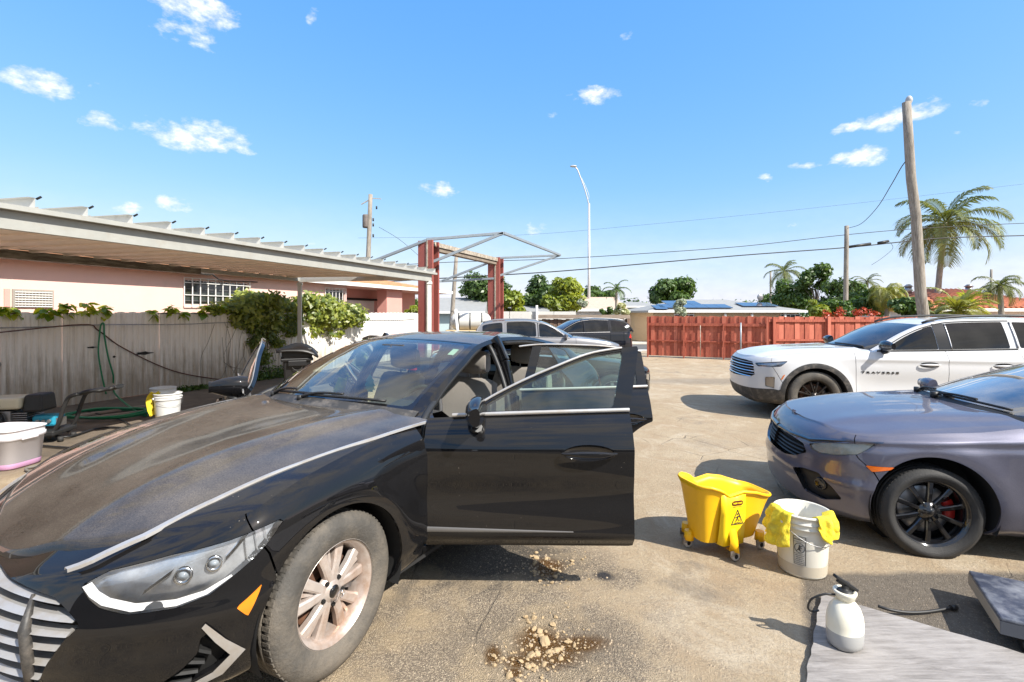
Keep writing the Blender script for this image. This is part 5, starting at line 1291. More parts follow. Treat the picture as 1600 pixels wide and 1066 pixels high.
mb = MB(); mb.tube(catmull([FD * a + FN * .04 + Vector((0, 0, z)) for a, z in ((-3, 1.33), (-1.2, 1.22), (-.2, 1.30), (1.05, 1.42), (1.3, 1.30), (1.7, .95), (2.6, .42), (3.6, .12), (4.2, .06))], 6), .011, 6)
mb.build('cable', mat('rusty_cord', (.13, .06, .05), .8), label='thin reddish brown cord hanging across the metal fence', cat='cord', loc=FA)
mb = MB()
for k in range(14):
    a = rr.uniform(3.3, 5.5); z0 = rr.uniform(.9, 1.6); mb.tube(catmull([FD * (a + rr.uniform(-.2, .2) * q) + FN * .03 + Vector((0, 0, z0 - q * rr.uniform(.15, .4) - .1 * q * q)) for q in range(4)], 4), .004, 4)
for k in range(8):
    a = rr.uniform(9, 10.5); mb.tube([FD * (a - 5 + .15 * q + rr.uniform(-.06, .06)) + FN * .03 + Vector((0, 0, 1.5 - .35 * q)) for q in range(4)], .004, 4)
mb.build('dry_vine', mat('dry_vine_stem', (.16, .12, .08), .9), loc=FA, kind='stuff', label='dry vine stems clinging to the corrugated fence', cat='vine')
for a, z, w_, h_ in ((2.05, .83, .30, .06), (1.55, .80, .05, .04), (1.2, 1.0, .16, .03), (-.05, .78, .10, .20)):
    mb = MB(); pts = [(w_ / 2 * math.cos(t_) * (1 + .3 * math.sin(3 * t_ + a)), h_ / 2 * math.sin(t_) * (1 + .25 * math.cos(5 * t_))) for t_ in [2 * math.pi * i / 20 for i in range(20)]]
    mb.prism(pts, 0, .004, Matrix((( FD.x, 0, FN.x, 0), (FD.y, 0, FN.y, 0), (0, 1, 0, 0), (0, 0, 0, 1)))); o = mb.build('grease_mark', mat('black_grease', (.02, .018, .018), .7) if a != -.05 else mat('grey_scuff', (.33, .32, .30), .8), fence, FD * a + FN * .019 + Vector((0, 0, z)))

# ------------------------------------------------------------------ carport with a pan roof
M_wht = mat('weathered_white_paint', (.60, .59, .55), .55, var=.08, vscale=3, dirt=(.36, .33, .28), dscale=4, dthr=.68)
M_beam = mat('aluminium_gutter', (.36, .36, .33), .5, var=.1, vscale=5, dirt=(.33, .30, .25), dscale=6, dthr=.66, stretch=(1, 1, 1))
M_soff = mat('tan_soffit', (.93, .80, .69), .6, var=.08, vscale=4)
def outer(Y): return Vector((-1.9 + .369 * (Y - 10.9), Y, 0))
def inner(Y): return Vector((-5.62 + .325 * (Y - 12.7), Y, 0))
carport = empty('carport', outer(10.9), 0, 'white carport with an aluminium beam and ribbed pan roof at the upper left', 'carport')
og = carport.location.copy()
def L_(p, z=0): return Vector((p.x, p.y, z)) - og
def obar(nm, a, b, w, h, m, bev=0):
    mb = MB(); mb.bar(a, b, w, h); return mb.build(nm, m, carport, bevel=bev)
obar('roof_beam', L_(outer(1.2), 2.43), L_(outer(10.98), 2.43), .07, .16, M_beam); obar('gutter_lip', L_(outer(1.2) + Vector((.03, 0, 0)), 2.535), L_(outer(11.1) + Vector((.03, 0, 0)), 2.535), .16, .045, M_beam)
obar('rear_gutter', L_(inner(2.0), 2.50), L_(inner(9.98), 2.50), .10, .13, mat('mouldy_gutter', (.10, .085, .065), .7, dirt=(.30, .28, .24), dscale=5, dthr=.56, stretch=(1, .4, 3)))
obar('rear_beam', L_(inner(9.99), 2.52), L_(inner(12.7), 2.52), .06, .09, M_beam)
obar('end_beam', L_(outer(10.98), 2.45), L_(inner(12.7), 2.51), .06, .12, M_wht)
k = 0; Y = 1.3; dY = .406 * math.cos(math.atan(.369))
while Y < 10.9:
    f0 = (Y - 1.3) / 9.6; a0, b0 = outer(Y), inner(lerp(2.0, 12.3, f0)); Y2 = Y + dY; f1 = min(1, (Y2 - 1.3) / 9.6); a1, b1 = outer(Y2), inner(lerp(2.0, 12.3, f1))
    mb = MB(); A0, A1, B0, B1_ = L_(a0, 2.562), L_(a1, 2.562), L_(b0, 2.60), L_(b1, 2.60)
    mb.add([A0, A1, B1_, B0], [(0, 1, 2, 3)]); e = (A1 - A0) * .06; up = Vector((0, 0, .105))
    mb.add([A1, B1_, B1_ + up, A1 + up], [(0, 1, 2, 3)]); mb.add([A1 + up, B1_ + up, B1_ + up - e * 2, A1 + up - e * 2], [(0, 1, 2, 3)]); mb.add([A0 + e, B0 + e, B0 + e + Vector((0, 0, .03)), A0 + e + Vector((0, 0, .03))], [(0, 1, 2, 3)])
    mb.build('roof_pan', M_wht, carport)
    mb = MB(); dn = Vector((0, 0, -.045)); r0 = lerp(.0, 1, 0)
    mb.bar(lerp(A1, B1_, .03) + dn, lerp(A1, B1_, .985) + dn, .045, .03); mb.build('soffit_rib', M_soff, carport)
    mb = MB(); mb.cyl(A1 + up + Vector((.01, 0, -.012)), A1 + up + Vector((.045, .01, .012)), .010, n=6); mb.build('roof_clip', M_dark, carport); Y = Y2
mb = MB(); mb.add([L_(outer(1.2), 2.515) + Vector((-.05, 0, 0)), L_(outer(10.95), 2.515) + Vector((-.05, 0, 0)), L_(inner(12.6), 2.575), L_(inner(2.0), 2.575)], [(0, 1, 2, 3)]); mb.build('soffit', M_soff, carport)
for p, hh in ((outer(10.93), 2.36), (Vector((-5.55, 12.55, 0)), 2.44), (outer(1.6), 2.36)):
    mb = MB(); mb.box(L_(p, hh / 2), (.10, .10, hh), .3); mb.box(L_(p, .01), (.2, .2, .02), .3); mb.box(L_(p, hh - .05) + Vector((0, 0, 0)), (.13, .13, .06), .3); mb.build('post', M_wht, carport, bevel=.008)

# ------------------------------------------------------------------ pink house
M_pink = mat('pink_render', (.76, .51, .44), .8, var=.05, vscale=2, bump=.15, bscale=40, dirt=(.64, .45, .38), dscale=2, dthr=.7)
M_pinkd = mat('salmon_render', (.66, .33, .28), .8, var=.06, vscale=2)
M_tile = mat('terracotta_tile', (.50, .27, .15), .8, var=.3, vscale=4, dirt=(.28, .17, .11), dscale=3, dthr=.6)
M_glassd = mat('dark_window_glass', (.05, .06, .06), .08, coat=.5)
M_wpaint = mat('white_paint', (.80, .79, .76), .5, var=.04, vscale=6)
HA = Vector((-9.03, 8.46, 0)); HDr = Vector((.369, 1, 0)).normalized(); HN = Vector((HDr.y, -HDr.x, 0))
def hpt(a, n=0, z=0): return HDr * a + HN * n + Vector((0, 0, z))
def a_at(px): q = (px - 800) / 750; Z = (-9.03 - .369 * 8.46) / (q - .369); return (Z - 8.46) / HDr.y
house = empty('pink_house', HA, 0, 'pink rendered bungalow with barred windows and a tiled roof behind the white fence', 'house')
aE = a_at(541); MH = Matrix(((HDr.x, 0, HN.x, 0), (HDr.y, 0, HN.y, 0), (0, 1, 0, 0), (0, 0, 0, 1)))
def hquad(nm, m, a0, a1, z0, z1, n, th=.02, par=None, bev=0):
    mb = MB(); c = hpt((a0 + a1) / 2, n - th / 2, (z0 + z1) / 2); M_ = Matrix((HDr, HN * 1, Vector((0, 0, 1)))).transposed(); mb.box(c, (a1 - a0, th, z1 - z0), M=M_); return mb.build(nm, m, par or house, bevel=bev)
holes_ = [(a_at(288), a_at(387), 1.85, 2.43), (a_at(508), a_at(538), 1.7, 2.43)]
def hwall(a0, a1, zt):
    cuts = [h for h in holes_ if h[0] > a0 - .01 and h[1] < a1 + .01]; prev = a0
    for h in cuts:
        hquad('wall', M_pink, prev, h[0], 0, zt, 0, .2); hquad('wall', M_pink, h[0], h[1], 0, h[2], 0, .2); hquad('wall', M_pink, h[0], h[1], h[3], zt, 0, .2); prev = h[1]
    hquad('wall', M_pink, prev, a1, 0, zt, 0, .2)
hwall(-7, aE, 2.72)
for (a0, a1, z0, z1) in holes_:
    w = hquad('window', M_glassd, a0, a1, z0, z1, -.09, .02)
    for k in range(4): hquad('louvre', mat('dark_louvre', (.10, .10, .10), .4) if k == 0 and a0 < 5 else bpy.data.materials['dark_louvre'], a0, a1, z0 + (z1 - z0) * (k + .5) / 4, z0 + (z1 - z0) * (k + .5) / 4 + .02, -.05, .03, w)
    n = 9 if a1 - a0 > 1.3 else 6
    for k in range(n + 1): a = lerp(a0 - .03, a1 + .03, k / n); hquad('grille_bar', M_wpaint, a - .009, a + .009, z0 - .05, z1 + .05, .05, .018, w)
    for z in (z0 - .05, lerp(z0, z1, .38), z1 + .05, z1 - .06): hquad('grille_bar', M_wpaint, a0 - .04, a1 + .04, z - .008, z + .008, .066, .016, w)
    for k in range(n):
        a = lerp(a0, a1, (k + .5) / n); mb = MB(); mb.tube([hpt(a + .05 * math.cos(t_), .055, z1 - .03 + .03 * math.sin(t_)) for t_ in [math.pi * i / 6 for i in range(7)]], .006, 4); mb.build('scroll', M_wpaint, w)
a0, a1 = a_at(22), a_at(80); v = hquad('vent', mat('vent_grey', (.30, .27, .23), .7), a0 - .03, a1 + .03, 1.72, 2.06, .02, .03)
for k in range(7): hquad('vent_slat', M_wpaint, a0, a1, 1.74 + .044 * k, 1.74 + .044 * k + .012, .04, .02, v)
for k in range(12): hquad('vent_slat', M_beam, lerp(a0, a1, k / 11) - .006, lerp(a0, a1, k / 11) + .006, 1.74, 2.04, .03, .012, v)
hquad('vent', M_pinkd, a0 - .14, a0 - .06, 1.74, 2.06, .02, .03)
# porch
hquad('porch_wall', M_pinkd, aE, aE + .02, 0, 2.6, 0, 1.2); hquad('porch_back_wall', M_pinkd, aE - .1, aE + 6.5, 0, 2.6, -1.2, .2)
q0, q1 = aE + 1.4, aE + 3.2; dr = hquad('door', M_wpaint, q0, q1, 0, 2.15, -1.17, .05); hquad('door_glass', M_glassd, q0 + .55, q0 + .68, 1.5, 2.0, -1.14, .03, dr); hquad('door_lintel', M_dark, q0 - .2, q1 + .5, 2.16, 2.24, -1.1, .1)
ac = a_at(597); 
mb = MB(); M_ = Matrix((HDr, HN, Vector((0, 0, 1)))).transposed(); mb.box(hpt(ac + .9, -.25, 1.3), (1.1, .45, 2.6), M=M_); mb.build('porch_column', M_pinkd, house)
hquad('soffit', M_pink, aE - .1, aE + 7.2, 2.60, 2.64, .2, 1.6)
# roof
aL = aE + 7.6; ev = .26
e0, e1, r0_, r1_ = hpt(-7, ev, 2.70), hpt(aL, ev, 2.70), hpt(-7, -5.0, 3.75), hpt(aL - 4.6, -5.0, 3.75); b1 = hpt(aL, -9, 2.70)
mb = MB(); rows = []
nR = 22
for i in range(nR):
    f0, f1 = i / nR, (i + 1) / nR; st = Vector((0, 0, .025)); A, B_, C_, D_ = lerp(e0, r0_, f0), lerp(e1, r1_, f0), lerp(e1, r1_, f1), lerp(e0, r0_, f1)
    mb.add([A + st, B_ + st, C_, D_, A, B_], [(0, 1, 2, 3), (4, 5, 1, 0)])
    A, B_, C_, D_ = lerp(e1, r1_, f0), lerp(b1, r1_, f0), lerp(b1, r1_, f1), lerp(e1, r1_, f1); mb.add([A + st, B_ + st, C_, D_, A, B_], [(0, 1, 2, 3), (4, 5, 1, 0)])
mb.build('roof', M_tile, house)
mb = MB(); mb.bar(hpt(aE - 2.2, ev + .02, 2.66), hpt(aL, ev + .02, 2.66), .05, .13); mb.build('fascia', M_wpaint, house)
mb = MB(); mb.bar(hpt(aL, ev, 2.66), hpt(aL, -8, 2.66), .05, .13); mb.build('fascia', M_wpaint, house)
mb = MB(); mb.bar(hpt(-7, ev + .01, 2.655), hpt(aE - 2.25, ev + .01, 2.655), .05, .09); mb.build('fascia', M_soff, house)
mb = MB(); mb.tube([hpt(-7, ev + .05, 2.62), hpt(a_at(315), ev + .05, 2.60)], .045, 8); mb.build('gutter', mat('dark_gutter', (.09, .075, .06), .7, dirt=(.28, .26, .22), dscale=8), house)
mb = MB(); mb.tube([hpt(a_at(315), ev + .09, 2.60), hpt(a_at(330), ev, 2.48), hpt(a_at(350), .1, 2.47), hpt(a_at(400), .05, 2.5)], .015, 6); mb.build('cable', M_black_pl, house)

# ------------------------------------------------------------------ red steel and timber frame
M_redp = mat('faded_red_paint', (.33, .09, .07), .6, var=.12, vscale=5, dirt=(.30, .09, .07), dscale=9, dthr=.62)
M_timber = mat('weathered_timber', (.42, .37, .30), .8, var=.25, vscale=7, stretch=(1, 1, 1), dirt=(.22, .18, .14), dscale=9)
M_galv = mat('galvanised_tube', (.30, .34, .37), .45, .4, var=.1, vscale=9)
RA, RB = Vector((-2.32, 13, 0)), Vector((-.62, 17, 0)); RD = (RB - RA).normalized(); RN = Vector((RD.y, -RD.x, 0))
frame = empty('red_portal_frame', RA, 0, 'tall red portal of two boxed posts and a timber beam carrying bare grey tubes', 'frame')
for base, up in ((Vector((0, 0, 0)), 1), (RB - RA, 0)):
    M_ = Matrix((RD, RN, Vector((0, 0, 1)))).transposed()
    for off, w_, nm in ((-.13, .24, 'post_board'), (.13, .16, 'post_board')):
        mb = MB(); mb.box(base + RN * off + Vector((0, 0, 1.8)), (.05, w_, 3.6), M=M_); mb.build(nm, M_redp, frame)
    mb = MB(); mb.box(base + RD * .30 + RN * .0 + Vector((0, 0, 1.79)), (.05, .42, 3.58), M=M_); mb.build('post_board', M_redp, frame)
    mb = MB(); mb.box(base + RD * .15 - RN * .18 + Vector((0, 0, 1.79)), (.26, .05, 3.58), M=M_); mb.box(base + RN * .04 + Vector((0, 0, 1.79)), (.09, .05, 3.58), M=M_); mb.build('post_core', M_timber, frame)
mb = MB(); mb.bar(Vector((0, 0, 3.52)) + RD * .2, RB - RA + Vector((0, 0, 3.52)), .28, .12); mb.build('beam', M_timber, frame)
mb = MB(); mb.bar(Vector((0, 0, 3.40)) + RD * .4, RB - RA + Vector((0, 0, 3.40)), .20, .10); mb.build('beam', mat('rotten_beam', (.22, .18, .14), .9, var=.3, vscale=6), frame)
A1_, B1t = Vector((-.23, 13.0, 3.80)) - RA, Vector((1.72, 17.1, 3.70)) - RA; A2_, B2t = Vector((-4.9, 13.6, 2.72)) - RA, Vector((-2.55, 17.3, 2.78)) - RA
top = lambda b, z: (b - RA) + Vector((0, 0, z))
for a, b in ((top(RA, 3.62), A1_), (top(RA, 2.95), A1_), (A1_, B1t), (top(RB, 3.58), B1t), (top(RB, 2.90), B1t), (top(RA, 3.6), A2_), (top(RB, 3.5), B2t), (top(RB, 2.86), B2t), (A2_, B2t)):
    mb = MB(); mb.bar(a, b, .075, .075); mb.build('tube', M_galv, frame, bevel=.008)

# ------------------------------------------------------------------ board fences and gate
M_red = mat('red_stained_boards', (.40, .105, .06), .75, var=.25, vscale=3, stretch=(6, 6, .8), dirt=(.24, .05, .035), dscale=5, dthr=.56)
M_red2 = mat('sunbleached_red_boards', (.50, .15, .095), .75, var=.2, vscale=3, stretch=(6, 6, .8))
M_brown = mat('old_brown_boards', (.17, .105, .07), .85, var=.35, vscale=4, stretch=(5, 5, .8), dirt=(.32, .28, .24), dscale=4, dthr=.62)
def board_fence(name, label, A, B_, h, bw, mats, rails, posts, pre=0, cat='fence', lap=True, z0=.06, rail_front=True):
    A, B_ = Vector(A), Vector(B_); d = (B_ - A); Ln = d.length; d.normalize(); n = Vector((d.y, -d.x, 0)); root = empty(name, A, 0, label, cat); M_ = Matrix((d, n, Vector((0, 0, 1)))).transposed()
    t = 0; i = 0; bm_ = {}
    while t < Ln - bw * .5:
        key = (i % 3, i % 2 if lap else 0)
        if key not in bm_:
            hh = h + (-.015, .012, 0)[i % 3]; mb = MB(); w2 = bw * (.47 if not lap or i % 2 else .60); mb.box(Vector((0, 0, 0)), (w2 * 2, .018, hh - z0), M=M_)
            for v in range(4, 8): pass
            bm_[key] = (mb.mesh('board', mats[i % len(mats)]), hh)
        me, hh = bm_[key]; o = mkobj('board', me, root, d * (t + bw / 2) + n * (-.012 if lap and i % 2 == 0 else .010) + Vector((0, 0, (hh + z0) / 2))); o.rotation_euler = (0, rr.uniform(-.006, .006), 0); t += bw; i += 1
    for z, th in rails:
        mb = MB(); mb.bar(n * .045 + Vector((0, 0, z)), d * Ln + n * .045 + Vector((0, 0, z)), .04, th); mb.build('rail', mats[0], root)
    for tt, w_, z1, m in posts:
        mb = MB(); mb.box(d * tt + n * .09 + Vector((0, 0, z1 / 2)), (w_, .07, z1), M=M_); mb.build('post', m, root)
    return root
board_fence('board_gate', 'red board gate braced with rails and a bare galvanised post, left of the white SUV', (5.07, 18.0, 0), (8.75, 16.4, 0), 1.52, .135, [M_red, M_red2, M_red], [(1.22, .10), (.62, .05)], [(.03, .05, 1.5, M_red), (1.3, .045, 1.25, M_red), (2.62, .045, 1.25, M_red), (3.98, .05, 1.5, M_red2)], cat='gate')
mb = MB(); mb.cyl((1.66, -.85, 0), (1.66, -.85, 1.24), .022, n=8); mb.cyl((2.85, -1.38, .0), (2.85, -1.38, 1.30), .028, n=8); mb.cyl((.45, -.3, 0), (.45, -.3, .12), .02, n=6)
gt = [o for o in COL.objects if o.name == 'board_gate'][0]; mb2 = MB(); mb2.cyl((2.85, -1.38, .0), (2.85, -1.38, 1.30), .028, n=8); mb2.build('gate_pole', M_galv, gt); mb2 = MB(); mb2.cyl((1.66, -.85, .1), (1.66, -.85, 1.2), .014, n=8); mb2.build('gate_pole', M_timber, gt)
board_fence('board_fence', 'long red board fence behind the white SUV running off to the right', (8.9, 17.3, 0), (22.0, 17.6, 0), 1.50, .185, [M_red, M_red2, M_red], [(1.36, .09), (.66, .07)], [(.5, .10, 1.50, M_red)] + [(.5 + 2.0 * k, .11, 1.5, M_red2) for k in range(1, 7)])
bf = board_fence('old_board_fence', 'weathered brown board fence with a split top rail behind the black crossover', (1.0, 18.4, 0), (4.45, 18.2, 0), 1.40, .15, [M_brown], [(1.1, .07)], [(3.42, .12, 1.50, M_brown)])
mb = MB(); mb.bar(Vector((0, -.05, 1.50)), Vector((3.45, -.25, 1.50)), .16, .14); mb.build('top_rail', mat('grey_top_rail', (.30, .24, .19), .9, var=.35, vscale=6, stretch=(.6, 3, 3)), bf)
wf = empty('white_panel_fence', (-1.0, 19.5, 0), 0, 'plain white sheet fence between the red post and the brown board fence', 'fence')
for k in range(4):
    mb = MB(); mb.box((.45 + .9 * k, 0, .85), (.88, .03, 1.7)); mb.build('panel', M_wht, wf)
mb = MB(); mb.cyl((2.0, -.1, 0), (2.0, -.1, 1.95), .05, n=8); mb.build('post', M_wht, wf)
# workshop behind the camera: what the paint and glass reflect
ws = empty('workshop', (0, -7.5, 0), 0, 'brown workshop with an open bay behind the camera', 'building')
mb = MB(); M_shop = mat('brown_shop_wall', (.13, .105, .085), .9, var=.2)
mb.box((-6, 0, 1.7), (9, .3, 3.4)); mb.build('wall', M_shop, ws)
mb = MB(); mb.box((8, 0, 1.7), (6, .3, 3.4)); mb.build('wall', M_shop, ws)
mb = MB(); mb.box((1.7, 0, 3.1), (6.6, .3, .6)); mb.build('wall', M_shop, ws)
mb = MB(); mb.box((1.7, 1.6, 1.5), (6.6, .1, 3.0)); mb.v = [(x, y - 4, z) for x, y, z in mb.v]; mb.build('back_wall', M_dark, ws)
# ------------------------------------------------------------------ mop bucket
M_yel = mat('yellow_polyethylene', (.95, .54, .008), .42, var=.06, vscale=6, dirt=(.75, .42, .02), dscale=7, dthr=.66)
M_yel2 = mat('bright_yellow_panel', (.97, .68, .01), .4)
M_cloth = mat('yellow_microfibre', (.84, .66, .04), .95, var=.22, vscale=60, bump=.6, bscale=220, dirt=(.55, .46, .08), dscale=9, dthr=.62)
M_bucket = mat('milky_bucket_plastic', (.74, .71, .62), .4, var=.04, vscale=4, dirt=(.60, .55, .45), dscale=5, dthr=.68)
M_bucket.node_tree.nodes['Principled BSDF'].inputs['Subsurface Weight'].default_value = .15
M_bucket.node_tree.nodes['Principled BSDF'].inputs['Subsurface Radius'].default_value = (.05, .05, .04)
M_ink = mat('black_print', (.03, .03, .03), .6)
BD = Vector((.955, .295, 0)).normalized(); BNn = Vector((BD.y, -BD.x, 0))
bk = empty('mop_bucket', (1.20, 3.27, 0), math.atan2(BD.y, BD.x), 'yellow mop bucket on castors with a wet floor warning triangle on its side', 'bucket')
# local frame: x along the bucket (0 .. .60), -y towards the camera
def rim_h(t): return float(np.interp(t, [0, .10, .22, .30, .38, .50, .62, .75, .9, 1], [.475, .478, .455, .415, .412, .435, .430, .400, .372, .365]))
def ring(t0, f):                                     # f 0 floor .. 1 rim; returns closed outline
    outp = []; n = 48
    for i in range(n):
        a = 2 * math.pi * i / n; c, s_ = math.cos(a), math.sin(a); ex = 2 / 4.2
        cx = abs(c) ** ex * (1 if c > 0 else -1); sy = abs(s_) ** ex * (1 if s_ > 0 else -1)
        L0, L1 = lerp(.055, .0, f), lerp(.50, .60, f); x = lerp(L0, L1, (cx + 1) / 2); w = lerp(.105, .165, f) * (1 - .10 * max(0, (x - .4) / .2)); y = sy * w
        outp.append((x, y))
    return outp
mb = MB(); rows = []
for f in (0, .25, .5, .75, .93, 1.0):
    r_ = ring(0, f); rows.append([Vector((x + (.012 if f == 1 else 0) * (1 if x > .3 else -1), y * (1.05 if f == 1 else 1), lerp(.085, rim_h(x / .6) - (.012 if f == .93 else 0), f if f < 1 else 1))) for x, y in r_])
rows.append([Vector((x * .97 + .009, y * .95, rim_h(x / .6) + .004)) for x, y in ring(0, 1)])
for f in (.9, .5, .06): rows.append([Vector((lerp(.3, x, .955), y * .94, lerp(.10, rim_h(x / .6), f))) for x, y in ring(0, f)])
mb.grid(rows, 0, True, True); n = len(mb.v); mb.add(rows[-1], [tuple(range(48))], 0); mb.add(rows[0], [tuple(reversed(range(48)))], 0)
mb.build('tub', M_yel, bk)
mb = MB(); rr_ = [Vector((x * 1.0, y * 1.07, rim_h(x / .6))) for x, y in ring(0, 1)]; mb.tube(rr_, .010, 8, closed=True); mb.build('rim', M_yel, bk)
mb = MB(); prof = [(.170, .44), (.185, .42), (.19, .25), (.182, .14), (.168, .09)]
rows = [[Vector((x, -y - (.010 if j in (1, 2, 3) else 0), z - (.02 if x < .14 or x > .31 else 0))) for x in ()] for j, (y, z) in enumerate(prof)]
rows = []
for i, x in enumerate((.135, .145, .165, .245, .315, .33)):
    k = (0, .85, 1, 1, .85, 0)[i]; zt = rim_h(x / .6) - .004
    rows.append([Vector((x, -(.158), zt)), Vector((x, -(.160 + .022 * k), zt - .012)), Vector((x, -(.155 + .028 * k), .30)), Vector((x, -(.135 + .038 * k), .16)), Vector((x, -(.120 + .045 * k), .085)), Vector((x, -.10, .082))])
mb.grid(rows, 0, True); mb.build('sign_panel', M_yel2, bk)
def onpanel(u, v): x = .245 + u; z = .27 + v; return Vector((x, -(.1845 if z > .30 else .1845 + (z - .30) * .068) - .0012, z))
def line_strip(pts, w, nm, m, closed=True):
    mb = MB(); n = len(pts)
    for i in range(n if closed else n - 1):
        a, b = Vector(pts[i]), Vector(pts[(i + 1) % n]); d = (b - a).normalized(); q = Vector((-d.y, d.x)) * w / 2; a2, b2 = a - d * w * .4, b + d * w * .4
        mb.add([onpanel(*(a2 - q)), onpanel(*(b2 - q)), onpanel(*(b2 + q)), onpanel(*(a2 + q))], [(0, 1, 2, 3)])
    return mb.build(nm, m, bk)
line_strip([(-.045, -.04), (.045, -.04), (.0, .055)], .006, 'warning_triangle', M_ink)
def blob_on(pts, nm, m):
    mb = MB(); mb.add([onpanel(*p) for p in pts], [tuple(range(len(pts)))]); return mb.build(nm, m, bk)
fig = [[(.002, .018), (.010, .014), (.004, -.006), (-.006, -.004)], [(-.004, -.002), (.004, -.006), (.020, -.018), (.015, -.022)], [(-.006, -.004), (.0, -.008), (-.010, -.024), (-.015, -.020)], [(-.002, .012), (.0, .006), (-.020, .002), (-.020, .006)], [(.006, .012), (.008, .006), (.022, .010), (.020, .014)]]
mb = MB()
for pl in fig: mb.add([onpanel(*p) for p in pl], [tuple(range(len(pl)))])
mb.add([onpanel(.0 + .006 * math.cos(a), .027 + .006 * math.sin(a)) for a in [2 * math.pi * i / 10 for i in range(10)]], [tuple(range(10))]); mb.build('falling_figure', M_ink, bk)
me = text_mesh('CAUTION', .011, .0006); me.materials.append(M_ink)
for v in me.vertices: v.co = onpanel(v.co.x, v.co.y - .032)
mkobj('lettering', me, bk)
blob_on([(.043 * math.cos(a) * (1 if abs(math.cos(a)) < .9 else 1.05), .100 + .020 * max(-.8, min(.8, math.sin(a) * 1.3))) for a in [2 * math.pi * i / 20 for i in range(20)]], 'logo_plate', mat('dark_red_print', (.10, .015, .01), .5))
me = text_mesh('Rubbermaid', .0145, .0006); me.materials.append(M_yel2)
for v in me.vertices: v.co = onpanel(v.co.x, v.co.y + .100) + Vector((0, -.0008, 0))
mkobj('lettering', me, bk)
me = text_mesh('COMMERCIAL PRODUCTS', .0075, .0003); me.materials.append(M_ink)
for v in me.vertices: v.co = onpanel(v.co.x, v.co.y + .076)
mkobj('lettering', me, bk)
for x, y, nm in ((.215, -.20, 0), (.50, -.12, 0), (.04, .05, 0), (.46, .14, 0), (.10, .17, 0)):
    r_ = .030; mb = MB(); 
    if x == .215: mb.grid([[Vector((x - .030, -.17, .20)), Vector((x, -.192, .21)), Vector((x + .030, -.17, .20))], [Vector((x - .034, -.19, .13)), Vector((x, -.222, .13)), Vector((x + .034, -.19, .13))], [Vector((x - .036, -.18, .062)), Vector((x, -.235, .062)), Vector((x + .036, -.18, .062))], [Vector((x - .03, -.14, .062)), Vector((x, -.14, .062)), Vector((x + .03, -.14, .062))]], 0, True)
    else: mb.cyl((x, y * .9, .058), (x, y * .9, .12), .034, .028, 14)
    mb.build('castor_foot', M_yel, bk)
    mb = MB(); cy = y - .005; mb.box((x - .018, cy, .052), (.05, .004, .035)); mb.v = mb.v; mb.box((x + .0, cy + .024, .052), (.05, .003, .035)); mb.build('castor_fork', M_steel, bk)
    mb = MB(); mb.lathe([(0, -.014), (r_ * .5, -.016), (r_ * .52, -.012), (r_ * .8, -.012), (r_, -.009), (r_, .009), (r_ * .8, .012), (r_ * .5, .012), (0, .014)], 20, Matrix.Translation((x, cy + .010, r_)) @ Matrix.Rotation(R(90), 4, 'X'), mis=[1, 1, 0, 0, 0, 0, 0, 1]); mb.build('castor', [mat('grey_tyre_plastic', (.45, .43, .40), .5), M_dark] if not bpy.data.materials.get('grey_tyre_plastic') else [bpy.data.materials['grey_tyre_plastic'], M_dark], bk)

# ------------------------------------------------------------------ round pails
def pail(name, label, cat, loc, h, r0, r1, m, liquid=None, group=None, fill=None, handle=True, rz=0):
    o = empty(name, loc, rz, label, cat, group); mb = MB(); c = .014
    mb.lathe([(0, .004), (r0 - .012, .004), (r0 - .004, 0), (r0, .012), (lerp(r0, r1, .70), h * .70), (lerp(r0, r1, .78) + .004, h * .78), (lerp(r0, r1, .79) + .012, h * .79), (lerp(r0, r1, .80) + .003, h * .805), (lerp(r0, r1, .86) + .003, h * .86), (lerp(r0, r1, .865) + .010, h * .868), (lerp(r0, r1, .88) + .003, h * .88),
              (r1 - .002, h * .955), (r1 + .008, h * .965), (r1 + .009, h * .99), (r1, h), (r1 - .006, h * .985), (lerp(r0, r1, .5) - .006, h * .5), (r0 - .010, .012), (0, .012)], 48)
    mb.build('shell', m, o)
    if liquid: l = MB(); l.lathe([(0, h * fill), (lerp(r0, r1, fill) - .008, h * fill)], 32); l.build('liquid', liquid, o)
    if fill and liquid:
        b = MB(); b.lathe([(r0 + .0010, .014), (lerp(r0, r1, fill) + .0010, h * fill)], 48); b.build('stained_band', mat('stained_plastic' , (.52, .46, .36), .45) if not bpy.data.materials.get('stained_plastic') else bpy.data.materials['stained_plastic'], o)
    if handle:
        for sg in (-1, 1): q = MB(); q.cyl((sg * (r1 + .002), 0, h * .83), (sg * (r1 + .022), 0, h * .83), .014, n=10); q.build('handle_lug', m, o)
        q = MB(); q.tube([(r1 * 1.07 * math.cos(a), -abs(math.sin(a)) * r1 * 1.06 , h * .83 - abs(math.sin(a)) * h * .28) for a in [math.pi * i / 16 for i in range(17)]], .0022, 5); q.build('wire_handle', M_steel, o)
    return o
p1 = pail('white_pail', 'milky white pail with yellow cloths over its rim beside the mop bucket', 'pail', (1.84, 3.045, 0), .385, .134, .155, M_bucket, mat('grey_wash_water', (.30, .27, .20), .15), None, .20, rz=R(20))
PC = Vector((1.84, 3.045, 0))
def ppt(a, z, off=0.002):                 # a: angle, 0 = towards the camera's right ; on the pail's wall
    f = z / .385; r_ = lerp(.134, .155, f) + off; return PC + Vector((r_ * math.cos(a), r_ * math.sin(a), z))
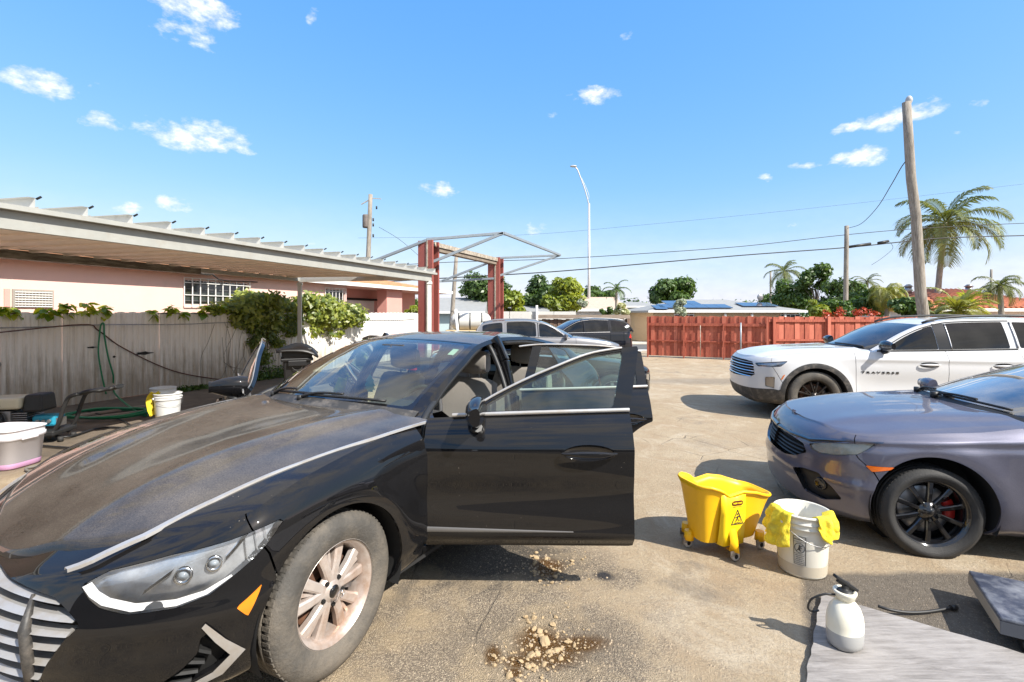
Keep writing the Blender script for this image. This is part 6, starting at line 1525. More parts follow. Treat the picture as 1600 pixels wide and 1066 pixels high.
# warning label towards the camera
mb = MB(); a0, a1 = R(-139), R(-113)
def lab(u, v, off=.003): return ppt(lerp(a0, a1, u), lerp(.085, .262, v), off) - PC
def pquad(us, vs, off, nm, m):
    mb = MB(); g = [[lab(lerp(us[0], us[1], i / 6), vs[j], off) for j in (0, 1)] for i in range(7)]; mb.grid(g); o = mb.build(nm, m, p1); o.rotation_euler = (0, 0, -R(20)); return o
pquad((0, 1), (0, 1), .0028, 'label', mat('label_grey', (.50, .48, .43), .6))
for us, vs in (((0, 1), (.985, 1)), ((0, 1), (0, .015)), ((0, .05), (0, 1)), ((.95, 1), (0, 1)), ((0, 1), (.80, .81)), ((0, 1), (.38, .39))): pquad(us, vs, .0034, 'label_line', M_ink)
mb = MB(); mb.tube([lab(.5 + .40 * math.cos(a), .595 + .17 * math.sin(a), .0036) for a in [2 * math.pi * i / 28 for i in range(28)]], .0017, 4, closed=True); mb.tube([lab(.22, .47, .0036), lab(.5, .60, .0036), lab(.78, .72, .0036)], .0018, 4)
mb.sphere(lab(.52, .67, .003), .007, 8, 5); mb.tube([lab(.5, .65, .003), lab(.45, .54, .003)], .006, 5); mb.tube([lab(.45, .54, .003), lab(.60, .49, .003)], .0035, 5); mb.tube([lab(.5, .62, .003), lab(.68, .58, .003)], .0028, 5)
o = mb.build('pictogram', M_ink, p1); o.rotation_euler = (0, 0, -R(20))
def pail_text(txt, size, u, v, off=.0036):
    me = text_mesh(txt, size, .0004); me.materials.append(M_ink)
    for q in me.vertices: q.co = lab(u + q.co.x / .062, v + q.co.y / .177, off)
    o = mkobj('lettering', me, p1); o.rotation_euler = (0, 0, -R(20))
pail_text('WARNING', .0115, .5, .885)
for k, t_ in enumerate(('Children can fall into', 'bucket and drown.', 'Keep children away', 'from bucket with even', 'a small amount of liquid.')): pail_text(t_, .0052, .5, .33 - .065 * k)
def cloth(name, label, fn, nu, nv, th=.007, group=None):
    """draped cloth from fn(u, v); doubled for thickness"""
    g = [[fn(i / nu, j / nv) for j in range(nv + 1)] for i in range(nu + 1)]; mb = MB(); mb.grid(g); me_o = mb.build(name, M_cloth, None, fixn=False); tag(me_o, label, 'cloth', group)
    md = me_o.modifiers.new('thickness', 'SOLIDIFY'); md.thickness = th; md.offset = 0; md = me_o.modifiers.new('smooth', 'SUBSURF'); md.levels = 1; md.render_levels = 1; return me_o
def fold(x, y, k=0): return mnoise.noise(Vector((x * 6 + k, y * 6, k))) 
def c1(u, v):                              # hangs over the rim at the right front
    a = R(lerp(-92, -20, u)); dep = lerp(.155, .10, abs(u - .62) * 1.6) * (1 if u > .12 else .7 + u * 2.5); s_ = v * (dep + .07) - .07
    rip = .014 * math.sin(u * 17 + v * 3 + 2 * fold(u, v)) + .008 * fold(u * .9, v * .9) + .0015 * fold(u * 4, v * 4)
    if s_ < 0: r_ = .155 + s_ * .7; z = .392 + .004 * math.sin(u * 9) + s_ * .35
    else: r_ = .168 + .014 * min(1, s_ * 12) + rip * min(1, s_ * 20); z = .392 - s_ * (1.0 + .2 * math.sin(u * 6)) + .0
    return PC + Vector((r_ * math.cos(a), r_ * math.sin(a), z))
cloth('microfibre_cloth', 'bright yellow cloth draped over the right of the white pail rim', c1, 44, 30)
def c2(u, v):                              # left cloth, hanging between the pail and the mop bucket
    a = R(lerp(-205, -140, u)); dep = .21 - .06 * abs(u - .5); s_ = v * (dep + .05) - .05; rip = .016 * math.sin(u * 14 + v * 3 + 2 * fold(u, v, 2)) + .010 * fold(u * .9, v * .9, 3) + .0015 * fold(u * 4, v * 4, 3)
    if s_ < 0: r_ = .155 + s_ * .7; z = .393 + s_ * .3
    else: r_ = .170 + rip * min(1, s_ * 20) + .022 * min(1, s_ * 10) + .10 * s_; z = .393 - s_ * 1.08
    return PC + Vector((r_ * math.cos(a), r_ * math.sin(a), z))
cloth('microfibre_cloth', 'damp yellow cloth hanging between the white pail and the yellow mop bucket', c2, 40, 30)

# ------------------------------------------------------------------ plywood, sprayer and wand
M_ply = bpy.data.materials.new('grey_weathered_plywood'); M_ply.use_nodes = True
g = NT(M_ply); b = g.N['Principled BSDF']; tc = g.N.new('ShaderNodeTexCoord'); mp_ = g.N.new('ShaderNodeMapping'); mp_.inputs['Rotation'].default_value = (0, 0, R(-54)); mp_.inputs['Scale'].default_value = (1, 9, 1); g.L.new(tc.outputs['Object'], mp_.inputs[0])
n = g.noise(mp_.outputs[0], 5, 8, .7, .4); n2 = g.noise(tc.outputs['Object'], 2.4, 8, .65); n3 = g.noise(mp_.outputs[0], 40, 5, .7)
c = g.mix(g.rng(n, .3, .7), (.15, .136, .125), (.36, .335, .315)); c = g.mix(g.rng(n2, .50, .72, 0, .65), c, (.36, .335, .315)); c = g.mix(g.rng(n2, .42, .30, 0, .5), c, (.085, .078, .072)); c = g.mix(g.rng(n3, .60, .75, 0, .6), c, (.06, .052, .046))
g.L.new(c, b.inputs['Base Color']); b.inputs['Roughness'].default_value = .85; bp = g.N.new('ShaderNodeBump'); bp.inputs['Strength'].default_value = .5; bp.inputs['Distance'].default_value = .004; g.L.new(g.math('ADD', n3, n), bp.inputs['Height']); g.L.new(bp.outputs[0], b.inputs['Normal'])
C0 = Vector((1.765, 2.74, .004)); U, V_ = Vector((.80, -.60, 0)), Vector((-.60, -.80, 0))
mb = MB(); rr = random.Random(11); outl = []
for i in range(40): outl.append((i / 40 * 2.44, rr.uniform(-.006, .004)))
for i in range(20): outl.append((2.44, i / 20 * 1.22))
for i in range(40): outl.append((2.44 - i / 40 * 2.44, 1.22))
for i in range(24): outl.append((rr.uniform(-.004, .005), 1.22 - i / 24 * 1.22))
Mp = Matrix(((U.x, V_.x, 0, C0.x), (U.y, V_.y, 0, C0.y), (0, 0, 1, C0.z), (0, 0, 0, 1)))
mb.prism(outl, 0, .017, Mp); ply = mb.build('plywood_sheet', M_ply, label='grey weathered plywood sheet lying on the ground at the lower right', cat='board', fixn=True)
SP = P(1320, 1006, .022); M_jug = mat('cream_jug_plastic', (.80, .76, .62), .35, var=.03); M_jug2 = mat('jug_lower_with_liquid', (.36, .36, .35), .3)
for m_ in (M_jug,): m_.node_tree.nodes['Principled BSDF'].inputs['Subsurface Weight'].default_value = .2; m_.node_tree.nodes['Principled BSDF'].inputs['Subsurface Radius'].default_value = (.04, .04, .03)
spr = empty('pump_sprayer', SP, R(20), 'cream pump sprayer bottle with a black lever standing on the plywood', 'sprayer')
mb = MB(); rows = []; mi_rows = []
prof = [(.0, 0), (.066, 0), (.078, .006), (.082, .03), (.084, .075), (.083, .078), (.084, .11), (.080, .145), (.068, .18), (.048, .205), (.034, .215), (.032, .222)]
for r_, z in prof: rows.append([Vector((r_ * math.cos(a) * 1.02, r_ * .88 * math.sin(a), z + (.004 if .0 < z < .01 and math.cos(4 * a) > .3 else 0))) for a in [2 * math.pi * i / 36 for i in range(36)]])
mb.grid(rows, 0, True, True); mb.m = [1 if i // 36 < 5 else 0 for i in range(len(mb.m))]; mb.build('bottle', [M_jug, M_jug2], spr)
mb = MB(); mb.lathe([(.030, .218), (.040, .222), (.046, .242), (.050, .250), (.050, .258), (.042, .262), (.034, .250), (.0, .248)], 28); mb.build('collar', M_jug, spr)
mb = MB(); mb.lathe([(.034, .252), (.030, .262), (.014, .268), (.012, .285)], 20); mb.cyl((.0, 0, .25), (.012, 0, .298), .016, n=12); mb.bar((.052, -.02, .262), (-.046, .016, .330), .030, .014); mb.bar((.045, -.018, .252), (-.035, .012, .312), .012, .022); mb.build('pump_lever', M_black_pl, spr, bevel=.003)
mb = MB(); q0 = SP; mb.tube(catmull([Vector((-.04, .02, .235)), Vector((-.085, .04, .235)), Vector((-.125, .075, .20)), Vector((-.13, .09, .15)), Vector((-.10, .09, .125)), Vector((-.07, .08, .13))], 6), .005, 8); mb.build('hose', M_black_pl, spr)
wpts = [P(1372, 947, .03), P(1391, 953, .025), P(1418, 957, .014), P(1450, 956, .012), P(1486, 950, .012)]
mb = MB(); mb.tube(catmull(wpts, 5), .008, 8); mb.cyl(wpts[-1], wpts[-1] + (wpts[-1] - wpts[-2]).normalized() * .035, .014, n=8); mb.build('spray_wand', M_black_pl, label='black spray wand lying along the far edge of the plywood', cat='wand')
# ------------------------------------------------------------------ tool creeper cut off at the right
M_navy = mat('scuffed_navy_vinyl', (.035, .042, .065), .42, var=.35, vscale=5, dirt=(.22, .23, .25), dscale=6, dthr=.56, coat=.3)
c0 = Vector((2.60, 2.735, 0)); u_, v_ = Vector((.86, -.51, 0)).normalized(), Vector((-.58, -.81, 0)).normalized(); v_ = Vector((-.51, -.86, 0)).normalized()
cr = empty('low_trolley', c0, 0, 'low dark blue wheeled trolley with a scuffed top at the right edge', 'trolley'); Mc = Matrix((u_, v_, Vector((0, 0, 1)))).transposed()
mb = MB(); mb.box(u_ * .45 + v_ * .25 + Vector((0, 0, .150)), (.90, .50, .020), M=Mc); mb.build('top', M_navy, cr, bevel=.008)
for vo in (.005, .495): mb = MB(); mb.box(u_ * .45 + v_ * vo + Vector((0, 0, .112)), (.90, .012, .060), M=Mc); mb.build('side_rail', mat('grey_blue_steel', (.10, .11, .13), .5, .4) if not bpy.data.materials.get('grey_blue_steel') else bpy.data.materials['grey_blue_steel'], cr)
mb = MB(); mb.box(u_ * .005 + v_ * .25 + Vector((0, 0, .112)), (.012, .49, .060), M=Mc); mb.build('end_rail', mat('sandy_worn_steel', (.33, .27, .20), .7), cr)
mb = MB(); mb.box(u_ * .52 + v_ * .512 + Vector((0, 0, .135)), (.62, .020, .022), M=Mc); mb.build('wooden_lath', mat('splintered_lath', (.48, .33, .20), .8, var=.3, vscale=20), cr)
for a, b_ in ((.06, .06), (.84, .06), (.10, .44), (.84, .44)):
    mb = MB(); p = u_ * a + v_ * b_; mb.cyl(p + Vector((0, 0, .055)), p + Vector((0, 0, .085)), .014, n=8, mi=1); mb.cyl(p + u_ * -.014 + Vector((0, 0, .032)), p + u_ * .014 + Vector((0, 0, .032)), .032, n=16); mb.build('castor', [M_black_pl, M_steel], cr)

# ------------------------------------------------------------------ left side: washer, tubs, pails, hoses, bin
W0 = P(62, 688); pw = empty('pressure_washer', W0, R(12), 'petrol pressure washer with a cream tank and a black push handle by the metal fence', 'pressure washer')
M_cream = mat('cream_tank', (.66, .62, .47), .35, coat=.3, dirt=(.45, .40, .30), dscale=9, dthr=.64); M_cyan = mat('cyan_pump', (.02, .28, .42), .45)
mb = MB(); mb.box((-.42, 0, .50), (.62, .34, .15)); mb.v = [(x, y, z) for x, y, z in mb.v]; mb.build('fuel_tank', M_cream, pw, bevel=.035)
mb = MB(); mb.cyl((-.5, 0, .57), (-.5, 0, .61), .04, n=12); mb.build('fuel_cap', M_black_pl, pw)
mb = MB(); mb.box((-.01, .02, .49), (.22, .30, .22), top=.85); mb.build('air_filter', M_black_pl, pw, bevel=.03)
mb = MB(); mb.box((-.38, 0, .30), (.36, .34, .22)); mb.cyl((-.38, -.22, .30), (-.38, .2, .30), .13, n=20)
for k in range(7): mb.box((-.15, 0, .22 + .026 * k), (.22, .30, .012))
mb.build('engine_block', M_steel, pw, bevel=.01)
mb = MB(); mb.cyl((-.38, -.19, .30), (-.38, -.24, .30), .14, .12, n=24); mb.build('recoil_cover', M_black_pl, pw)
mb = MB(); mb.box((.10, 0, .26), (.26, .20, .14)); mb.build('pump', M_cyan, pw, bevel=.03)
mb = MB()
for k in range(3): mb.cyl((.05 + .06 * k, -.12, .26), (.05 + .06 * k, -.10, .26), .022, n=10)
mb.box((.24, -.02, .24), (.06, .12, .10)); mb.build('pump_head', M_steel, pw)
mb = MB(); mb.box((-.20, 0, .12), (.98, .44, .07)); mb.build('chassis', M_black_pl, pw, bevel=.02)
for y in (-.26, .26): mb = MB(); mb.lathe([(.0, -.03), (.06, -.03), (.07, -.01), (.09, -.01), (.10, -.035), (.14, -.03), (.145, 0), (.14, .03), (.10, .035), (.09, .01), (0, .01)], 28, Matrix.Translation((-.42, y, .145)) @ Matrix.Rotation(R(90), 4, 'X')); mb.build('wheel', M_rubber, pw)
mb = MB()
for y in (-.17, .17): mb.tube(catmull([(.20, y, .06), (.30, y, .22), (.36, y, .42), (.42, y, .56), (.52, y, .60)], 5), .024, 8)
mb.build('frame', M_black_pl, pw)
mb = MB(); mb.tube(catmull([(.44, 0, .575), (.58, 0, .615), (.74, 0, .625), (.86, 0, .655), (.90, 0, .665)], 5), [.022, .026, .03, .032, .03] * 4 + [.02], 10); mb.v = [(x, y * 3.2, z) for x, y, z in mb.v]; mb.build('push_handle', M_black_pl, pw)
for y in (-.12, .12): mb = MB(); mb.cyl((.30, y, 0), (.30, y, .06), .03, n=10); mb.build('foot', M_rubber, pw)
# square white tub
M_tub = mat('white_tub_plastic', (.64, .62, .65), .4, var=.03); T0 = P(0, 733); tb = empty('square_tub', T0 + Vector((-.05, .12, 0)), R(-4), 'square white tub with a blue label and pink base at the left edge', 'tub')
def sq(r_, z, k=4.5): return [Vector((r_ * (abs(math.cos(a)) ** (2 / k)) * (1 if math.cos(a) > 0 else -1), r_ * .8 * (abs(math.sin(a)) ** (2 / k)) * (1 if math.sin(a) > 0 else -1), z)) for a in [2 * math.pi * i / 48 for i in range(48)]]
mb = MB(); mb.grid([sq(.22, 0), sq(.235, .012), sq(.262, .30), sq(.275, .305), sq(.278, .345), sq(.268, .35), sq(.268, .395), sq(.282, .40), sq(.282, .412), sq(.265, .410), sq(.23, .02)], 0, True, True); mb.add(sq(.225, .015), [tuple(range(48))]); mb.build('shell', M_tub, tb)
mb = MB(); mb.grid([sq(.2215, .001), sq(.2375, .013), sq(.2415, .06)], 0, True, True); mb.build('pink_base', mat('pink_residue', (.68, .38, .60), .5), tb)
mb = MB(); mb.add([Vector((-.19, -.2065, .10)), Vector((.135, -.2065, .10)), Vector((.14, -.2145, .245)), Vector((-.19, -.2145, .245))], [(0, 1, 2, 3)]); mb.build('label', mat('blue_violet_label', (.05, .05, .24), .4, var=.6, vscale=9, dirt=(.12, .10, .16), dscale=7), tb)
mb = MB(); mb.box((.285, -.02, .325), (.02, .16, .05)); mb.build('lid_catch', M_tub, tb, bevel=.006)
# two pails by the fence
B1p = P(262, 657); B2p = P(245, 650)
M_pail2 = mat('translucent_pail', (.66, .67, .66), .4, var=.04)
pail('white_pail', 'white pail with brown sediment showing through, nearer of the two by the metal fence', 'pail', B1p, .42, .150, .178, M_pail2, mat('brown_water', (.40, .26, .13), .3), 'white pails by the metal fence', .24, rz=1)
pail('white_pail', 'white pail half hidden behind its twin by the metal fence', 'pail', B2p + Vector((-.06, .22, 0)), .42, .150, .178, M_pail2, None, 'white pails by the metal fence', None, rz=2)
def c3(u, v):
    s_ = v * .36; return B1p + Vector((-.175 - .03 * math.sin(u * 9 + v * 4) + .03 * (u - .5), -.05 + lerp(-.10, .07, u), .44 - s_ + .02 * math.sin(u * 12))) + Vector((.02 * fold(u, v, 5), .0, 0)) + Vector((.06 * (1 - min(1, v * 6)), 0, 0))
cloth('rubber_glove', 'yellow rag hanging down over the rim of the nearer fence pail', c3, 10, 14)
def hose(name, label, pts, r_, m, cat='hose', sub=6, group=None):
    mb = MB(); mb.tube(catmull(pts, sub), r_, 8); return mb.build(name, m, label=label, cat=cat, group=group)
M_green = mat('green_hose', (.02, .22, .10), .4); M_hblk = mat('black_hose', (.012, .012, .012), .5)
Gp = FA + FD * 1.32 + FN * .06
coil = []
cc = P(165, 651)
for i in range(64): a = i / 64 * 2 * math.pi * 3.3; r_ = .50 + .05 * math.sin(i * .37); coil.append(cc + Vector((r_ * 1.15 * math.cos(a), r_ * .75 * math.sin(a), .025 + .02 * (i / 64) * 3 + .01 * math.sin(i))))
gpt = FA + FD * 1.30
hose('garden_hose', 'green garden hose hanging from the fence rail and coiled on the ground below', [gpt + FN * .07 + Vector((0, 0, z)) + FD * dx for z, dx in ((.12, .10), (.5, .03), (.9, -.02), (1.25, .0), (1.41, .02))] + [gpt + FN * .10 + Vector((0, 0, z)) + FD * dx for z, dx in ((1.43, .05), (1.2, .06), (.8, .12), (.45, .20), (.12, .22))] + coil[::2], .014, M_green, sub=4)
hose('pressure_hose', 'black pressure hose running from the washer across the dark ground to the car', [P(60, 668, .1), P(100, 683, .03), P(150, 700 - 30, .02), P(180, 668, .02), P(215, 672, .02), P(262, 671, .02), P(330, 668, .02), P(380, 664, .02)], .014, M_hblk)
hose('pressure_hose', 'long black hose looping behind the white tub and under the car bonnet', [P(40, 694, .02), P(70, 697, .02), P(110, 700, .02), P(150, 703, .02), P(190, 698, .02), P(240, 700, .02)], .013, M_hblk)
hose('drain_hose', 'grey hose curling on the sunlit sand beside the car nose', [P(240, 690, .02), P(180, 697, .02), P(110, 712, .02), P(60, 727, .02), P(40, 733, .02), P(60, 738, .02), P(110, 735, .02), P(90, 742, .02), P(50, 748, .02), P(38, 757, .02), P(55, 765, .02)], .012, mat('grey_hose', (.17, .16, .14), .6))
hose('air_line', 'thin dark line trailing over the ground by the hose coil', [P(120, 640, .03), P(150, 646, .03), P(185, 655, .02), P(210, 668, .02), P(235, 690, .02)], .009, M_hblk)
mb = MB()
for k, (a, b_, w_) in enumerate(((P(150, 648, .03), P(232, 634, .03), .05), (P(155, 652, .05), P(240, 640, .05), .05))): mb.bar(a, b_, w_, .03); 
pipes = None
for k, (a, b_, w_) in enumerate(((P(118, 650, .03), P(238, 633, .03), .05), (P(128, 654, .05), P(246, 640, .05), .04))):
    mb = MB(); mb.bar(a, b_, w_, .03); mb.build('timber_batten', mat('weathered_batten', (.34, .27, .22), .85, var=.2, vscale=6) if k == 0 else bpy.data.materials['weathered_batten'], label=('grey batten lying against the foot of the metal fence' if k == 0 else 'shorter batten lying in front of its neighbour by the metal fence'), cat='batten')
for px, py in ((70, 715), (82, 713), (188, 676), (143, 675)): pass
M_bin = mat('bin_plastic', (.009, .009, .010), .45)
# bin with a flapping lid
Bn = Vector((-3.92, 8.75, 0)); wb_ = empty('wheeled_bin', Bn, R(25), 'black wheeled bin with its ragged lid ajar under the carport post', 'bin')
mb = MB(); mb.box((0, 0, .46), (.44, .50, .86)); mb.v = [((x * (.86 if z < .4 else 1.06)), y * (.84 if z < .4 else 1.04), z) for x, y, z in mb.v]; mb.build('body', M_bin, wb_, bevel=.03)
mb = MB(); mb.box((0, 0, .80), (.53, .58, .05)); mb.box((0, -.30, .74), (.30, .03, .10)); mb.build('rim', M_bin, wb_, bevel=.012)
mb = MB(); g_ = [[Vector((x * (1 + .05 * math.sin(y * 9)), y, 1.03 - .16 * (x / .33) ** 2 * (1 if x > 0 else .4) - .06 * abs(y / .36) ** 3 + .03 * math.sin(7 * x + 5 * y))) for y in [-.36 + .09 * j for j in range(9)]] for x in [-.33 + .0825 * i for i in range(9)]]; mb.grid(g_); o = mb.build('lid', M_bin, wb_); md = o.modifiers.new('thickness', 'SOLIDIFY'); md.thickness = .03
mb = MB(); mb.box((0, 0, .92), (.50, .52, .16)); mb.build('neck', M_bin, wb_, bevel=.02)
mb = MB(); mb.tube([Vector((.085 * math.cos(a), -.285, .70 + .085 * math.sin(a))) for a in [2 * math.pi * i / 20 for i in range(20)]], .007, 5, closed=True); mb.build('embossed_ring', M_dusty_pl, wb_)
mb = MB(); mb.box((.0, -.300, .735), (.07, .01, .016)); mb.build('badge', M_wpaint, wb_)
for x in (-.2, .2): mb = MB(); mb.cyl((x, .24, .10), (x * 1.25, .24, .10), .10, n=18); mb.build('wheel', M_rubber, wb_)
# things on the dashboard of the black sedan
def car_pt(v): return Matrix.Translation(O1) @ Matrix.Rotation(math.atan2(-.869, -.494), 4, 'Z') @ Matrix.Scale(SC1, 4) @ Vector(v)
mb = MB(); rows = []; c = Vector((-.93, -.18, .985))
for i in range(9):
    q = i / 8; rows.append([c + Vector((.035 * math.cos(a) * (1 - .3 * q) + .01 * math.sin(5 * q), .05 * math.sin(a) * (1 - .2 * q) + .02 * q, -.03 + .13 * q + .012 * math.sin(3 * a))) for a in [2 * math.pi * k / 10 for k in range(10)]])
rows = [[car_pt(p) for p in r_] for r_ in rows]; mb.grid(rows, 0, True, True); mb.add(rows[-1], [tuple(range(10))]); mb.build('crumpled_cloth', M_cloth, label='crumpled yellow cloth on the dashboard of the black sedan', cat='cloth')
mb = MB(); mb.sphere(car_pt((-.90, -.15, .965)), .055, 12, 8, 0, (1.1, 1, .7)); mb.build('leather_pouch', mat('tan_leather', (.30, .14, .08), .6, var=.3, vscale=20), label='small tan pouch beside the yellow cloth on the dashboard', cat='pouch')
mb = MB(); tree = [(-.018, 0), (.018, 0), (.018, .012), (.034, .014), (.024, .030), (.036, .034), (.022, .058), (.028, .062), (.010, .088), (.0, .104), (-.010, .088), (-.028, .062), (-.022, .058), (-.036, .034), (-.024, .030), (-.034, .014), (-.018, .012)]
c = car_pt((-.96, .09, 1.01)); mb.prism([(x * 1.25, y * 1.25) for x, y in tree], -.002, .002, Matrix.Translation(c) @ Matrix.Rotation(R(-20), 4, 'Z') @ Matrix.Rotation(R(90), 4, 'X')); mb.tube([c + Vector((0, 0, .13)), car_pt((-1.15, .0, 1.26))], .001, 4, 0); mb.build('air_freshener', mat('turquoise_card', (.10, .62, .55), .6), label='turquoise tree shaped air freshener hanging behind the windscreen of the black sedan', cat='air freshener')
# ------------------------------------------------------------------ houses beyond the street
GL = -.8
M_groof = mat('grey_roof', (.27, .275, .27), .85, var=.1, vscale=2); M_beige = mat('beige_render', (.66, .47, .29), .85, var=.05); M_tealw = mat('pale_teal_render', (.48, .58, .58), .85); M_whiter = mat('white_render', (.78, .77, .74), .8)
M_solar = mat('solar_glass', (.035, .05, .09), .12, coat=.6); M_orange = mat('orange_barrel_tile', (.58, .19, .09), .75, var=.2, vscale=5, dirt=(.36, .13, .07), dscale=4)
def hip_house(name, label, x0, x1, y0, dep, eave, ridge, roofm, wallm, wins=(), gable=False, over=.5, tiles=False, doors=()):
    root = empty(name, (x0, y0, GL), 0, label, 'house'); w = x1 - x0; zt = eave - GL; zr = ridge - GL
    mb = MB(); mb.box((w / 2, dep / 2, zt / 2), (w - .02, dep, zt)); mb.build('wall', wallm, root)
    e = [Vector((-over, -over, zt)), Vector((w + over, -over, zt)), Vector((w + over, dep + over, zt)), Vector((-over, dep + over, zt))]; hx = 0 if gable else min(dep / 2, w / 3)
    a, b = Vector((-over * gable + hx, dep / 2, zr)), Vector((w + over * gable - hx, dep / 2, zr))
    mb = MB(); mb.add(e + [a, b], [(0, 1, 5, 4), (2, 3, 4, 5), (1, 2, 5), (3, 0, 4)]); mb.add([v - Vector((0, 0, .16)) for v in e] + e, [(3, 2, 1, 0), (0, 1, 5, 4), (1, 2, 6, 5), (3, 0, 4, 7)]); rf = mb.build('roof', roofm, root)
    if tiles:
        n = int(w / .30)
        mb = MB()
        for k in range(n + 1):
            x = w * k / n; f = min(1, x / max(hx, .01), (w - x) / max(hx, .01)); mb.tube([Vector((x, -over, zt + .03)), lerp(Vector((x, -over, zt + .03)), Vector((x, dep / 2, zr + .03)), f)], .085, 6)
        mb.build('tile_rows', roofm, root, kind='stuff')
    mb = MB(); mb.bar(e[0] + Vector((0, -.02, -.08)), e[1] + Vector((0, -.02, -.08)), .03, .17); mb.build('fascia', M_wpaint, root)
    for (wx0, wx1, z0, z1) in wins:
        mb = MB(); mb.box(((wx0 + wx1) / 2, -.02, (z0 + z1) / 2 - GL), (wx1 - wx0, .06, z1 - z0)); f_ = mb.build('window', M_glassd, root)
        mb = MB(); 
        for z in (z0, z1): mb.box(((wx0 + wx1) / 2, -.06, z - GL), (wx1 - wx0 + .1, .05, .06))
        mb.build('window_frame', M_wpaint, f_, kind='stuff')
        for k in range(5): mb = MB(); mb.box((lerp(wx0, wx1, k / 4), -.07, (z0 + z1) / 2 - GL), (.04, .04, z1 - z0)); mb.build('window_bar', M_wpaint, f_)
    for (wx0, wx1) in doors: mb = MB(); mb.box(((wx0 + wx1) / 2, -.02, 1.05), (wx1 - wx0, .06, 2.1)); mb.build('door', M_wpaint, root)
    return root
bh = hip_house('beige_house', 'beige house with a grey roof and solar panels behind the red gate', 11.15, 22.6, 38.0, 9.0, 1.86, 2.86, M_groof, M_beige, [(1.7, 3.2, .75, 1.55), (10.1, 11.8 - .2, .75, 1.55)], doors=((5.0, 6.4),))
sl = Vector((0, 5.0, 1.0)).normalized(); Mx = Matrix((Vector((1, 0, 0)), sl, Vector((1, 0, 0)).cross(sl))).transposed()
def rslot(x, f): return Vector((x, -.5 + 5.0 * f, 1.86 - GL + 1.0 * f + .10))
for x, f in [(1.15 + .95 * i, .26) for i in range(6)] + [(2.1 + .95 * i, .58) for i in range(3)] + [(8.0 + .95 * i, .40) for i in range(3)] + [(.6, .15)]:
    mb = MB(); mb.box(rslot(x, f), (.93, 1.55, .05), M=Mx); mb.build('solar_panel', M_solar, bh)
for x in (5.6, 7.7, 10.3): mb = MB(); mb.box((x, -.3, 1.2), (.14, .14, 2.4)); mb.build('porch_post', M_wpaint, bh)
mb = MB(); mb.tube([(9.9, 3, 3.1), (9.9, 3, 4.0)], .03, 6); mb.sphere((9.9, 2.7, 3.8), .28, 10, 6, 0, (1, .3, 1)); mb.build('antenna', M_steel, bh)
hip_house('white_gable_house', 'white house with a faded brown roof behind the streetlight', 4.6, 8.2, 36.5, 8.0, 1.95, 3.0, mat('faded_brown_roof', (.48, .36, .28), .85, var=.15), M_whiter, [(1.2, 2.6, .6, 1.5)], gable=True)
hip_house('white_annex', 'low white house with a grey flat roof between the small palm and the beige house', 11.2, 15.6, 50.0, 6.0, 2.4, 2.9, M_groof, M_whiter, [(.9, 1.6, .5, 1.8)], over=.3)
hip_house('teal_house', 'pale teal house with a plain grey roof behind the white tank', -9.4, -2.6, 38.0, 8.0, 1.78, 3.0, M_groof, M_tealw, [(4.6, 5.4, .9, 1.5)], gable=True)
hip_house('white_roofed_house', 'white walled house glimpsed behind the yellow green tree', -2.2, 4.2, 44.0, 8.0, 1.7, 2.7, M_groof, M_whiter, [(1.2, 2.6, .6, 1.4)])
hip_house('tiled_house', 'long house with an orange barrel tile roof behind the leaning pole', 24.0, 31.5, 27.2, 8.0, 1.9, 3.15, M_orange, M_whiter, [(2.0, 3.4, .6, 1.5)], tiles=True)
hip_house('tiled_house', 'white house with an orange tile roof at the right edge behind the palm', 32.3, 41.0, 29.0, 7.0, 1.95, 2.75, M_orange, M_whiter, [(1.0, 3.4, .5, 1.4)], tiles=True)
for x, y in ((25.6, 31.0), (29.5, 31.0)):
    mb = MB(); mb.cyl((x, y, 2.9), (x, y, 3.35), .18, n=12); mb.cyl((x, y, 3.35), (x, y, 3.5), .26, .10, n=12); mb.build('roof_vent', M_steel, label='squat roof vent on the orange tiled roof %s' % ('left of the palm trunk' if x < 28 else 'at the foot of the palm trunk'), cat='vent', group='vents on the orange tile roof')
# ------------------------------------------------------------------ white tank on its stand
tk = empty('water_tank', (-2.0, 15.6, 0), R(4), 'white horizontal tank with dark straps beyond the red post', 'tank')
mb = MB(); pr = [(0, 0), (.14, .02), (.24, .10), (.275, .2), (.28, .3), (.28, 1.05), (.275, 1.12), (.24, 1.22), (.14, 1.30), (0, 1.32)]
mb.lathe(pr, 28, Matrix.Translation((0, 0, 1.36)) @ Matrix.Rotation(R(90), 4, 'Y')); mb.build('shell', M_wht, tk)
for x in (.26, .62, 1.0): mb = MB(); mb.lathe([(.281, x), (.288, x), (.288, x + .035), (.281, x + .035)], 28, Matrix.Translation((0, 0, 1.36)) @ Matrix.Rotation(R(90), 4, 'Y')); mb.build('strap', M_dark, tk)
mb = MB(); mb.box((.66, 0, .98), (1.6, .62, .22)); mb.build('crate', mat('pale_wood_crate', (.52, .38, .20), .8, var=.2, vscale=5), tk, bevel=.02)
for x in (-.1, 1.4):
    for y in (-.25, .25): mb = MB(); mb.box((x, y, .44), (.07, .07, .88)); mb.build('leg', M_timber, tk)
mb = MB(); mb.cyl((-1.55, 14.6, 0), (-1.72, 14.6, 1.75), .045, n=10); mb.build('white_post', M_wpaint, label='thin white post standing in front of the white tank', cat='post')

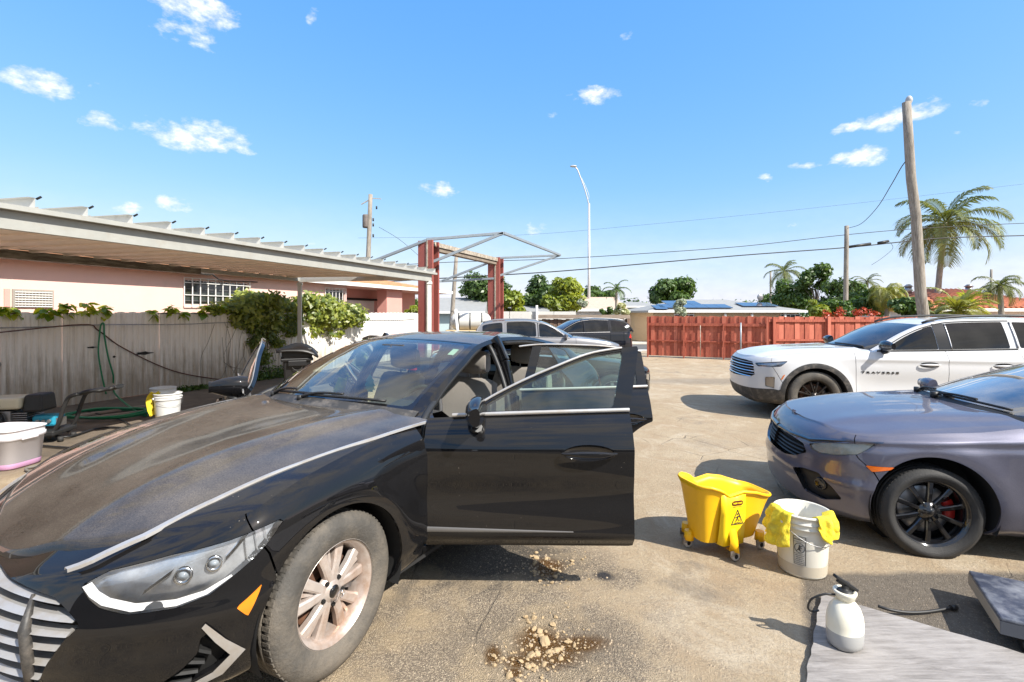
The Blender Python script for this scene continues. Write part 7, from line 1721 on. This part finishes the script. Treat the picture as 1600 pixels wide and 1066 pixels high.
# ------------------------------------------------------------------ poles, lamp, wires
M_pole = mat('grey_pole_wood', (.33, .295, .25), .85, var=.35, vscale=3, stretch=(9, 9, .7), bump=.9, bscale=14, dirt=(.14, .115, .09), dscale=4, dthr=.56)
def pole(name, label, pxb, pyb, pxt, pyt, Y, r0, r1, m, z0=None, cat='utility pole'):
    t_ = PZ(pxt, pyt, Y); b_ = PZ(pxb, pyb, Y); d = (t_ - b_) / (t_.z - b_.z); zz = GL if Y > 30 else 0; b0 = b_ + d * (zz - b_.z); o = empty(name, b0, 0, label, cat)
    mb = MB(); n = 7; mb.tube([(t_ - b0) * (i / n) + Vector((.03 * math.sin(i * 2.1), 0, 0)) * (Y < 20) for i in range(n + 1)], [lerp(r0, r1, i / n) for i in range(n + 1)], 14); mb.build('shaft', m, o); return o, t_ - b0
o, t_ = pole('leaning_pole', 'thick weathered wooden pole leaning left behind the white SUV', 1443, 497, 1415, 160, 14.2, .15, .11, M_pole)
mb = MB(); mb.sphere(t_ + Vector((.10, 0, .06)), .09, 10, 8, 0, (1, 1, 1.5)); mb.build('finial', mat('grey_finial', (.42, .43, .44), .6), o)
TL = o.location + t_
o, t2 = pole('utility_pole', 'thin brown utility pole carrying the wires above the red fence', 1321, 497, 1323, 353, 27.0, .13, .11, M_pole)
T2 = o.location + t2
o, t3 = pole('utility_pole', 'utility pole with a transformer can rising behind the carport roof', 573, 470, 579, 304, 36.0, .20, .15, M_pole)
mb = MB(); c = t3 + Vector((-.36, 0, -2.0)); mb.lathe([(0, -.5), (.22, -.5), (.24, -.4), (.24, .4), (.20, .48), (0, .5)], 16, Matrix.Translation(c)); mb.build('transformer', mat('rusted_can', (.13, .11, .10), .7, var=.3), o)
mb = MB(); mb.bar(t3 + Vector((-.7, 0, -.75)), t3 + Vector((0, 0, -.35)), .06, .06); mb.build('cross_arm', M_timber, o)
mb = MB(); mb.bar(t3 + Vector((0, 0, -.28)), t3 + Vector((.8, 0, -.34)), .05, .05); mb.build('cross_arm', M_timber, o)
for p in ((.45, -1.1), (.2, -2.0), (.2, -2.4), (.2, -3.2)): mb = MB(); mb.cyl(t3 + Vector((p[0], 0, p[1])), t3 + Vector((p[0], 0, p[1] + .22)), .06, n=8); mb.build('insulator', M_black_pl, o)
T3 = o.location + t3
o, t4 = pole('utility_pole', 'thin grey pole seen between the two red posts', 706, 500, 713, 402, 29.0, .14, .11, M_pole); T4 = o.location + t4
pole('utility_pole', 'short distant pole beside the far coconut palm', 1204, 480, 1204, 424, 60, .13, .10, M_pole); pole('utility_pole', 'distant pole beside the palm at the right edge', 1548, 470, 1549, 421, 50, .13, .10, M_pole)
lb = Vector((120 / 750 * 40 + .02, 40, GL)); lm = empty('street_lamp', lb, 0, 'tall slender grey street lamp with one curved arm', 'street lamp'); zt = PZ(920, 318, 40).z - GL
M_lampg = mat('street_lamp_grey', (.55, .55, .55), .4, .3)
mb = MB(); mb.tube([(0, 0, 0), (0, 0, zt)], [.14, .085], 12); mb.build('shaft', M_lampg, lm)
pt = lambda px, py: PZ(px, py, 40) - lb
mb = MB(); mb.tube(catmull([pt(920, 320), pt(915, 300), pt(908, 280), pt(902, 265), pt(898, 261)], 4), .05, 8); mb.build('arm', M_lampg, lm); mb = MB(); mb.tube(catmull([pt(919, 312), pt(920, 305), pt(914, 290), pt(909, 279)], 4), .025, 6); mb.build('brace', M_lampg, lm)
mb = MB(); mb.sphere(pt(896, 260), .30, 12, 8, 0, (1, .6, .28)); mb.build('lamp_head', M_lampg, lm)
M_wire = mat('wire_black', (.02, .02, .02), .6)
def wire(label, pts, r_, Y=27, sub=6):
    mb = MB(); mb.tube(catmull([PZ(a, b, (c[0] if c else Y)) for a, b, *c in pts], sub), r_, 5); return mb.build('overhead_wire', M_wire, label=label, cat='wire', group='overhead wires')
wire('lower thick overhead wire running from the red frame to the right edge', [(560, 443), (690, 435), (860, 425), (1010, 412), (1160, 399), (1322, 387), (1420, 377), (1500, 371), (1700, 366)], .030)
wire('upper thin overhead wire above the thick one, sloping up to the right edge', [(560, 418), (700, 410), (860, 405), (1010, 396), (1160, 385), (1322, 367), (1440, 357), (1600, 349), (1750, 345)], .018)
wire('sagging service wire from the thin brown pole up to the leaning pole', [(1323, 357, 27), (1345, 350, 25), (1370, 325, 21), (1392, 290, 17), (1408, 262, 14.6), (1417, 250, 14.2)], .014)
wire('faint slack wires hanging below the splice by the leaning pole', [(1390, 378), (1395, 388), (1380, 402), (1362, 414)], .010)
wire('faint wire from the transformer pole down to the red frame', [(592, 355), (625, 375), (660, 405)], .012, 30)
wire('faint high wire behind the street lamp', [(560, 372, 60), (800, 368, 60), (1000, 352, 60), (1300, 322, 60), (1750, 270, 60)], .013)
mb = MB()
for a, b_ in (((1327, 386), (1360, 381)), ((1372, 380), (1388, 377))): q = MB(); q.tube([PZ(*a, 27), PZ(*b_, 27)], .075, 8); q.build('splice_case', M_black_pl, label=('long black splice case on the lower wire' if a[0] == 1327 else 'short black splice case on the lower wire'), cat='splice case')

# ------------------------------------------------------------------ foliage
def leafmat(name, c1, c2, trans=.35):
    m = bpy.data.materials.new(name); m.use_nodes = True; g = NT(m); N = g.N; N.remove(N['Principled BSDF']); o = N['Material Output']
    d = N.new('ShaderNodeBsdfDiffuse'); t = N.new('ShaderNodeBsdfTranslucent'); gl = N.new('ShaderNodeBsdfGlossy'); gl.inputs['Roughness'].default_value = .45; gl.inputs[0].default_value = (1, 1, 1, 1)
    at = N.new('ShaderNodeAttribute'); at.attribute_name = 'tint'; c = g.mix(at.outputs['Fac'], c1, c2); g.L.new(c, d.inputs[0])
    v = N.new('ShaderNodeVectorMath'); v.operation = 'MULTIPLY'; g.L.new(c, v.inputs[0]); v.inputs[1].default_value = (1.5, 1.35, .5); g.L.new(v.outputs[0], t.inputs[0])
    x = N.new('ShaderNodeMixShader'); x.inputs[0].default_value = trans; g.L.new(d.outputs[0], x.inputs[1]); g.L.new(t.outputs[0], x.inputs[2]); y = N.new('ShaderNodeMixShader'); y.inputs[0].default_value = .04; g.L.new(x.outputs[0], y.inputs[1]); g.L.new(gl.outputs[0], y.inputs[2]); g.L.new(y.outputs[0], o.inputs[0]); return m
LM = dict(dark=leafmat('dark_leaves', (.030, .065, .014), (.11, .19, .035), .3), lime=leafmat('lime_leaves', (.10, .17, .015), (.34, .38, .04), .4), mid=leafmat('green_leaves', (.03, .08, .015), (.12, .20, .03), .3), vine=leafmat('vine_leaves', (.07, .13, .015), (.42, .46, .07), .5),
          silver=leafmat('silver_leaves', (.22, .27, .20), (.46, .50, .38), .2), palm=leafmat('palm_leaves', (.035, .075, .02), (.22, .24, .06), .35), palmy=leafmat('yellow_palm_leaves', (.10, .15, .03), (.40, .38, .08), .4), red=leafmat('red_flowers', (.35, .03, .02), (.55, .10, .05), .3), cream=leafmat('cream_leaves', (.30, .34, .15), (.62, .62, .40), .3), big=leafmat('big_leaves', (.12, .24, .015), (.42, .50, .05), .55))
M_bark = mat('bark', (.14, .11, .085), .9, var=.3, vscale=8, bump=.4, bscale=20)
def leaves_obj(name, Pts, Nn, sz, tint, m, parent, rg, asp=.5, **tk):
    """Pts (n,3) centres, Nn (n,3) normals, sz (n,) half lengths; pointed four-cornered leaves folded along the rib"""
    n = len(Pts); a = rg.normal(size=(n, 3)); a -= (a * Nn).sum(1)[:, None] * Nn; a /= np.linalg.norm(a, axis=1)[:, None] + 1e-9; b = np.cross(Nn, a); s_ = sz[:, None]
    V = np.stack([Pts - a * s_, Pts + b * s_ * asp - a * s_ * .1, Pts + a * s_, Pts - b * s_ * asp - a * s_ * .1], 1) ; V[:, 1] += Nn * s_ * .12; V[:, 3] += Nn * s_ * .12
    me = bpy.data.meshes.new(name); me.vertices.add(n * 4); me.vertices.foreach_set('co', V.reshape(-1)); me.loops.add(n * 4); me.loops.foreach_set('vertex_index', np.arange(n * 4)); me.polygons.add(n); me.polygons.foreach_set('loop_start', np.arange(n) * 4); me.polygons.foreach_set('loop_total', np.full(n, 4))
    me.materials.append(m); at = me.attributes.new('tint', 'FLOAT', 'POINT'); at.data.foreach_set('value', np.repeat(tint, 4)); me.update(calc_edges=True); return mkobj(name, me, parent, **tk)
def crown_pts(rg, n, lobes, shell=.45):
    w = np.array([l[3] ** 2 for l in lobes]); w /= w.sum(); idx = rg.choice(len(lobes), n, p=w); L = np.array(lobes)[idx]
    d = rg.normal(size=(n, 3)); d /= np.linalg.norm(d, axis=1)[:, None]; r_ = (shell + (1 - shell) * rg.random(n) ** .6) * (1 + .12 * rg.normal(size=n))
    sc = L[:, 3:4] * np.array([[1, 1, .8]]); P_ = L[:, :3] + d * r_[:, None] * sc; nn = d + rg.normal(size=(n, 3)) * .55 + np.array([[0, 0, .35]]); nn /= np.linalg.norm(nn, axis=1)[:, None]
    return P_, nn, idx
def tree(name, label, px, py_top, py_bot, half_px, Y, m, n=4500, leaf=None, seed=0, trunk=True, cat='tree', group=None, lobn=17, shape=1.05, shell=.45):
    s_ = FPX / Y; x = (px - 800) / s_; zt = CAMH - (py_top - HOR) / s_; zb = CAMH - (py_bot - HOR) / s_; g0 = GL if Y > 28 else 0; hw = half_px / s_; rg = np.random.default_rng(seed + 17)
    root = empty(name, (x, Y, g0), 0, label, cat, group); zc = (zt + zb) / 2 - g0; hh = (zt - zb) / 2; lobes = []
    for k in range(lobn):
        a = k * 2.4 + rg.random() * .9; e = rg.uniform(-.75, .95); rad = math.sqrt(max(0, 1 - e * e * .8)) * rg.uniform(.25, .80) * shape; q = rg.uniform(.26, .50)
        lobes.append((math.cos(a) * rad * hw, math.sin(a) * rad * hw * .8, zc + e * hh * .72, q * min(hw, hh * 1.45)))
    Pp, Nn, idx = crown_pts(rg, n, lobes, shell); leaf = leaf or .16; lt = rg.random(lobn); tint = np.clip(.45 * lt[idx] + .55 * rg.random(n), 0, 1)
    leaves_obj('crown', Pp, Nn, leaf * rg.uniform(.6, 1.25, n), tint, m, root, rg)
    if trunk:
        mb = MB(); r0 = max(.06, hw * .07); mb.tube([Vector((0, 0, 0)), Vector((.05, 0, zc * .5)), Vector((.0, .05, zc * .9))], [r0, r0 * .8, r0 * .55], 8)
        for l in lobes[:7]: mb.tube(catmull([Vector((.03, 0, zc * .55)), Vector((l[0] * .4, l[1] * .4, lerp(zc * .6, l[2], .5))), Vector(l[:3])], 3), [r0 * .5, r0 * .45, r0 * .4, r0 * .3, r0 * .25, r0 * .2, r0 * .15], 5)
        mb.build('trunk', M_bark, root)
    return root
tree('shade_tree', 'dark round tree showing between the two red posts', 762, 428, 488, 42, 42, LM['dark'], 6000, .20, 1)
tree('lime_tree', 'low yellow green tree right of the rear red post', 797, 452, 498, 26, 24, LM['lime'], 2600, .13, 2)
tree('shade_tree', 'tall dark tree behind the left side of the yellow green tree', 848, 428, 490, 36, 47, LM['dark'], 6000, .22, 3)
tree('lime_tree', 'large yellow green tree left of the street lamp', 883, 432, 492, 37, 27, LM['lime'], 5200, .14, 4)
tree('shade_tree', 'dark tree crown between the street lamp and the small palm', 935, 448, 488, 26, 46, LM['dark'], 2600, .22, 5)
tree('conifer_shrub', 'narrow dull green shrub in front of the street lamp foot', 910, 462, 494, 9, 22, LM['silver'], 900, .07, 6, trunk=False, cat='shrub', lobn=6)
tree('bush', 'bright green bush below the small palm', 948, 478, 496, 11, 23, LM['mid'], 900, .08, 7, cat='bush', trunk=False, lobn=6)
tree('variegated_shrub', 'cream and green variegated shrub right of the small palm', 972, 470, 496, 12, 22, LM['cream'], 1100, .08, 8, cat='shrub', lobn=7)
tree('round_tree', 'broad dark domed tree rising left of the beige house', 1050, 437, 480, 43, 55, LM['dark'], 6500, .26, 9)
tree('silver_shrub', 'silvery feathery shrub above the red gate', 1064, 465, 498, 14, 24, LM['silver'], 1400, .10, 10, cat='shrub', lobn=8)
tree('loose_tree', 'tall loose tree with gaps in its crown behind the red fence', 1275, 412, 470, 27, 44, LM['dark'], 2600, .20, 11, shape=1.15, shell=.3)
tree('dense_tree', 'dull green tree left of the tall loose tree', 1238, 436, 494, 34, 46, LM['mid'], 3000, .20, 12)
tree('dense_tree', 'low dark tree between the beige house and the loose tree', 1205, 458, 492, 26, 62, LM['dark'], 2400, .26, 13)
tree('lime_bush', 'rounded lime green bush above the red fence', 1276, 468, 497, 16, 21, LM['lime'], 1500, .10, 14, cat='bush', trunk=False, lobn=7)
tree('dense_tree', 'dark tree behind the thin brown pole', 1322, 440, 496, 42, 40, LM['dark'], 4200, .18, 15)
tree('dense_tree', 'dark tree behind the yellow weeping palm', 1398, 450, 494, 40, 38, LM['dark'], 4200, .18, 16)
tree('dense_tree', 'green tree joining the crowns behind the small far palm', 1352, 452, 494, 28, 34, LM['mid'], 2600, .16, 17)
tree('flowering_bush', 'red flowering bush above the red fence by the thin pole', 1300, 478, 500, 20, 20, LM['red'], 260, .05, 18, cat='bush', trunk=False, lobn=6)
tree('flowering_bush', 'red flowering bush right of the thin brown pole', 1352, 479, 500, 24, 20.5, LM['red'], 240, .05, 19, cat='bush', trunk=False, lobn=6)
tree('bush', 'green leaves round the red flowers left of the thin pole', 1303, 466, 499, 30, 21.5, LM['mid'], 3200, .09, 20, cat='bush', trunk=False)
tree('bush', 'green leaves round the red flowers right of the thin pole', 1352, 464, 499, 34, 22, LM['mid'], 3400, .09, 21, cat='bush', trunk=False)
tree('bush', 'loose green bush low behind the leaning pole', 1420, 464, 500, 30, 19, LM['mid'], 2600, .09, 22, cat='bush', trunk=False)
tree('garden_tree', 'green tree behind the far end of the white fence', 636, 462, 492, 24, 30, LM['mid'], 2400, .12, 23)
tree('bush', 'small yellow green bush at the foot of the front red post', 644, 474, 500, 12, 19, LM['lime'], 700, .08, 24, cat='bush', trunk=False, lobn=6)
mb = MB()
rg = np.random.default_rng(3); lobes = [(x, 95 + rg.uniform(-8, 8), 1.0 + rg.uniform(0, 1.4), 3.0) for x in np.arange(-110, 130, 3.4)]
Pp, Nn, idx = crown_pts(rg, 26000, lobes, .5); leaves_obj('far_treeline', Pp, Nn, rg.uniform(.25, .5, 26000), rg.random(26000), LM['mid'], None, rg, label='continuous dark line of far trees along the horizon', cat='trees', kind='stuff')

def palm(name, label, px, py_c, py_base, half_px, Y, m, nf=22, trunk_px=None, seed=0, droop=1.0, base_px=None, nl=34, lw=.035, up=0.0, trunk=True, tr=.13, nuts=False):
    s_ = FPX / Y; g0 = GL if Y > 28 else 0; x = (px - 800) / s_; zc = CAMH - (py_c - HOR) / s_ - g0; bx = ((base_px or px) - 800) / s_ - x; rg = random.Random(seed); L0 = half_px / s_
    root = empty(name, (x + bx, Y, g0), 0, label, 'palm tree'); C_ = Vector((-bx, 0, zc))
    for k in range(nf):
        az = k * 2.39996 + rg.uniform(-.25, .25); el = lerp(1.25, -.55, (k / nf) ** .8) + rg.uniform(-.1, .1) + up; L = L0 * rg.uniform(.9, 1.15); tw = rg.uniform(-.5, .5)
        pts = []; p = C_.copy(); e = el; st = L / 12
        for i in range(13): pts.append(p.copy()); p = p + Vector((math.cos(az) * math.cos(e), math.sin(az) * math.cos(e), math.sin(e))) * st; e -= .13 * droop * (.5 + i / 9)
        mb = MB(); mb.tube(pts[::2], [.03, .026, .022, .018, .014, .010, .006], 4); n0 = len(mb.f); tints = [.6] * len(mb.v)
        side = Vector((-math.sin(az), math.cos(az), 0)); ft = rg.random()
        for i in range(nl):
            q = .12 + .88 * i / nl; a = q * 12; i0 = min(int(a), 11); o_ = lerp(pts[i0], pts[i0 + 1], a - i0); t_ = (pts[i0 + 1] - pts[i0]).normalized(); ll = L * .30 * math.sin(math.pi * min(.97, q * .85 + .12)) ** .7 * rg.uniform(.8, 1.1)
            for sg in (-1, 1):
                d = (side * sg * .8 + t_ * .75 + Vector((0, 0, .18 - .1 * droop))).normalized(); mid = o_ + d * ll * .55; tip = o_ + d * ll + Vector((0, 0, -ll * .42 * droop * rg.uniform(.5, 1.3))); w = t_ * lw * (L0 / 2.5)
                mb.add([o_ - w * .5, o_ + w * .5, mid + w, tip, mid - w], [(0, 1, 2, 4), (4, 2, 3)]); tv = min(1, max(0, .25 + .5 * ft * (k / nf) + rg.uniform(0, .35))); tints += [tv] * 5
        me = mb.mesh('frond', m); at = me.attributes.new('tint', 'FLOAT', 'POINT'); at.data.foreach_set('value', tints); mkobj('frond', me, root)
    if trunk:
        mb = MB(); pts = catmull([Vector((0, 0, 0)), Vector((-bx * .12, 0, zc * .3)), Vector((-bx * .5, 0, zc * .68)), C_], 6); mb.tube(pts, [lerp(tr * 1.25, tr * .85, i / (len(pts) - 1)) * (1 + .05 * (i % 2)) for i in range(len(pts))], 10); mb.build('trunk', M_pole if Y < 40 else M_bark, root)
    if nuts:
        mb = MB()
        for k in range(12): a = k * 2.4; mb.sphere(C_ + Vector((.22 * math.cos(a), .22 * math.sin(a), -.12 - .12 * (k % 3))), .11, 8, 6)
        mb.build('fruit_cluster', mat('brown_husk', (.22, .12, .05), .8), root)
    return root
palm('coconut_palm', 'tall coconut palm with a leaning trunk right of the weathered pole', 1478, 348, 450, 80, 30, LM['palm'], 21, seed=1, base_px=1461, nuts=True, tr=.15, nl=44, lw=.028, droop=1.0)
palm('coconut_palm', 'distant dark palm above the trees right of the beige house', 1226, 424, 480, 32, 50, LM['palm'], 18, seed=2, nl=26)
palm('coconut_palm', 'small far palm between the thin pole and the leaning pole', 1355, 440, 480, 22, 46, LM['palm'], 14, seed=3, nl=22)
palm('palm_tree', 'palm with drooping dark fronds by the right edge', 1562, 447, 500, 38, 21, LM['palm'], 15, seed=4, droop=1.3, base_px=1566, nl=30, tr=.10)
palm('small_palm', 'young upright palm above the brown board fence', 963, 452, 500, 24, 24, LM['mid'], 12, seed=5, droop=1.1, nl=26, tr=.06)
palm('weeping_palm', 'yellow green weeping palm left of the leaning pole', 1386, 458, 500, 36, 21, LM['palmy'], 24, seed=6, droop=1.7, nl=36, tr=.09)
palm('areca_palm', 'wide yellow and green feathery palm right of the leaning pole', 1497, 486, 505, 52, 18, LM['palmy'], 26, seed=7, droop=.9, up=.12, nl=36, trunk=False)
palm('areca_palm', 'upright green palm clump behind the wide yellow palm', 1512, 478, 505, 30, 19, LM['big'], 14, seed=8, droop=.6, up=.45, nl=30, trunk=False)
palm('areca_palm', 'low green palm fronds at the foot of the leaning pole', 1462, 492, 505, 28, 17.5, LM['palm'], 12, seed=9, droop=1.0, nl=30, trunk=False)

# ------------------------------------------------------------------ vines over the metal fence
def fp(px, z, n=.1):                      # point on the fence line seen at column px
    q = (px - 800) / 750; t_ = (q * FA.y - FA.x) / (FD.x - q * FD.y); return FA + FD * t_ + FN * n + Vector((0, 0, z))
def vine(name, label, lob, n, leaf, m, seed, stems=()):
    rg = np.random.default_rng(seed); c0 = Vector(lob[0][:3]); root = empty(name, (c0.x, c0.y, 0), 0, label, 'vine'); L = [(a[0] - c0.x, a[1] - c0.y, a[2], a[3]) for a in lob]
    Pp, Nn, idx = crown_pts(rg, n, L, .12); Pp = Pp + rg.normal(size=Pp.shape) * .05; Nn = Nn + np.array([[.5, -.5, .1]]); Nn /= np.linalg.norm(Nn, axis=1)[:, None]; leaves_obj('foliage', Pp, Nn, leaf * rg.uniform(.45, 1.35, n), np.clip(rg.random(n) * .8 + .2 * rg.random(len(L))[idx], 0, 1), m, root, rg, asp=.55)
    mb = MB()
    for st in stems: mb.tube(catmull([Vector((p[0] - c0.x, p[1] - c0.y, p[2])) for p in st], 5), .010, 5)
    if stems: mb.build('stems', M_bark, root, kind='stuff')
    return root
rn = random.Random(8); lob = []
for k in range(26):
    px = rn.uniform(372, 464); lob.append((*fp(px, rn.uniform(1.60, 2.12) - .004 * abs(px - 430), rn.uniform(-.3, .25)), rn.uniform(.20, .36)))
for k in range(6): lob.append((*fp(rn.uniform(392, 425), rn.uniform(1.15, 1.6), rn.uniform(.0, .2)), rn.uniform(.10, .22)))
vine('trumpet_vine', 'tall leafy vine spilling over the metal fence left of the carport post', lob, 7000, .066, LM['vine'], 31, [[fp(408, z, .12) + Vector((.05 * math.sin(z * 7), 0, 0)) for z in (.0, .5, 1.0, 1.5)], [fp(415, z, .14) + Vector((.06 * math.sin(z * 9), 0, 0)) for z in (.0, .6, 1.1, 1.7)], [fp(398 + 8 * math.sin(z * 3), z, .1) for z in (1.5, 1.0, .6, .25)]])
for px0, z0, z1, nn in ((402, 1.5, .35, 900), (424, 1.4, .75, 600), (445, 1.6, 1.0, 500), (385, 1.6, 1.15, 260), (458, 1.55, 1.05, 260)):
    nn = int(nn * 1.3); rg = np.random.default_rng(int(px0)); Pp = np.array([tuple(fp(px0 + 6 * math.sin(float(q) * 9) + float(e) * 5, lerp(z0, z1, float(q)), .06 + abs(float(f)) * .08)) for q, e, f in zip(rg.random(nn), rg.normal(size=nn), rg.normal(size=nn))]); Nn = rg.normal(size=(nn, 3)) * .5 + np.array([[.6, -.6, .3]]); Nn /= np.linalg.norm(Nn, axis=1)[:, None]
    vr = [o for o in COL.objects if o.name == 'trumpet_vine'][0]; leaves_obj('strand', Pp - np.array(vr.location), Nn, .045 * rg.uniform(.5, 1.3, nn), rg.random(nn) * .5, LM['vine'], vr, rg, kind='stuff')
lob = []
for k in range(26):
    px = rn.uniform(470, 556); top = np.interp(px, [470, 500, 530, 556], [2.15, 2.08, 1.90, 1.68]); lob.append((*fp(px, rn.uniform(1.45, top - .15), rn.uniform(-.35, .25)), rn.uniform(.24, .40)))
for k in range(9): lob.append((*fp(rn.uniform(478, 545), rn.uniform(1.0, 1.45), rn.uniform(.02, .2)), rn.uniform(.08, .2)))
vine('trumpet_vine', 'sunlit yellow green vine spilling over the metal fence right of the carport post', lob, 9500, .072, LM['vine'], 32)
lob = [(*fp(px, 1.68 + rn.uniform(-.02, .10), rn.uniform(-.1, .1)), rn.uniform(.07, .13)) for px in range(330, 400, 7)]
vine('fence_creeper', 'low leafy strand along the fence top under the barred window', lob, 900, .055, LM['vine'], 33)
# broad single leaves over the fence top, each its own piece
bl = MB(); pts = [(0, 0), (.25, .30), (.55, .36), (.85, .20), (1.08, 0), (.85, -.20), (.55, -.36), (.25, -.30)]
vv = [Vector((x, y, -.16 * x * x + .18 * abs(y))) for x, y in pts] + [Vector((.35, 0, -.02)), Vector((.75, 0, -.09))]
bl.add(vv, [(0, 8, 1), (8, 2, 1), (8, 9, 2), (9, 3, 2), (9, 4, 3), (0, 7, 8), (7, 6, 8), (8, 6, 9), (6, 5, 9), (5, 4, 9)], 0, True)
blm = []
for k in range(4):
    me = bl.mesh('leaf', LM['big']); at = me.attributes.new('tint', 'FLOAT', 'POINT'); at.data.foreach_set('value', [.1 + .28 * k] * len(me.vertices)); blm.append(me)
def big_vine(label, x0, x1, n, zlo, zhi, seed, bare=False):
    rg = random.Random(seed); o0 = fp((x0 + x1) / 2, 1.6); root = empty('broadleaf_vine', o0, 0, label, 'vine'); mb = MB(); nodes = []
    for c in range(max(2, int((x1 - x0) / 22))):
        px = lerp(x0, x1, (c + .5) / max(2, int((x1 - x0) / 22))) + rg.uniform(-4, 4); b_ = fp(px, 1.60, rg.uniform(-.05, .08)) - o0; t_ = fp(px + rg.uniform(-9, 9), rg.uniform(zlo, zhi), rg.uniform(-.1, .2)) - o0
        mb.tube([b_, lerp(b_, t_, .5) + Vector((.03, 0, .02)), t_], .007, 5); nodes.append((b_, t_))
    mb.tube([n_[0] + Vector((0, 0, .02)) for n_ in nodes], .009, 5); mb.build('stem', M_bark, root)
    for i in range(n):
        b_, t_ = nodes[i % len(nodes)]; p = lerp(b_, t_, rg.random() ** .6); o = mkobj('leaf', blm[rg.randrange(4)], root, p + Vector((rg.uniform(-.05, .05), rg.uniform(-.05, .05), rg.uniform(-.03, .03)))); s_ = rg.uniform(.11, .19); o.scale = (s_, s_, s_); o.rotation_euler = (rg.uniform(-.6, .6), rg.uniform(-.2, .9), rg.uniform(-2.9, 1.1))
    return root
big_vine('broad green leaves over the fence top at the far left edge', -14, 34, 34, 1.68, 1.86, 1)
big_vine('broad green leaves over the fence top left of the green hose', 58, 116, 46, 1.68, 1.86, 2)
big_vine('broad leaf sprig over the fence top right of the green hose', 122, 176, 40, 1.68, 1.88, 3)
big_vine('long run of broad leaves over the fence top left of the barred window', 230, 345, 90, 1.64, 1.82, 4)
mb = MB()
rg = np.random.default_rng(9); n = 2600; tt = rg.random(n); px = 270 + 200 * tt; Pp = np.array([tuple(fp(float(q), 0, .12 + float(abs(rg.normal()) * .12))) for q in px]); Pp[:, 2] = np.abs(rg.normal(size=n)) * .07 * (.4 + 1.6 * (tt > .55)); Nn = rg.normal(size=(n, 3)); Nn /= np.linalg.norm(Nn, axis=1)[:, None]
leaves_obj('weeds', Pp, Nn, rg.uniform(.02, .05, n), rg.random(n), LM['mid'], None, rg, label='low weeds growing along the foot of the metal fence', cat='weeds', kind='stuff')
n = 120; Pp = np.column_stack([8.0 + rg.normal(size=n) * .12, 16.62 + rg.normal(size=n) * .06, np.abs(rg.normal(size=n)) * .10]); Nn = rg.normal(size=(n, 3)); Nn /= np.linalg.norm(Nn, axis=1)[:, None]; leaves_obj('weeds', Pp, Nn, rg.uniform(.03, .06, n), rg.random(n), LM['lime'], None, rg, label='small weed tuft at the foot of the red gate pole', cat='weeds', kind='stuff')
